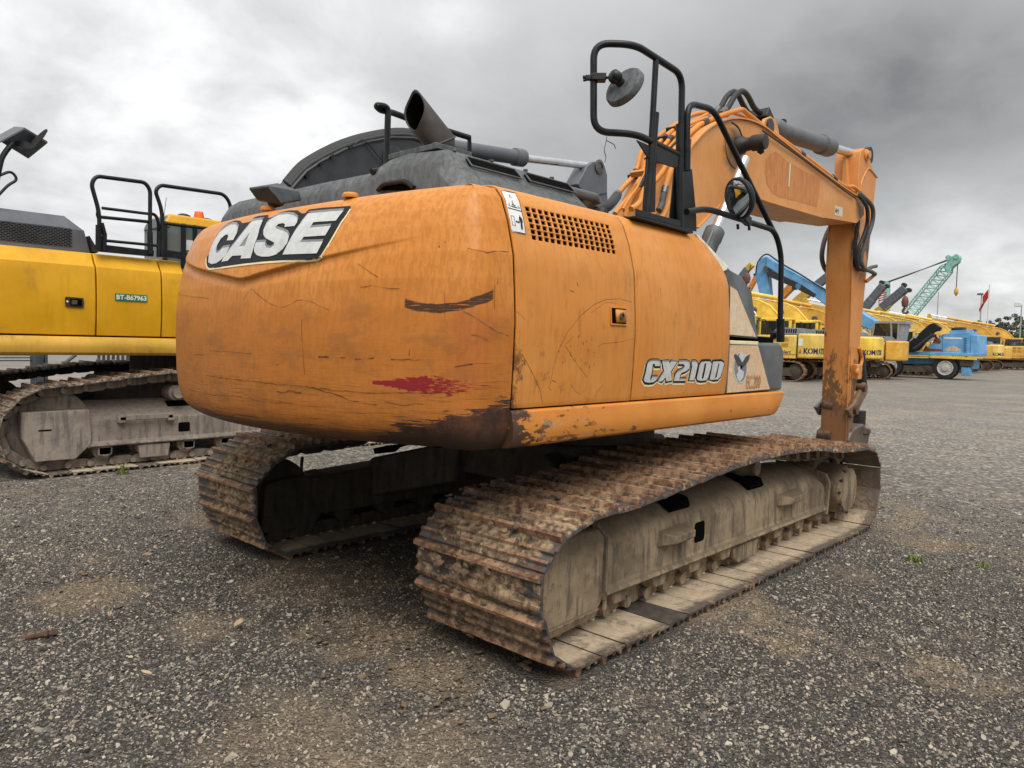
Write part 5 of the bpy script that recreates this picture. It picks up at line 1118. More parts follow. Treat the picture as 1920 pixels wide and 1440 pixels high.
# caked mud on the near track, lumps of it between the ridges
mb = MB(); k = 0; ptsN, _L = resample(NP, 49*6); rr = random.Random(11); ctr = np.array([.1, .36])
seglist = [i for i in range(len(ptsN)-1) if ptsN[i][0] < -1.15 and ptsN[i][1] > .10]
for _ in range(240):
    i = rr.choice(seglist); a, b = ptsN[i], ptsN[i+1]; d = (b-a)/np.linalg.norm(b-a); nx, nz_ = d[1], -d[0]; t = rr.random()
    p = a+(b-a)*t; y = -TY+max(-.37, min(.40, rr.gauss(.09, .17)+(0 if p[1] < .5 else .08)))
    dens = mnoise.noise(Vector((p[0]*3, y*4, p[1]*3)))
    if dens < -.12: continue
    r = rr.uniform(.004, .013)*(1+max(0, dens)); X = Vector((d[0], 0, d[1])); Z = Vector((nx, 0, nz_))
    c = Vector((p[0], y, p[1]))+Z*(.034+rr.uniform(-.006, .008)); q = MB().blob((0, 0, 0), 1, k, .5, 1); k += 1
    mb.add([c+X*v[0]*r*1.25+Vector((0, 1, 0))*v[1]*r*rr.uniform(1.6, 1.7)+Z*v[2]*r*.55 for v in q.v], q.f)
ob('caked_mud', mb, M_mud, TRN, kind='stuff', smooth=70).location = (0, TY, 0)
mb = MB()
for _ in range(70):
    i = rr.choice([i for i in range(len(ptsN)-1) if ptsN[i][0] < -1.5 and ptsN[i][1] > .10]); a, b = ptsN[i], ptsN[i+1]; d = (b-a)/np.linalg.norm(b-a); p = a+(b-a)*rr.random(); Z = Vector((d[1], 0, -d[0])); X = Vector((d[0], 0, d[1]))
    y = TY+rr.gauss(.03, .07); r = rr.uniform(.004, .012); q = MB().blob((0, 0, 0), 1, k, .5, 1); k += 1; c = Vector((p[0], y, p[1]))+Z*.028
    mb.add([c+X*v[0]*r*1.3+Vector((0, 1, 0))*v[1]*r*1.6+Z*v[2]*r*.55 for v in q.v], q.f)
ob('caked_mud', mb, dust_mat('tan_mud', (.34, .24, .125), (.22, .15, .08), (.14, .095, .055)), TRF, kind='stuff').location = (0, -TY, 0)
# mud heap lying on the frame under the house
mb = MB()
for _ in range(60): mb.blob((rr.uniform(-1.2, .8), -1.10+rr.uniform(-.05, .25), .50+rr.uniform(0, .1)), rr.uniform(.05, .11), k, .5, 1); k += 1
ob('caked_mud', mb, M_frame_d, EX, kind='stuff')
# ================================================================== ground
def sand_mask(g, P, n):
    s1 = g.m('ADD', g.m('MULTIPLY', g.noise(g.map(P, (1, 1, 1), (3, 1, 0)), .55, 5, .6), .75), g.m('MULTIPLY', n, .25))
    sand = g.ss(s1, .53, .66)
    for (px, py, rx, amp) in SPOTS:
        q = at(px, py, 'z', 0); d = g.node('ShaderNodeVectorMath', operation='DISTANCE'); g.put(d.inputs[0], P); d.inputs[1].default_value = (q.x, q.y, 0)
        sand = g.m('MAXIMUM', sand, g.m('MULTIPLY', g.ss(g.m('ADD', d.outputs['Value'], g.m('MULTIPLY', g.m('SUBTRACT', n, .5), rx*1.6)), rx, rx*.25), amp))
    return sand
def ground_mat():
    g = G('gravel_ground'); P = g.pos; x, y, z = g.sep(P)
    big = g.noise(P, .16, 5, .55); med = g.noise(P, .9, 6, .6); n = g.noise(P, 5, 6, .65)
    cell = g.node('ShaderNodeTexVoronoi', feature='F1'); g.put(cell.inputs['Vector'], P); cell.inputs['Scale'].default_value = 75
    c = g.node('ShaderNodeSeparateColor'); g.put(c.inputs[0], cell.outputs['Color'])
    dist = g.node('ShaderNodeVectorMath', operation='DISTANCE'); g.put(dist.inputs[0], P); dist.inputs[1].default_value = tuple(CAMP); dv = dist.outputs['Value']
    stone = g.ramp(c.outputs[0], [(0, (.06, .055, .05)), (.4, (.125, .114, .102)), (.75, (.22, .195, .165)), (.93, (.40, .345, .27)), (1, (.56, .49, .38))])
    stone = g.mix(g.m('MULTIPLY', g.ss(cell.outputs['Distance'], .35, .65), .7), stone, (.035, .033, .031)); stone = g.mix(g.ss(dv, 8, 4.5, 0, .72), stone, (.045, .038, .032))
    flat = g.mix(g.ss(med, .35, .65), (.14, .128, .113), (.20, .18, .156))
    sp2 = g.noise(P, 11, 7, .86); flat = g.mix(g.m('MULTIPLY', g.ss(sp2, .50, .40), .75), flat, (.055, .053, .052)); flat = g.mix(g.m('MULTIPLY', g.ss(sp2, .53, .62), .8), flat, (.36, .33, .285))
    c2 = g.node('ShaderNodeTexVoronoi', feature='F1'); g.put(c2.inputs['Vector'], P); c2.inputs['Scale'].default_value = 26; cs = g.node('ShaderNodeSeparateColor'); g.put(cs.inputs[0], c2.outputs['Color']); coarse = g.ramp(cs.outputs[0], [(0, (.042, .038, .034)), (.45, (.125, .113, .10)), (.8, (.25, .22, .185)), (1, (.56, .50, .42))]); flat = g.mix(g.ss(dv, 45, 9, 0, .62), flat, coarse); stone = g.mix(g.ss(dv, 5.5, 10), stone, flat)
    sp = g.noise(P, 34, 4, .8); stone = g.mix(g.m('MULTIPLY', g.ss(sp, .56, .66), g.ss(dv, 5, 12, 0, .6)), stone, (.30, .27, .23))
    sand = sand_mask(g, P, n)
    sc = g.ramp(g.noise(P, 30, 6, .7), [(.3, (.17, .122, .078)), (.55, (.34, .255, .165)), (.75, (.52, .405, .265))])
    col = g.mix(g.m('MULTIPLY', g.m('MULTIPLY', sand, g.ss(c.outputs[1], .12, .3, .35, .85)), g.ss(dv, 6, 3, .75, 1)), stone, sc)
    # wheel tracks: long sandy streaks running across the yard
    stv = g.noise(g.map(P, (.9, .22, 1), (0, 3, 0)), .6, 7, .68, 1.0)
    col = g.mix(g.m('MULTIPLY', g.m('MULTIPLY', g.ss(stv, .52, .68), g.ss(dv, 8, 13, 0, .7)), g.ss(sp2, .35, .6, .3, 1)), col, (.33, .26, .18))
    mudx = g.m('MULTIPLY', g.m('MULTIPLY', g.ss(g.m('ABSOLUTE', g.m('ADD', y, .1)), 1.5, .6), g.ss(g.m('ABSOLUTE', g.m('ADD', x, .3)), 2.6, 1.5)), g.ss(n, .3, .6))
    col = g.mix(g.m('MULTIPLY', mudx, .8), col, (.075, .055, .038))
    rough = g.fmix(g.ss(big, .4, .6), .55, .85)
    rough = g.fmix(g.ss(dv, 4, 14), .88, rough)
    h = g.m('SUBTRACT', 0, g.m('MULTIPLY', cell.outputs['Distance'], g.ss(dv, 16, 6)))
    nb = g.bump(g.m('ADD', h, g.m('MULTIPLY', n, .8)), .9, .02)
    return g.out(col, rough, nrm=nb, spec=.35)
SPOTS = [(160, 1115, .42, .8), (380, 975, .35, .8), (390, 1170, .3, .6), (620, 1080, .7, .9), (820, 1255, .35, .75), (560, 1360, .5, .55), (830, 1390, .35, .5), (1600, 1075, .25, .5), (1690, 1010, .3, .4), (60, 1190, .12, .5), (700, 1180, .5, .8)]
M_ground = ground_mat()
def gz(x, y):
    v = .016*mnoise.noise(Vector((x*.9, y*.9, 0)))+.006*mnoise.noise(Vector((x*3.1, y*3.1, 4)))
    d = max(abs(x-.1)-2.2, abs(y)-1.7, 0); k = min(1, d/.35); v = v*k-.006
    dy = max(abs(x)-2.6, abs(y-6.0)-1.6, 0); k = min(1, dy/.4); return v*k-.004*(1-k)
def axis_pts():
    a = list(np.arange(-8, 12.01, .16)); f = 12; s = .3
    while f < 900: s *= 1.25; f += s; a.append(f)
    f = -8; s = .3
    while f > -400: s *= 1.25; f -= s; a.insert(0, f)
    return a
ax_ = axis_pts(); bx = axis_pts(); mb = MB()
mb.grid([[Vector((x, y, gz(x, y) if (abs(x) < 14 and abs(y) < 14) else -.004)) for x in ax_] for y in bx])
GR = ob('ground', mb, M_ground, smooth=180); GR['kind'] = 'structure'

# loose stones: thousands of real pebbles spread over the yard near the machine
def stone_mat():
    g = G('loose_stone'); r = g.rand; n = g.noise(g.obj, 30, 3)
    col = g.ramp(r, [(0, (.042, .038, .035)), (.28, (.10, .09, .08)), (.53, (.17, .152, .132)), (.74, (.265, .23, .185)), (.87, (.40, .335, .25)), (.96, (.50, .44, .345)), (.985, (.27, .19, .135)), (1, (.52, .48, .41))])
    sm = g.ss(sand_mask(g, g.pos, g.noise(g.pos, 5, 6, .65)), .1, .9); col = g.mix(g.m('MULTIPLY', sm, .6), col, g.mix(g.m('FRACT', g.m('MULTIPLY', r, 37.1)), (.16, .115, .072), (.46, .35, .22)))
    r2 = g.m('FRACT', g.m('MULTIPLY', r, 91.7)); col = g.mix(g.m('MULTIPLY', r2, .5), col, g.mix(.5, col, (.03, .03, .03)))
    return g.out(col, g.fmix(r2, .42, .75), spec=.32)
M_stone = stone_mat()
stones = []
for i in range(6):
    rr = random.Random(40+i); b = MB().blob((0, 0, 0), (1, rr.uniform(.6, .9), rr.uniform(.42, .62)), 50+i, .75, 1); me = b.mesh('pebble', M_stone, 20); stones.append(me)
def scatter():
    rs = np.random.RandomState(3); N = 1250000
    x = rs.uniform(-6.4, 7.5, N); y = rs.uniform(-6.2, 5.2, N); dx, dy = x-CX, y-CY; d = np.hypot(dx, dy); ang = np.arctan2(dy, dx)-YAW; ang = (ang+np.pi) % (2*np.pi)-np.pi
    dens = np.interp(d, [0, 2.0, 3.2, 5, 7.5, 9.5], [.30, 1, .95, .62, .22, 0])*np.where(np.abs(ang) < .72, 1, .16)
    inm = (np.abs(y) < 1.5) & (np.abs(x) < 1.9); dens = np.where(inm, dens*.35, dens)
    for (px, py, rx, amp) in SPOTS:
        q = at(px, py, 'z', 0); dens = dens*(1-.55*amp*np.clip(1.25-np.hypot(x-q.x, y-q.y)/rx, 0, 1))
    foot = ((np.abs(np.abs(y)-TY) < .44) & (x > -1.95) & (x < 2.15)); dens = np.where(foot, 0, dens)
    k = rs.uniform(0, 1, N) < dens*.92; x, y, d = x[k], y[k], d[k]
    s = np.exp(rs.normal(math.log(.0050), .36, len(x)))*np.interp(d, [2, 6, 9], [1, 1.15, 1.3]); big = rs.uniform(0, 1, len(x)) < .003; s = np.where(big, s*1.7, s)
    z = np.array([gz(a, b) for a, b in zip(x, y)])+s*.18
    me = bpy.data.meshes.new('gravel'); me.vertices.add(len(x)); me.vertices.foreach_set('co', np.stack([x, y, z], -1).astype(np.float32).ravel())
    at_ = me.attributes.new('sz', 'FLOAT', 'POINT'); at_.data.foreach_set('value', s.astype(np.float32))
    rt = me.attributes.new('rot', 'FLOAT_VECTOR', 'POINT'); rt.data.foreach_set('vector', np.stack([rs.uniform(-.5, .5, len(x)), rs.uniform(-.5, .5, len(x)), rs.uniform(0, 6.3, len(x))], -1).astype(np.float32).ravel())
    ix = me.attributes.new('idx', 'INT', 'POINT'); ix.data.foreach_set('value', rs.randint(0, 6, len(x)).astype(np.int32))
    o = bpy.data.objects.new('gravel', me); COL.objects.link(o); o['kind'] = 'stuff'
    nt = bpy.data.node_groups.new('gravel_scatter', 'GeometryNodeTree'); nt.interface.new_socket('Geometry', in_out='INPUT', socket_type='NodeSocketGeometry'); nt.interface.new_socket('Geometry', in_out='OUTPUT', socket_type='NodeSocketGeometry')
    N_ = nt.nodes.new; L = nt.links.new; gi, go = N_('NodeGroupInput'), N_('NodeGroupOutput'); ip = N_('GeometryNodeInstanceOnPoints'); g2i = N_('GeometryNodeGeometryToInstance')
    mp = N_('GeometryNodeMeshToPoints'); L(gi.outputs[0], mp.inputs[0])
    hold = bpy.data.collections.new('pebble_shapes')
    for k_, m_ in enumerate(stones):
        oo = bpy.data.objects.new('pebble_%d' % k_, m_); hold.objects.link(oo)
    ci = N_('GeometryNodeCollectionInfo'); ci.inputs[0].default_value = hold; ci.inputs['Separate Children'].default_value = True; ci.inputs['Reset Children'].default_value = True
    def na(nm, ty):
        n = N_('GeometryNodeInputNamedAttribute'); n.data_type = ty; n.inputs[0].default_value = nm; return n.outputs[0]
    L(mp.outputs[0], ip.inputs['Points']); L(ci.outputs[0], ip.inputs['Instance']); ip.inputs['Pick Instance'].default_value = True
    L(na('idx', 'INT'), ip.inputs['Instance Index']); L(na('rot', 'FLOAT_VECTOR'), ip.inputs['Rotation']); L(na('sz', 'FLOAT'), ip.inputs['Scale']); L(ip.outputs[0], go.inputs[0])
    md = o.modifiers.new('scatter', 'NODES'); md.node_group = nt; print('stones', len(x))
scatter()
# small things lying on the ground
def leaf(px, py, L_, a, lab):
    p = at(px, py, 'z', .008); mb = MB(); u = Vector((math.cos(a), math.sin(a), 0)); w = Vector((-u.y, u.x, 0))
    rows = [[p+u*L_*t+w*L_*.22*math.sin(math.pi*(t*.9+.05))*s+Vector((0, 0, .006+.012*abs(s)+.01*t)) for s in (-1, 0, 1)] for t in np.linspace(0, 1, 6)]
    mb.grid(rows); o = ob('fallen_leaf', mb, M_wood, solid=.0008); tag(o, lab, 'leaf', 'dry leaves on the gravel')
leaf(440, 1180, .085, .6, 'long dry tan leaf on the gravel below the far track'); leaf(285, 1270, .05, 2.2, 'small dry leaf on the sandy gravel left of centre'); leaf(205, 1160, .045, 1.2, 'small yellow leaf on the sandy patch at the left')
p = at(68, 1192, 'z', .014); bo = MB().cyl(p+Vector((-.04, .02, -.004)), p+Vector((.03, -.01, 0)), .012, n=10).lathe([(.022, 0), (.022, .016), (0, .016)], p+Vector((.03, -.01, 0)), (.9, -.4, 0), 6).blob(p+Vector((.06, -.015, .002)), (.03, .02, .015), 3, .4)
tag(ob('rusty_bolt', bo, plain('rusty_iron', (.085, .042, .028), .85, var=.4, sc=40, bump=.4)), 'rusty bolt lying on the gravel at the left edge', 'bolt')
def weed(px, py, h, n, lab, y=None):
    p = at(px, py, 'z', 0) if y is None else at(px, py, 'y', y); p = Vector((p.x, p.y, 0)); mb = MB(); rr = random.Random(int(px))
    for _ in range(n):
        a = rr.uniform(0, 6.28); le = h*rr.uniform(.5, 1.1); ln = rr.uniform(.15, .9)*le; b0 = p+Vector((rr.uniform(-.05, .05), rr.uniform(-.05, .05), 0)); u = Vector((math.cos(a), math.sin(a), 0)); w = Vector((-u.y, u.x, 0))*.005
        rows = [[b0+u*ln*t*t+Vector((0, 0, le*(t-.25*t*t)))+w*s*(1.1-t) for s in (-1, 1)] for t in (0, .35, .7, 1)]; mb.grid(rows)
    o = ob('weed', mb, M_grass); tag(o, lab, 'weed', 'weeds growing through the gravel')
weed(1715, 1052, .07, 46, 'low green weed on the gravel right of the near track'); weed(1842, 1062, .05, 20, 'tiny green weed near the right edge of the gravel'); weed(228, 885, .16, 34, 'grass tuft in front of the yellow machine track', 4.6)

mb = MB(); rr = random.Random(21)
for (px, py, sp, n_) in ((1170, 1160, .10, 26), (840, 1250, .30, 60), (810, 1090, .45, 80), (880, 1330, .25, 34), (150, 1090, .2, 22), (690, 1170, .3, 40)):
    q = at(min(px, 1000) if px == 1170 else px, py if px != 1170 else 1240, 'z', 0)
    for k in range(n_):
        r = abs(rr.gauss(0, .005))+.004; mb.blob((q.x+rr.gauss(0, sp*.6), q.y+rr.gauss(0, sp*.6), r*.25), (r*1.5, r*1.3, r*.7), 700+k, .5, 1)
ob('mud_clods', mb, M_mud, smooth=60, kind='stuff')
# ================================================================== yellow excavator standing beside it
LB = (0, 6.3, 0)
LM = thing('excavator', 'large yellow excavator with grey hood and green number plate beside the orange one', 'excavator', LB)
def rebase(root):
    for c in root.children: c.location = Vector(c.location)-Vector(root.location)
LP = [(-2.1, .036), (2.1, .036), (2.36, .12), (2.5, .32), (2.5, .6), (2.36, .83), (2.1, .92), (1.5, .94), (.9, 1.0), (.2, 1.02), (-.4, 1.025), (-.8, 1.025), (-1.2, .995), (-1.7, .925), (-2.13, .885), (-2.34, .79), (-2.47, .64), (-2.53, .45), (-2.49, .26), (-2.36, .12)]
LT1, _ = crawler(LM, 5.08, LP, 52, .60, (M_shoe3, M_frame3)); LT2, _ = crawler(LM, 7.52, LP, 52, .60, (M_shoe3, M_frame_d))
def ltf(y0, mat, s):
    Y = lambda v: y0+s*v
    mb = MB(); sec = [(.42, .27), (.42, .72), (.25, .73), (.04, .58), (0, .54), (0, .31), (-.03, .29), (-.03, .262), (.1, .258)]
    rows = [[Vector((x, Y(y), z)) for y, z in sec] for x in (-1.72, -.8, 0, 1, 1.8)]
    mb.grid(rows, wrap=True); n = len(sec); mb.f += [tuple(range(n)), tuple(range(4*n, 5*n))]; mb.mi += [0, 0]
    F = ob('track_frame', mb, mat, LM, bev=.01)
    gp = [(-2.305, .655), (-1.712, .66), (-1.69, .45), (-1.688, .30), (-1.84, .155), (-2.20, .16), (-2.305, .40)]
    ob('idler_guard', MB().prism([(x, Y(-.03), z) for x, z in gp], (0, s*.03, 0)).prism([(x, Y(0), z) for x, z in gp], (0, s*.3, 0)), mat, F, bev=.01)
    ob('guard_slot', MB().box(-2.17, -2.055, min(Y(-.032), Y(-.02)), max(Y(-.032), Y(-.02)), .462, .477), M_dark, F)
    ob('frame_hole', MB().prism([(p.x, Y(-.002), p.z) for p in rounded([Vector((-.79, 0, .36)), Vector((-.66, 0, .36)), Vector((-.66, 0, .465)), Vector((-.79, 0, .465))], .02, 3, True)], (0, s*.003, 0)), M_dark, F)
    ob('frame_hole', MB().prism([(-.86, Y(.12), .6395), (-.55, Y(.12), .6395), (-.55, Y(.2), .697), (-.86, Y(.2), .697)], (0, 0, .003)), M_dark, F)
    ob('climbing_step', MB().box(-1.43, -.87, min(Y(-.07), Y(-.05)), max(Y(-.07), Y(-.05)), .525, .585).box(-1.44, -1.36, min(Y(-.07), Y(.02)), max(Y(-.07), Y(.02)), .50, .57).box(-.93, -.85, min(Y(-.07), Y(.02)), max(Y(-.07), Y(.02)), .50, .57), mat, F, bev=.008)
    ob('idler_wheel', MB().lathe([(.1, -.06), (.36, -.06), (.40, -.03), (.40, .03), (.36, .06), (.1, .06)], (-2.02, Y(.2), .47), (0, 1, 0), 36), mat, F, smooth=40)
    ob('sprocket', MB().lathe([(.1, -.05), (.38, -.05), (.40, 0), (.38, .05), (.1, .05)], (2.05, Y(.2), .48), (0, 1, 0), 23), mat, F, smooth=20)
    for k in range(8):
        x = -1.55+k*.44; ob('track_roller', MB().lathe([(.06, -.15), (.10, -.13), (.10, -.06), (.085, -.05), (.085, .05), (.10, .06), (.10, .13), (.06, .15), (.06, .2), (0, .2)], (x, Y(.2), .215), (0, -s, 0), 18), mat, F, smooth=40)
        ob('roller_bracket', MB().box(x-.07, x+.07, min(Y(.0), Y(.1)), max(Y(.0), Y(.1)), .16, .26), mat, F, bev=.015)
    for x in (-1.05, .25): ob('link_guard', MB().prism([(x-.17, Y(-.01), .25), (x-.15, Y(-.01), .1), (x+.15, Y(-.01), .1), (x+.17, Y(-.01), .25)], (0, s*.04, 0)), mat, F, bev=.012)
    ob('carrier_roller', MB().lathe([(.07, -.1), (.085, -.08), (.085, .12), (.06, .13), (.06, .2), (0, .2)], (-.80, Y(.15), .80), (0, -s, 0), 20), mat, F, smooth=40)
ltf(4.88, M_frame3, 1); ltf(7.72, M_frame_d, -1)
ob('carbody', MB().box(-.9, .9, 5.3, 7.3, .5, .95), M_frame_d, LM, bev=.04); ob('swing_bearing', MB().lathe([(.75, 0), (.75, .25)], (0, 6.3, .95), (0, 0, 1), 40), M_frame_d, LM)
def side_prof(x0, x1, prof, thick, name, mat, par, **k):
    mb = MB(); rows = [[Vector((x, y, z)) for y, z in prof] for x in (x0, x1)]; mb.grid(rows, wrap=True); n = len(prof); mb.f += [tuple(range(n-1, -1, -1)), tuple(range(n, 2*n))]; mb.mi += [0, 0]; return ob(name, mb, mat, par, **k)
ppf = [(4.95, 1.42), (4.93, 1.6), (4.925, 1.85), (4.935, 2.05), (4.95, 2.13), (4.985, 2.165), (5.06, 2.275), (5.2, 2.29), (5.25, 2.25), (5.0, 1.42)]
side_prof(-4.2, -1.618, ppf, 0, 'side_door', M_yel, LM, bev=.008); D2 = side_prof(-1.604, -.955, ppf, 0, 'side_door', M_yel, LM, bev=.008); side_prof(-.941, -.70, ppf, 0, 'side_panel', M_yel, LM, bev=.008)
side_prof(-.69, .9, [(4.96, 1.42), (4.95, 2.1), (5.05, 2.2), (5.25, 2.2), (5.2, 1.42)], 0, 'front_cover', M_grey2, LM, bev=.02)
side_prof(-4.2, 1.0, [(4.95, 1.405), (4.92, 1.40), (4.885, 1.36), (4.872, 1.30), (4.885, 1.24), (4.92, 1.215), (5.2, 1.21), (5.2, 1.40)], 0, 'sill_rail', paint('yellow_sill_paint', (.58, .33, .04), var=.1, rough=.5, dirtk=.65, scr=.4), LM, bev=.006)
ob('house_frame', MB().box(-4.2, 1.3, 5.15, 7.6, 1.22, 2.22), M_dark, LM); ob('far_side_panel', MB().box(-4.2, 1.0, 7.62, 7.66, 1.22, 2.25), M_yel, LM)
ob('counterweight', MB().prism([(-4.15, 4.96, 1.1), (-4.6, 5.15, 1.1), (-4.85, 5.7, 1.1), (-4.9, 6.3, 1.1), (-4.85, 6.9, 1.1), (-4.6, 7.45, 1.1), (-4.15, 7.64, 1.1)], (0, 0, 1.2)), M_yel, LM, bev=.08, seg=4)
lk = MB().prism([(p.x, 4.921, p.z) for p in rounded([Vector((-1.905, 0, 1.705)), Vector((-1.735, 0, 1.70)), Vector((-1.735, 0, 1.80)), Vector((-1.905, 0, 1.805))], .015, 3, True)], (0, -.008, 0))
LK = ob('door_lock', lk, plain('brown_plastic', (.05, .025, .018), .5), LM); ob('lock_lever', MB().box(-1.86, -1.755, 4.905, 4.913, 1.72, 1.785), M_dark, LK); ob('lock_paddle', MB().box(-1.85, -1.80, 4.90, 4.905, 1.73, 1.775), M_frame_d, LK)
ob('lock_rivet', MB().lathe([(.011, 0), (.008, .006), (0, .007)], (-1.885, 4.913, 1.755), (0, -1, 0), 12), M_white, LK)
SG = ob('number_plate', MB().box(-1.432, -1.108, 4.918, 4.928, 1.793, 1.868), M_green, LM); SG['label'] = 'green number plate reading BT-B67963'
tv, tf = text_mesh('BT-B67963', .066, 0, .0022, .86); mx_ = max(p[0] for p in tv)
ob('plate_lettering', MB().add([(-1.424+x*.308/mx_, 4.9165, 1.8085+y) for x, y in tv], tf), M_white, SG)
# hood with perforated side
hf = [(5.20, 2.26), (5.20, 2.53), (5.34, 2.665), (5.6, 2.69), (7.2, 2.69), (7.3, 2.26)]
mb = MB(); rows = [[Vector((x, y, z)) for y, z in hf] for x in (-4.0, -1.78)]+[[Vector((-1.63+(2.54-z)*.25 if z > 2.3 else -1.57, y+(.03 if z > 2.3 else 0), min(z, 2.545))) for y, z in hf]]
mb.grid(rows, wrap=True); n = len(hf); mb.f += [tuple(range(n-1, -1, -1)), tuple(range(2*n, 3*n))]; mb.mi += [0, 0]
HL = ob('engine_hood', mb, M_grey2, LM, bev=.012, smooth=25)
mb = MB()
for r in range(11):
    for c in range(22):
        x = -2.75+c*.046+(r % 2)*.023; z = 2.338+r*.0165
        if x > -1.775: continue
        mb.add([(x, 5.1985, z), (x+.032, 5.1985, z), (x+.032, 5.1985, z+.0085), (x, 5.1985, z+.0085)], [(0, 1, 2, 3)])
ob('hood_perforation', mb, M_dark, HL, kind='stuff'); ob('perforated_panel', MB().box(-2.78, -1.765, 5.199, 5.201, 2.325, 2.525), plain('hood_mesh', (.045, .048, .054), .5), HL)
ob('hood_end', MB().prism([at(*p, 'y', 5.25) for p in ((168, 442), (180, 462), (184, 474), (172, 472))], (0, .5, 0)), M_rub, LM)
RY2 = 4.97; A = lambda px, py, y=RY2: at(px, py, 'y', y)
g = MB().tube(rounded([A(187, 470), A(186, 398), A(171, 345), A(180, 330), A(272, 342), A(281.5, 356), A(281, 474)], .10, 6), .021, 10)
RA = ob('guard_rail', g, M_blk, LM, smooth=50)
ob('rail_bar', MB().tube([A(191, 390), A(279, 401)], .016).tube([A(189, 407), A(280, 416)], .018).tube([A(196, 451), A(280, 459)], .016), M_blk, RA)
ob('rail_bar', MB().tube(rounded([A(279, 400), A(291, 402), A(297, 415), A(297, 476, 5.05)], .06), .018).tube([A(280, 459), A(297, 461)], .016), M_blk, RA)
ob('rail_post', MB().tube([A(184, 422), A(183.5, 470)], .024).tube([A(190, 418), A(196, 440), A(195, 470)], .024).tube([A(281, 435), A(282, 476)], .028).tube([A(184, 392), A(183, 403), A(186, 412)], .018), M_blk, RA)
ob('base_angle', MB().prism([A(182, 457), A(289, 470), A(288, 481), A(182, 471)], (0, .05, 0)), M_blk, RA)
g = MB().tube(rounded([A(305, 480), A(304, 395), A(291, 358), A(300, 347), A(420, 364), A(432, 382), A(432, 420)], .10, 6), .021, 10)
RB = ob('guard_rail', g, M_blk, LM, smooth=50)
ob('rail_bar', MB().tube([A(306, 418.5), A(400, 430)], .018), M_blk, RB); ob('rail_post', MB().tube([A(303, 436), A(304, 480)], .028).tube([A(298, 434), A(297, 482)], .022), M_blk, RB)
ob('base_angle', MB().prism([A(297, 467), A(375, 477), A(375, 489), A(297, 481)], (0, .05, 0)), M_blk, RB)
# cab on the far side, yellow roof and beacon
c0 = at(306, 485, 'y', 6.85).x
CB2 = ob('cab', MB().box(c0, c0+1.7, 6.85, 7.6, 1.22, 2.35), M_blk, LM, bev=.02)
ob('cab_glass', MB().box(c0+.03, c0+1.66, 6.88, 7.57, 2.35, 2.95), M_glass2, CB2)
for x in (c0+.02, c0+.27, c0+.43, c0+1.62): ob('cab_pillar', MB().box(x-.02, x+.03, 6.84, 6.90, 2.3, 2.97), M_blk, CB2)
ob('cab_roof', MB().hexa([(c0+.02, 6.85, 2.95), (c0+1.7, 6.85, 2.95), (c0+1.7, 7.6, 2.95), (c0+.02, 7.6, 2.95), (c0+.10, 6.9, 3.09), (c0+1.6, 6.9, 3.09), (c0+1.6, 7.5, 3.09), (c0+.10, 7.5, 3.09)]), M_yel, CB2, bev=.03, seg=3)
ob('roof_rear_cap', MB().hexa([(c0, 6.86, 2.89), (c0+.10, 6.86, 2.89), (c0+.10, 7.55, 2.89), (c0, 7.55, 2.89), (c0+.05, 6.9, 3.05), (c0+.12, 6.9, 3.07), (c0+.12, 7.5, 3.07), (c0+.05, 7.5, 3.05)]), M_grey2, CB2, bev=.02)
p = at(373, 411, 'y', 7.1); ob('beacon', MB().lathe([(.07, 0), (.07, .06), (.055, .12), (0, .125)], (p.x, p.y, 3.08), (0, 0, 1), 16), M_amber, CB2)
p = at(345, 411, 'y', 7.1); ob('roof_lamp', MB().blob((p.x, p.y, 3.10), (.10, .08, .05), 2, .05, 2), M_blk, CB2); ob('roof_lamp', MB().blob((p.x+.33, p.y, 3.10), (.08, .06, .03), 2, .05, 2), M_blk, CB2)
ob('aerial', MB().tube([at(305, 425, 'y', 6.9), at(312, 370, 'y', 6.9)], .004, 5), M_blk, CB2)
for px, py, w, h, nm in ((356, 460, .10, .14, 'window_paper'),):
    p = at(px, py, 'y', 6.865); ob(nm, MB().box(p.x-w/2, p.x+w/2, 6.866, 6.872, p.z-h/2, p.z+h/2), M_white, CB2)
# dark boom with its arm cylinder
yb0, yb1 = 5.95, 6.5
tp_ = [(535, 372), (548, 352), (575, 321), (605, 301), (645, 281), (690, 266), (735, 258), (775, 259), (810, 270), (860, 291), (950, 318), (1050, 348), (1112, 366)]
bt_ = [(1112, 402), (1000, 374), (900, 342), (800, 317), (745, 312), (695, 332), (645, 372), (605, 425)]
BO = ob('boom', MB().prism([at(*p, 'y', yb0) for p in tp_+bt_]+[Vector((.9, yb0, 1.7)), Vector((.5, yb0, 1.75)), Vector((.7, yb0, 2.4))], (0, yb1-yb0, 0)), M_dgrey, LM, bev=.02)
ob('boom_top_plate', MB().tube([at(*p, 'y', yb0-.01) for p in tp_], .025, 6), M_dgrey, BO)
pc2 = at(738, 300, 'y', yb0); ob('boss_ring', MB().lathe([(.22, 0), (.22, .02), (.12, .03), (0, .03)], pc2, (0, -1, 0), 28), M_dgrey, BO)
for k, (dy, off) in enumerate(((.05, 7), (.2, 14), (.35, 20), (.5, 24))):
    ob('boom_hose', MB().tube(spline([at(px-off*.6*(1 if px < 700 else .2), py-off*(.45 if px < 700 else .55), 'y', yb0+dy) for px, py in tp_[1:9]], 4), .04, 8), M_rub, BO, smooth=60)
for i, (px, py) in enumerate(((585, 311), (560, 334), (640, 280), (606, 298))): p = at(px, py, 'y', yb0+.2); ob('hose_clamp', MB().obox(p, (.03, 0, .02), (0, .25, 0), (-.012, 0, .02)), M_blk, BO)
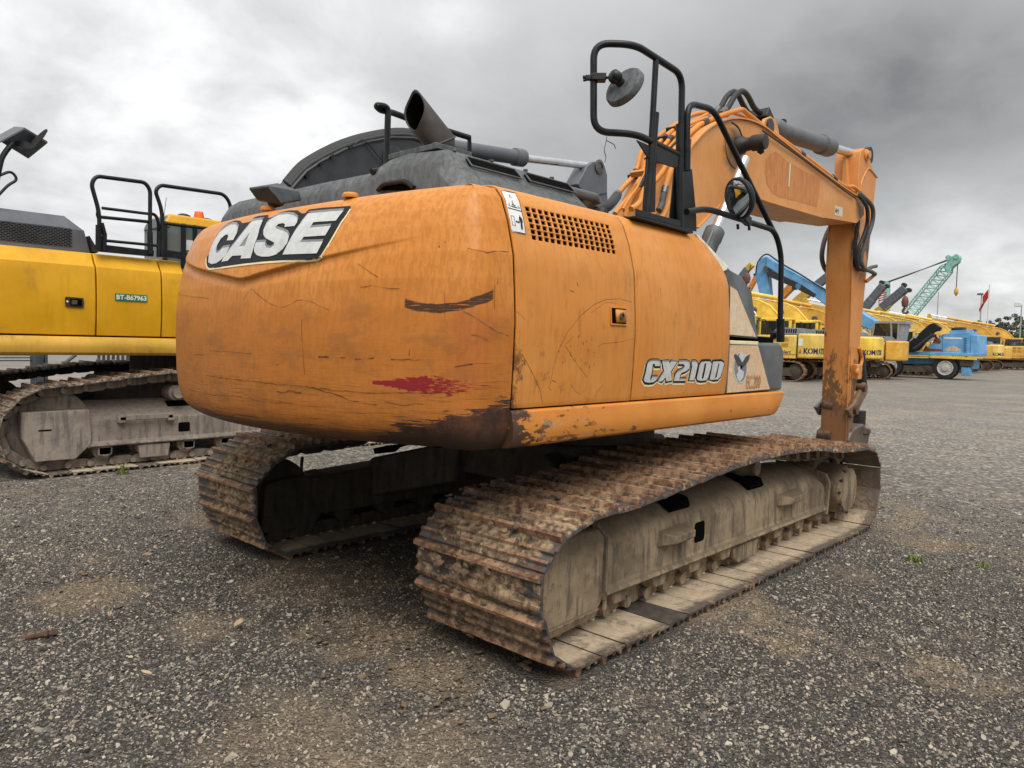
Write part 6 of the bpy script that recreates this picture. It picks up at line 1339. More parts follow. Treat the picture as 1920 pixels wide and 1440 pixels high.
ob('loose_wire', MB().tube(spline([at(*p, 'y', yb0-.05) for p in ((665, 270), (680, 262), (695, 275), (712, 296), (730, 310))]), .008, 5), M_blk, BO)
d0, d1, d2 = at(790, 268, 'y', 6.2), at(983, 297, 'y', 6.2), at(1120, 313, 'y', 6.2); dd = (d1-d0).normalized(); L_ = (d1-d0).length
AC2 = ob('arm_cylinder', MB().lathe([(.08, 0), (.15, .05), (.15, .3), (.135, .32), (.135, L_-.3), (.165, L_-.28), (.165, L_-.05), (.12, L_)], d0, dd, 22), M_grey2, LM, smooth=35)
ob('cylinder_rod', MB().cyl(d1-dd*.05, d2, .075, n=16), M_chrome, AC2)
ob('cylinder_pipe', MB().tube([at(855, 300, 'y', 6.1), at(930, 322, 'y', 6.1), at(955, 328, 'y', 6.1)], .02), M_blk, AC2)
hp = [(1083, 345), (1102, 310), (1112, 303), (1126, 302), (1134, 310), (1139, 328), (1139, 362), (1100, 372)]
AM2 = ob('arm', MB().prism([at(*p, 'y', 6.05) for p in hp]+[], (0, .36, 0)).prism([at(*p, 'y', 6.08) for p in ((1100, 360), (1139, 360), (1150, 520), (1140, 640), (1120, 640))], (0, .3, 0)), M_grey2, LM, bev=.02)
ob('arm_pin', MB().lathe([(.15, 0), (.15, .03), (.09, .04), (.09, .02), (0, .02)], at(1123, 313, 'y', 6.05), (0, -1, 0), 22), M_steel, AM2)
# raised grey cover with mirror and handrail at the rear
yc_ = 5.3; Q = lambda px, py, y=yc_: at(px, py, 'y', y)
RC = ob('raised_cover', MB().prism([Q(-30, 268), Q(27, 237), Q(47, 239, 5.25), Q(-8, 269, 5.25)], Vector((0, .0, -.018))).prism([Q(3, 263), Q(46, 239), Q(89, 265, 5.6), Q(53, 294, 5.6)], Vector((.0, .0, -.02))), M_grey2, LM)
ob('cover_mirror', MB().prism(rounded([Q(49, 277, 5.35), Q(72, 252, 5.35), Q(84, 242, 5.35), Q(87, 246, 5.5), Q(80, 258, 5.5), Q(60, 279, 5.5)], .03, 3, True), (.012, -.012, .006)).obox(Q(43, 272, 5.35), RT*.05, UP*.03, FW*.04), M_dgrey, RC)
ob('cover_strut', MB().tube(rounded([Q(24, 268), Q(12, 282), Q(3, 296), Q(-25, 420)], .12), .026), M_blk, RC)
ob('rear_handrail', MB().tube(rounded([Q(-40, 345), Q(21, 320), Q(34, 337), Q(16, 346), Q(-40, 405)], .05), .014, 8), M_blk, LM)
rebase(LM)
# stacked steel frames behind the yellow machine
RK = thing('steel_rack', 'dark blue grey steel rack on the ground behind the yellow excavator, seen under its body', 'steel rack', tuple(at(70, 700, 'y', 10.6)*Vector((1, 1, 0)) if False else (at(70, 690, 'y', 10.6).x, 10.6, 0)))
mr = plain('rack_steel', (.06, .07, .085), .5, var=.3); y1 = 10.6
def brk(px, y=y1): return at(px, 680, 'y', y).x
for px in (62, 72, 80, 86): ob('rack_post', MB().box(brk(px)-.03, brk(px)+.03, y1, y1+.06, 0, 1.15), mr, RK)
for k in range(6): z = .95+k*.045; ob('rack_slat', MB().box(brk(-60), brk(60), y1+.02*k, y1+.02*k+.05, z, z+.02), mr, RK)
ob('rack_rail', MB().tube([at(142, 665, 'y', y1), at(105, 693, 'y', y1)], .03), mr, RK); ob('rack_rail', MB().box(brk(60), brk(260), y1, y1+.05, .80, .84), mr, RK)
for px in (190, 199, 208, 217, 226, 235, 244, 252, 259): ob('rack_post', MB().box(brk(px)-.02, brk(px)+.02, y1+.1, y1+.14, 0, 1.2), mr, RK)
ob('rack_rail', MB().box(brk(188), brk(261), y1+.09, y1+.15, .92, .97), mr, RK)
rebase(RK)
# ================================================================== row of parked machines behind
def simple_track(par, yc, mat_s, mat_f):
    mb = MB(); P, L_ = resample([(-1.7, .03), (1.7, .03), (2.0, .15), (2.14, .45), (2.0, .78), (1.7, .90), (0, .93), (-1.7, .90), (-2.0, .78), (-2.14, .45), (-2.0, .15)], 44)
    for i in range(44):
        a, b = P[i], P[i+1]; c = (a+b)/2; d = (b-a); l = np.linalg.norm(d); d = d/l; X = Vector((d[0], 0, d[1])); Z = Vector((d[1], 0, -d[0]))
        mb.obox((c[0], yc, c[1]), X*l*.46, (0, .3, 0), Z*.02); mb.obox(Vector((c[0], yc, c[1]))+Z*.035, X*.02, (0, .3, 0), Z*.02)
    t = ob('crawler_track', mb, mat_s, par)
    mb = MB().prism([(-1.6, yc-.2, .25), (1.6, yc-.2, .25), (1.5, yc-.2, .62), (-1.5, yc-.2, .62)], (0, .4, 0))
    for x in (-1.75, 1.75): mb.lathe([(.12, -.14), (.37, -.12), (.37, .12), (.30, .14), (.18, .2), (0, .2)], (x, yc, .46), (0, 1, 0), 20); mb.lathe([(.2, 0), (.2, .15), (0, .15)], (x, yc-.14, .46), (0, -1, 0), 14)
    for k in range(6): mb.lathe([(.09, -.15), (.09, .15)], (-1.2+k*.48, yc, .15), (0, 1, 0), 10)
    ob('track_frame', mb, mat_f, t); return t
BT = [(.35, 1.75), (.55, 2.3), (.95, 3.05), (1.45, 3.6), (2.0, 3.88), (2.6, 4.0), (3.6, 4.16), (4.8, 4.38), (5.75, 4.58)]
BP = BT+[(5.85, 4.42), (5.7, 4.25), (4.6, 3.85), (3.4, 3.52), (2.7, 3.26), (2.2, 2.95), (1.7, 2.4), (1.2, 1.75), (.75, 1.6)]
def frame_box(mb, x0, x1, z0, z1, y, t, w=.07):
    mb.box(x0, x1, y, y+t, z0, z0+w); mb.box(x0, x1, y, y+t, z1-w, z1); mb.box(x0, x0+w, y, y+t, z0+w, z1-w); mb.box(x1-w, x1, y, y+t, z0+w, z1-w)
M_louv = plain('dark_yellow_louvre', (.40, .21, .015), .6)  # deeper yellow, sets the louvres off from the doors
def yard_excavator(label, paintm, cabm, hoodm, txt=True, arm_drop=1, boomm=None, door=False):
    t = thing('excavator', label, 'excavator', group='excavators parked in the far row'); bm_ = boomm or paintm
    simple_track(t, 1.2, M_shoe3, M_frame_d); simple_track(t, -1.2, M_shoe3, M_frame_d)
    ob('undercarriage', MB().box(-.8, .8, -1, 1, .45, .95).lathe([(.6, 0), (.6, .2)], (0, 0, .9), (0, 0, 1), 24), M_frame_d, t)
    ob('deck', MB().box(-1.7, 1.5, -1.33, 1.33, 1.05, 1.2), M_yel3, t)
    hs = MB().box(-1.72, .05, .45, 1.35, 1.2, 2.10); B_ = ob('engine_house', hs.box(-1.72, 1.4, -1.35, -.4, 1.2, 2.05), paintm, t, bev=.06, seg=3)
    ob('house_core', MB().box(-1.7, .3, -.45, .5, 1.2, 2.05), M_dark, t)
    cwp = [(-1.75, 1.36), (-2.3, 1.33), (-2.62, 1.1), (-2.78, .6), (-2.82, 0), (-2.78, -.6), (-2.62, -1.1), (-2.3, -1.33), (-1.75, -1.36)]
    C_ = ob('counterweight', MB().prism([(x, y, 1.06) for x, y in cwp], (0, 0, 1.12)), paintm, t, bev=.09, seg=3)
    for x in (-1.35, -.95):
        for z in (1.55, 1.82): ob('louvre', MB().box(x, x+.30, 1.3505, 1.356, z, z+.17), M_louv, B_)
    ob('door_seam', MB().box(-1.742, -1.728, 1.34, 1.358, 1.1, 2.1), M_dark, B_)
    ob('door_seam', MB().box(-.56, -.55, 1.34, 1.354, 1.2, 2.1), M_dark, B_)
    if door: ob('dark_vent', MB().box(-.50, -.05, 1.35, 1.357, 1.5, 1.95), M_frame_d, B_)
    H_ = ob('hood', MB().hexa([(-2.1, -1.1, 2.1), (-.5, -1.1, 2.1), (-.5, 1.15, 2.1), (-2.1, 1.15, 2.1), (-1.95, -.95, 2.42), (-.75, -.95, 2.48), (-.75, .95, 2.48), (-1.95, .95, 2.42)]), hoodm, t, bev=.06, seg=3)
    gr_ = MB()
    for k in range(7): gr_.obox((-1.6+k*.1, 1.05, 2.27), (.03, 0, 0), (0, .06, -.12), (0, .005, .003))
    ob('hood_grille', gr_, M_dark, H_)
    ob('exhaust_stub', MB().cyl((-1.5, -.5, 2.4), (-1.5, -.5, 2.75), .06), M_blk, H_)
    cab_ = MB(); frame_box(cab_, .12, 1.75, 1.2, 2.98, 1.30, .06, .13); frame_box(cab_, .12, 1.75, 1.2, 2.98, .38, .06, .13); cab_.box(.12, 1.70, .40, 1.35, 2.90, 3.0); cab_.box(.12, .2, .44, 1.30, 1.2, 2.0); cab_.box(.12, 1.75, 1.30, 1.35, 1.2, 1.75)
    K_ = ob('cab', cab_, cabm, t, bev=.02); ob('cab_window', MB().box(.2, 1.69, .45, 1.325, 1.3, 2.92), M_glass, K_)
    R_ = MB().tube(rounded([(-.4, 1.30, 2.1), (-.4, 1.30, 2.75), (.1, 1.30, 2.75)], .1), .02, 6).tube(rounded([(.3, -1.3, 2.05), (.3, -1.3, 2.9), (1.3, -1.3, 2.9), (1.3, -1.3, 2.05)], .1), .02, 6).tube([(.3, -1.3, 2.5), (1.3, -1.3, 2.5)], .016, 6)
    ob('handrail', R_, M_blk, t)
    bo = ob('boom', MB().prism([(x, -.28, z) for x, z in BP], (0, .5, 0)), bm_, t, bev=.03)
    ob('boom_line', MB().tube([(x-.02, .23, z+.05) for x, z in BT[1:]], .035, 6).tube([(x-.03, .12, z+.06) for x, z in BT[1:]], .03, 6), bm_, bo)
    ob('boss', MB().lathe([(.17, 0), (.17, .03), (.1, .05), (.1, .25), (0, .25)], (2.25, .22, 3.45), (0, 1, 0), 18), M_steel, bo)
    cy_ = ob('boom_cylinder', MB().cyl((.75, .38, 1.6), (1.7, .38, 2.5), .11).cyl((.75, -.42, 1.6), (1.7, -.42, 2.5), .11), bm_, t); ob('cylinder_rod', MB().cyl((1.7, .38, 2.5), (2.25, .38, 3.43), .06).cyl((1.7, -.42, 2.5), (2.25, -.42, 3.43), .06), M_chrome, cy_)
    ac = ob('arm_cylinder', MB().cyl((2.5, 0, 4.22), (4.5, 0, 4.62), .11), bm_, t); ob('cylinder_rod', MB().cyl((4.5, 0, 4.62), (6.0, 0, 4.92), .06), M_chrome, ac)
    ob('arm', MB().prism([(x, -.18, z) for x, z in ((5.6, 4.3), (5.85, 5.0), (6.1, 5.0), (6.2, 4.3), (6.0, 3.2), (5.4, .75), (5.15, .75), (5.45, 2.6))], (0, .34, 0)), bm_, t, bev=.02)
    ob('bucket', MB().prism([(x, -.5, z) for x, z in ((5.3, .75), (5.45, .45), (5.25, .05), (4.7, -.0+.02), (4.5, .3), (4.65, .55), (5.0, .7))], (0, 1.0, 0)), M_steel, t, bev=.03)
    if txt:
        tv, tf = text_mesh(txt, .30, 0, .012, 1.0); mxw = max(p[0] for p in tv)
        def wrap(u, h):   # lettering wraps round the counterweight
            pl_ = [(-2.02, 1.345)]+cwp[1:6]
            for (x0, y0), (x1, y1) in zip(pl_, pl_[1:]):
                l = math.hypot(x1-x0, y1-y0)
                if u <= l: break
                u -= l
            k = min(1, u/l); nx, ny = (y1-y0)/l, -(x1-x0)/l; nx, ny = (nx, ny) if (x0*nx+y0*ny) > 0 else (-nx, -ny); return (x0+(x1-x0)*k+nx*.008, y0+(y1-y0)*k+ny*.008, h)
        ob('lettering', MB().add([wrap(x*(1.35/mxw), 1.28+y*1.15) for x, y in tv], tf), M_navy, C_)
        tv, tf = text_mesh(txt, .34, 0, .012, 1.0)
        ob('lettering', MB().add([(4.55-x*.95, .225, 3.66+y*.95+(4.55-x*.95-4)*.2) for x, y in tv], tf), M_blkprint, bo)
    return t

def place(t, px, depth, sc=1.0, label=None):
    w = far(px, 700, depth); r = t; ca, sa = math.cos(math.radians(101)), math.sin(math.radians(101)); r.location = (w.x-sc*(-2.62*ca+1.15*sa), w.y-sc*(-2.62*sa-1.15*ca), 0); r.rotation_euler = (0, 0, math.radians(101)); r.scale = (sc, sc, sc)
    if label: r['label'] = label
    return r
KA = yard_excavator('yellow excavator with four door louvres, nearest one in the far row', M_yel2, M_yel2, M_grey, 'KOMATSU')
tri = ob('warning_reflector', MB().prism([(-1.83, 1.372, 1.30), (-1.93, 1.372, 1.30), (-1.90, 1.372, 1.48)], (0, .004, 0)), M_red, [c for c in KA.children if c.name.startswith('counterweight')][0]); ob('white_sticker', MB().box(-1.98, -1.80, 1.363, 1.366, 1.62, 1.95), M_white, [c for c in KA.children if c.name.startswith('counterweight')][0])
tv, tf = text_mesh('Hert', .22, .2, .004, 1); ob('door_lettering', MB().add([(-1.05-x, 1.357, 1.26+y) for x, y in tv], tf), M_navy, [c for c in KA.children if c.name.startswith('engine_house')][0])
place(KA, 1549, 35.5)
def cp(src, px, depth, label, sc=1.0): return place(copy_tree(src), px, depth, sc, label)
KB = yard_excavator('yellow excavator mostly hidden behind the hanging orange arm', M_yel2, M_yel2, M_grey, 'KOMATSU'); place(KB, 1607, 37.5)
cp(KB, 1650, 39.3, 'yellow excavator whose lettered counterweight shows just right of the hanging orange arm')
KD = yard_excavator('faded yellow excavator standing right in front of the blue wheeled machine', M_yel3, M_yel3, M_grey, None); place(KD, 1697, 40.6, .93)
cp(KB, 1836, 57, 'yellow excavator with its counterweight just right of the blue wheeled machine'); cp(KD, 1853, 61, 'orange yellow excavator, second counterweight to the right of the blue machine'); cp(KB, 1874, 66, 'yellow excavator, third counterweight to the right of the blue machine', 1.05)
cp(KD, 1890, 70, 'orange yellow excavator between the yellow one and the dark vented one at the right'); cp(KD, 1775, 48, 'yellow excavator hidden behind the blue machine, only its boom arching above it'); cp(KB, 1800, 52, 'yellow excavator behind the blue engine housing with its boom showing over the roof')
KH = yard_excavator('orange yellow excavator with a dark square vent, near the right edge', M_yel3, M_yel3, M_blk, None, door=True); place(KH, 1942, 74, 1.1); cp(KH, 1975, 82, 'orange excavator beyond the one with the dark vent, cut by the right edge', 1.1); cp(KH, 1905, 78, 'excavator at the far right end of the row, almost hidden behind its neighbours', 1.0)

# ------------------------------------------------------------------ blue wheeled material handler
w0_ = far(1772, 700, 41.5); XB = w0_.x; Bq = lambda px, py, dx=0: at(px, py, 'x', XB+dx)
BH = thing('material_handler', 'sky blue wheeled machine with grey cab, tall blue boom and rusty housing', 'wheeled crane', (XB+1.2, w0_.y+1.5, 0))
def bprism(pts, dx0, dx1, name, mat, par, **k): return ob(name, MB().prism([Bq(*p, dx0) for p in pts], (dx1-dx0, 0, 0)), mat, par, **k)
CHS = bprism([(1640, 670), (1822, 673), (1822, 693), (1800, 693), (1790, 683), (1640, 682)], .3, 2.2, 'chassis', M_blue_d, BH, bev=.04)
bprism([(1802, 688), (1818, 689), (1818, 705), (1802, 704)], .0, .5, 'outrigger', M_blue, BH, bev=.03); bprism([(1800, 671), (1824, 672), (1824, 687), (1800, 686)], -.05, .2, 'rear_plate', M_frame_d, BH)
for px, py in ((1668, 692), (1772, 693)):
    for dx in (0, 2.2):
        c = Bq(px, py, dx); c.z = .63
        wt = ob('wheel', MB().lathe([(.36, -.02), (.60, 0), (.64, .06), (.64, .40), (.60, .46), (.36, .46)], c, (1, 0, 0), 30), M_rub, BH, smooth=40)
        ob('rim', MB().lathe([(.41, -.022), (.40, -.06), (.36, -.06), (.33, -.035), (.20, -.03), (.16, -.05), (.15, -.11), (0, -.11)], c, (1, 0, 0), 22), plain('wheel_rim', (.45, .44, .42), .5, var=.2) if dx == 0 else M_pole, wt, smooth=30)
bprism([(1690, 658), (1833, 663), (1833, 668), (1690, 665)], -.1, 2.4, 'upper_deck', M_blue, BH, bev=.02)
bprism([(1740, 667), (1830, 671), (1830, 675), (1745, 671)], -.15, .1, 'yellow_beam', M_yel2, BH)
HS = bprism([(1728, 660), (1768, 626), (1818, 623), (1818, 664), (1728, 661)], .0, 2.2, 'engine_housing', M_blue, BH, bev=.03); bprism([(1780, 620), (1812, 618), (1812, 624), (1780, 625)], .1, 2.0, 'housing_roof', M_blue, HS); bprism([(1818, 627), (1835, 628), (1835, 666), (1818, 665)], .05, 2.15, 'counterweight', M_blue, BH, bev=.05)
bprism([(1783, 614), (1806, 613), (1806, 619), (1783, 620)], .4, 1.2, 'air_filter', M_rub, HS, bev=.05)
bprism([(1752, 636), (1755, 629), (1765, 640), (1762, 645), (1748, 643)], -.006, -.002, 'rust_patch', plain('rust_patch', (.22, .06, .03), .8), HS); bprism([(1731, 656), (1736, 648), (1742, 653), (1766, 655), (1766, 659), (1731, 659)], -.006, -.002, 'rust_patch', plain('rust_patch', (.22, .06, .03), .8), HS)
bprism([(1770, 632), (1804, 633), (1804, 636), (1770, 635)], -.006, -.002, 'white_lettering', M_white, HS); bprism([(1771, 655), (1780, 650), (1788, 648), (1797, 652), (1803, 657), (1795, 659), (1775, 658)], -.006, -.002, 'bare_patch', plain('bare_primer', (.55, .45, .30), .8), HS)
for k in range(7): bprism([(1807, 633+k*4.6), (1812, 633+k*4.6), (1812, 634.2+k*4.6), (1807, 634.2+k*4.6)], -.08, .02, 'ladder_rung', M_blue_d, HS)
bprism([(1766.5, 627), (1768, 627), (1768, 661), (1766.5, 661)], -.006, -.002, 'door_seam', M_blue_d, HS)
BA = bprism([(1693, 652), (1742, 608), (1752, 605), (1764, 614), (1762, 620), (1752, 622), (1722, 657), (1710, 660), (1697, 660)], -.5, -.15, 'folding_arm', M_blk, BH, bev=.03); ob('arm_ram', MB().cyl(Bq(1714, 655, -.55), Bq(1750, 627, -.55), .10), M_rub, BA); ob('cylinder_rod', MB().cyl(Bq(1716, 634, -.52), Bq(1722, 627, -.52), .07), M_chrome, BA)
cf = MB()
for q in (((1633, 643), (1640, 604)), ((1640, 605), (1690, 604)), ((1671, 605), (1671, 640)), ((1685, 605), (1683, 643)), ((1634, 642), (1686, 643))): cf.tube([Bq(*q[0], -.1), Bq(*q[1], -.1)], .06, 6); cf.tube([Bq(*q[0], 1.1), Bq(*q[1], 1.1)], .06, 6)
CC = ob('cab', cf.prism([Bq(*p, -.15) for p in ((1638, 606), (1640, 602), (1700, 602), (1700, 607))], (1.3, 0, 0)).prism([Bq(*p, -.1) for p in ((1634, 634), (1684, 636), (1684, 660), (1634, 660))], (1.2, 0, 0)), plain('cab_grey', (.30, .30, .29), .5), BH)
bprism([(1636, 637), (1641, 607), (1683, 607), (1683, 637)], -.06, 1.06, 'cab_window', M_glass, CC)
bprism([(1687, 607), (1697, 607), (1690, 640), (1684, 640)], -.05, 1.0, 'rear_guard', M_pole, CC)
XBB = .5
BB = ob('boom', MB().prism([Bq(*p, XBB) for p in ((1436, 480), (1450, 490), (1490, 512), (1556, 548), (1640, 600), (1660, 630), (1600, 606), (1553, 577), (1522, 553), (1490, 531), (1466, 520), (1446, 506), (1436, 500))], (.9, 0, 0)), M_blue, BH, bev=.06)
ST_ = ob('stick', MB().prism([Bq(*p, XBB+.15) for p in ((1418, 500), (1426, 484), (1438, 480), (1442, 496), (1440, 520), (1448, 610), (1455, 655), (1436, 655), (1432, 600), (1422, 545), (1415, 515))], (.6, 0, 0)), M_blue, BH, bev=.05)
bprism([(1436, 512), (1444, 506), (1500, 532), (1530, 552), (1525, 558), (1490, 540), (1440, 518)], XBB-.05, XBB+.05, 'boom_ram', M_rub, BB)
ob('boom_hose', MB().tube(spline([Bq(*p, XBB-.05) for p in ((1417, 515), (1420, 494), (1430, 480), (1440, 477), (1452, 485), (1470, 497), (1500, 514), (1530, 533), (1556, 548))], 4), .05, 6), M_rub, BB)
ob('boom_pin', MB().cyl(Bq(1435, 503, XBB-.1), Bq(1435, 503, XBB+1.0), .16), M_steel, BB); ob('boom_pin', MB().cyl(Bq(1497, 537, XBB-.1), Bq(1497, 537, XBB+1.0), .2), M_blue_d, BB)
rebase(BH)

# ------------------------------------------------------------------ telescopic cranes behind the row
def tele(label, X, sections, base, mats, rope=None, cat='mobile crane', head=True):
    sections = [(a, b, w*.58, mi) for a, b, w, mi in sections]
    p0 = at(*base, 'x', X); t = thing('truck_crane', label, cat, (p0.x, p0.y, 0)); A_ = lambda px, py, dx=0: at(px, py, 'x', X+dx)
    root = None
    for k, (a, b, w, mi) in enumerate(sections):
        pa, pb = A_(*a), A_(*b); d = (pb-pa).normalized(); n = Vector((0, -d.z, d.y)); ww = w/2
        o = ob('boom_section', MB().obox((pa+pb)/2+Vector((.5, 0, 0)), Vector((ww*.8, 0, 0)), (pb-pa)/2, n*ww), mats[mi], t if root is None else root, bev=.05); root = root or o
    if head:
        pe = A_(*sections[-1][1]); d = (A_(*sections[-1][1])-A_(*sections[-1][0])).normalized(); n = Vector((0, -d.z, d.y)); w = sections[-1][2]
        ob('boom_head', MB().obox(pe+Vector((.5, 0, 0)), Vector((w*.42, 0, 0)), d*w*.4, n*w*.5), mats[-1], root, bev=.05)
        for s in (-1, 1): ob('sheave', MB().lathe([(w*.26, -.25), (w*.26, .25)], pe+Vector((.5, 0, 0))+d*w*.5+n*w*.42*s, (1, 0, 0), 14), M_rub, root)
    if rope:
        r0, r1 = rope; ob('rope', MB().tube([A_(*r0), A_(*r1)], .04, 5), M_dgrey, root); q = A_(*r1); ob('hook_block', MB().lathe([(0, .5), (.22, .4), (.3, .0), (.22, -.35), (.1, -.5), (0, -.5)], q, (0, 0, -1), 12).tube(spline([q+Vector((0, 0, -.5)), q+Vector((0, .15, -.8)), q+Vector((0, -.1, -1.0)), q+Vector((0, -.3, -.8))], 3), .1, 6), plain('hook_block', (.14, .05, .04), .6), root)
    b = ob('carrier', MB().box(p0.x-.8, p0.x+2.0, p0.y-3, p0.y+5, .9, 1.5).box(p0.x-.7, p0.x+1.9, p0.y+5, p0.y+7, .7, 2.6).box(p0.x-.5, p0.x+1.7, p0.y-2.5, p0.y+.5, 1.5, 2.4), mats[0], t, bev=.05)
    for k in range(4):
        for dx in (-.9, 1.7): ob('wheel', MB().lathe([(.3, 0), (.6, .02), (.6, .42), (.3, .42)], (p0.x+dx, p0.y-2+k*2.2, .6), (1, 0, 0), 20), M_rub, t)
    rebase(t); return t
M_cy = paint('crane_yellow', (.58, .38, .06), var=.15, rough=.5, dirtk=.4); M_cg = plain('crane_grey', (.11, .125, .14), .5, var=.25)
tele('crane with a yellow boom head, at the left end of the far row', 58, [((1340, 575), (1386, 518), 1.0, 1), ((1380, 525), (1397, 503), .95, 1), ((1394, 507), (1406, 494), .9, 0)], (1330, 600), (M_cy, M_cg, M_cy), ((1408, 497), (1401, 522)), head=False)
tele('crane with a slim orange boom in front of the blue stick', 62, [((1350, 610), (1397, 553), .9, 0), ((1393, 557), (1413, 520), .75, 0)], (1340, 620), (M_or, M_or, M_or), None)
tele('crane with a grey and tan boom rising behind the blue boom', 60, [((1440, 610), (1510, 548), 1.3, 1), ((1505, 552), (1550, 516), 1.15, 0)], (1425, 630), (M_cg, M_cy, M_cg), ((1548, 520), (1554, 548)), head=False)
tele('crane with a dark grey boom just right of the hanging orange arm', 63, [((1590, 610), (1632, 560), 1.2, 0), ((1628, 564), (1650, 538), 1.1, 0)], (1580, 625), (M_cg, M_cg, M_cg), None)
tele('crane with a yellow and dark grey boom in front of the teal lattice crane', 66, [((1610, 612), (1665, 566), 1.2, 1), ((1650, 577), (1690, 544), 1.25, 0)], (1600, 630), (M_cg, M_cy, M_cg), ((1697, 546), (1697, 566)))
# small orange crane head above the yellow booms
tele('crane with a small orange boom head above the yellow booms', 52, [((1430, 610), (1462, 552), .6, 0), ((1460, 556), (1476, 540), 1.0, 0)], (1425, 625), (M_or, M_or, M_or), None, head=True)

# ------------------------------------------------------------------ teal lattice crane
XL = 95; Tq = lambda px, py, dx=0: at(px, py, 'x', XL+dx)
LCR = thing('lattice_crane', 'teal lattice boom crane rising behind the yellow booms', 'crane', (XL, Tq(1690, 640).y, 0))
b0, b1 = Tq(1698, 598), Tq(1781, 497); d = (b1-b0); n = Vector((0, -d.z, d.y)).normalized(); mb = MB(); K = 13; w = .62
def ch(i, s, q): t = i/K; k = 1.0 if 0 < i < K else .55; return b0+d*t+n*w*s*k+Vector((w*q*k, 0, 0))
for s in (-1, 1):
    for q in (-1, 1): mb.tube([ch(i, s, q) for i in range(K+1)], .075, 6)
for i in range(K):
    for q in (-1, 1):
        mb.tube([ch(i, -1, q), ch(i+1, 1, q)], .04, 5); mb.tube([ch(i+1, 1, q), ch(i+1, -1, q)], .035, 5)
    for s in (-1, 1): mb.tube([ch(i, s, -1 if i % 2 else 1), ch(i+1, s, 1 if i % 2 else -1)], .04, 5)
LBm = ob('lattice_boom', mb, M_teal, LCR)
hd = Tq(1785, 490); ob('boom_head', MB().prism([Tq(*p, -.5) for p in ((1770, 505), (1774, 494), (1779, 480), (1797, 478), (1800, 482), (1798, 491), (1784, 503), (1776, 512))], (1.0, 0, 0)), M_teal, LBm, bev=.1); ob('sheave', MB().lathe([(.3, -.6), (.3, .6)], Tq(1780, 484), (1, 0, 0), 14), M_teal, LBm); ob('sheave', MB().lathe([(.28, -.6), (.28, .6)], Tq(1795, 482), (1, 0, 0), 14), M_teal, LBm)
ob('mast', MB().prism([Tq(*p, -.4) for p in ((1656, 526), (1665, 526), (1665, 640), (1656, 640))], (1.0, 0, 0)), M_teal, LCR, bev=.05)
for q in (-.3, .3): ob('pendant_rope', MB().tube([Tq(1662, 529, q), Tq(1776, 489, q)], .06, 5), M_dgrey, LCR)
ob('pendant_rope', MB().tube([Tq(1664, 530, 0), Tq(1700, 517, 0), Tq(1776, 487, 0)], .05, 5), M_dgrey, LCR); ob('pendant_rope', MB().tube([Tq(1700, 575, 0), Tq(1768, 496, 0)], .035, 5), M_pole, LCR)
ob('rope', MB().tube([Tq(1796, 488), Tq(1793, 540)], .05, 5), M_dgrey, LCR); ob('hook_block', MB().lathe([(.1, -.4), (.22, -.2), (.24, .2), (.1, .5), (0, .6)], Tq(1793, 546), (0, 0, -1), 12), M_cy, LCR)
ob('crane_house', MB().box(XL-1.5, XL+1.5, Tq(1720, 640).y, Tq(1655, 640).y, 1.0, 3.0), M_teal, LCR, bev=.1); ob('crawler_track', MB().box(XL-2.4, XL-1.6, Tq(1730, 640).y, Tq(1640, 640).y, 0, 1.0).box(XL+1.6, XL+2.4, Tq(1730, 640).y, Tq(1640, 640).y, 0, 1.0), M_rub, LCR, bev=.2)
mb = MB()
for k in range(4): mb.tube([Tq(1648, 552+k*4, -2), Tq(1662, 548+k*4, -2)], .07, 5)
mb.tube([Tq(1648, 548, -2), Tq(1648, 570, -2)], .05, 5); ob('red_railing', mb, M_red, LCR)
rebase(LCR)

# ------------------------------------------------------------------ poles, flags, light mast
def pole(px, ytop, depth, r, label, cat='pole', name='light_pole', mat=M_pole):
    p = far(px, 650, depth); top = far(px, ytop, depth); t = thing(name, label, cat, (p.x, p.y, 0)); ob('pole', MB().cyl((0, 0, 0), (0, 0, top.z), r, r*.7, 10), mat, t); return t, top.z, p
t, z, p = pole(1754, 548, 115, .09, 'slim pale pole behind the teal lattice boom', name='pole')
t, z, p = pole(1835, 552, 95, .10, 'lamp post with a single head left of the flagpole', 'lamp post'); ob('lamp_head', MB().obox((-.1, .15, z), (.15, .08, 0), (-.1, .28, 0), (0, 0, .12)), M_grey2, t)
t, z, p = pole(1849, 534, 90, .10, 'white flagpole with two small red flags', 'flagpole', 'flagpole', M_white)
def flag(z0, z1, y0, y1): return MB().grid([[Vector((.12*math.sin(3*u+2*v), .1+(y0+(y1-y0)*u)+.05*v, z0*(1-v)+z1*v-(.9*u))) for u in np.linspace(0, 1, 7)] for v in np.linspace(0, 1, 6)])
u = 90/FPX/math.cos(math.atan(.63))
ob('flag', flag(z-1.6, z-.5, 0, .5), M_red, t, solid=.01); ob('flag', flag(z-2.4, z-2.0, .4, .8), M_red, t, solid=.01)
t, z, p = pole(1911, 573, 120, .12, 'floodlight mast showing above the trees at the right', 'floodlight'); ob('lamp_head', MB().obox((0, .5, z+.2), (.3, 0, 0), (0, .5, 0), (0, 0, .4)), M_white, t, bev=.1)

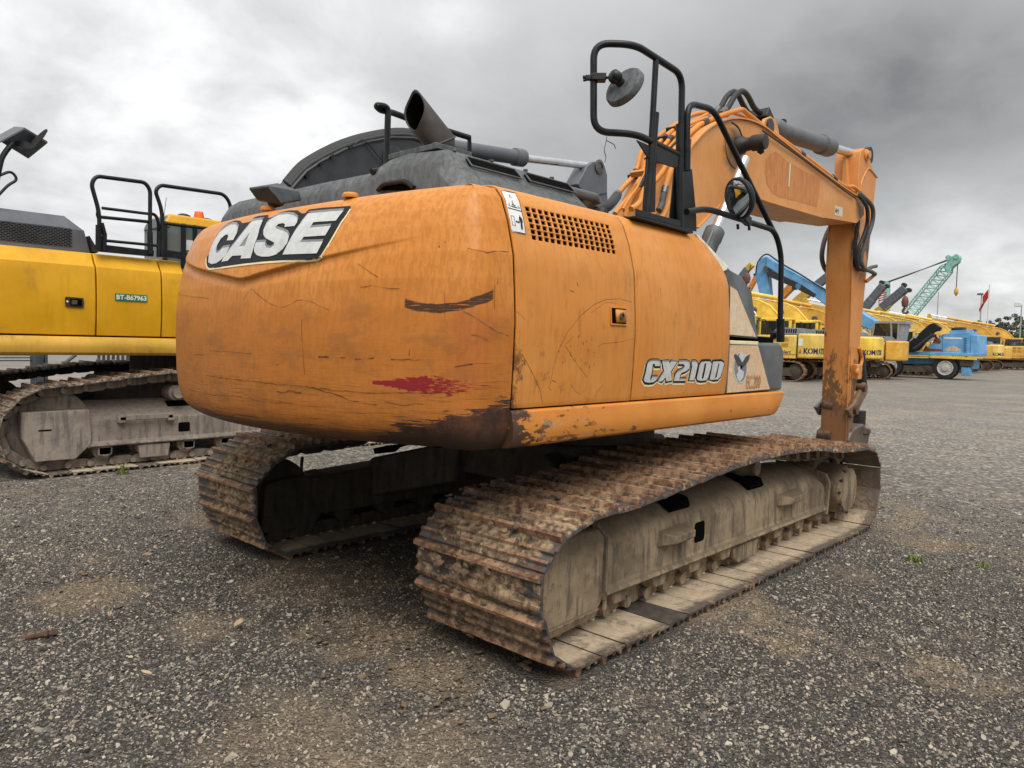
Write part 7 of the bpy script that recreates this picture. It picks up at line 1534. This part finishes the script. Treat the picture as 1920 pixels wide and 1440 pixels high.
# ------------------------------------------------------------------ trees beyond the yard
def leafmat(name, a, b):
    g = G(name); n = g.noise(g.pos, .5, 4); col = g.mix(g.ss(n, .35, .65), a, b); return g.out(col, .7)
M_leaf = leafmat('tree_foliage', (.10, .135, .085), (.17, .205, .14)); M_leaf2 = leafmat('pine_foliage', (.095, .12, .09), (.15, .175, .13))
def tree(px, ytop, depth, wpx, seed, label, mat):
    p = far(px, 650, depth); zt = far(px, ytop, depth).z; t = thing('tree', label, 'tree', (p.x, p.y, -.05), group='trees beyond the yard'); rr = random.Random(seed); R = wpx/FPX*depth/2*1.15
    tr = MB().tube([(0, 0, 0), (rr.uniform(-.2, .2), rr.uniform(-.2, .2), zt*.5), (rr.uniform(-.4, .4), 0, zt*.88)], [.22, .16, .05], 7)
    for k in range(7):
        a = rr.uniform(0, 6.28); h = zt*rr.uniform(.3, .75); tr.tube([(0, 0, h), (math.cos(a)*R*.4, math.sin(a)*R*.4, h+R*.3), (math.cos(a)*R*.75, math.sin(a)*R*.75, h+R*.45)], [.09, .06, .03], 5)
    ob('trunk', tr, M_bark, t); V = []; F = []; rs = np.random.RandomState(seed)
    cl = []
    for k in range(26):
        a = rr.uniform(0, 6.28); h = rr.uniform(.25, .97); rad = R*math.sqrt(rr.random())*(1.0-.75*max(0, (h-.55)/.45)**1.3)*(.75 if h < .35 else 1); cl.append((math.cos(a)*rad, math.sin(a)*rad, zt*h, R*rr.uniform(.20, .38)))
    n = 2300; ci = rs.randint(0, len(cl), n); dv = rs.normal(size=(n, 3)); dv /= np.linalg.norm(dv, axis=1)[:, None]; C = np.array(cl)[ci]; rad = C[:, 3]*np.cbrt(rs.uniform(.25, 1, n)); ctr = C[:, :3]+dv*rad[:, None]*np.array([1, 1, .72])
    s = rs.uniform(.10, .24, n); a1 = rs.normal(size=(n, 3)); a1 /= np.linalg.norm(a1, axis=1)[:, None]; a2 = np.cross(a1, rs.normal(size=(n, 3))); a2 /= np.linalg.norm(a2, axis=1)[:, None]
    vs = np.stack([ctr-a1*s[:, None], ctr+a2*s[:, None]*.6, ctr+a1*s[:, None], ctr-a2*s[:, None]*.6], 1).reshape(-1, 3)
    mb = MB(); mb.v = [tuple(v) for v in vs]; mb.f = [(4*i, 4*i+1, 4*i+2, 4*i+3) for i in range(n)]; mb.mi = [0]*n
    ob('crown', mb, mat, t, smooth=0); return t
TR = [(1822, 603, 26), (1838, 598, 22), (1856, 600, 26), (1872, 596, 24), (1888, 592, 26), (1905, 587, 28), (1926, 588, 30), (1808, 612, 24), (1950, 592, 30), (1845, 606, 30), (1880, 604, 30), (1915, 602, 32)]
labs = ['tree at the left end of the wood on the right, behind the lamp post', 'tree right behind the lamp post', 'tree just right of the flagpole', 'tree between the flagpole and the floodlight', 'tree left of the floodlight mast', 'tall tree under the floodlight', 'tree at the right edge of the picture']
for i, (px, yt, w) in enumerate(TR):
    tree(px, yt, 135+(i*37 % 29), w, i+1, labs[i] if i < len(labs) else ['low tree beyond the excavator booms on the right', 'tree just past the right edge', 'low tree in front of the wood by the flagpole', 'low bushy tree in front of the middle of the wood', 'low bushy tree at the right end of the wood'][i-7], M_leaf if i % 2 else M_leaf2)
for i, (px, lab) in enumerate(((1398, 'low distant tree left of the blue stick, behind the dark cover'), (1430, 'low distant tree right behind the foot of the blue stick'), (1462, 'low distant tree behind the black handrail of the orange machine'), (1490, 'low distant tree above the hood of the nearest yellow excavator'), (1520, 'low distant tree behind the cab left of the hanging orange arm'))):
    tree(px, 600+(i*7 % 9), 150+(i*13 % 20), 46, 60+i, lab, M_leaf if i % 2 else M_leaf2)
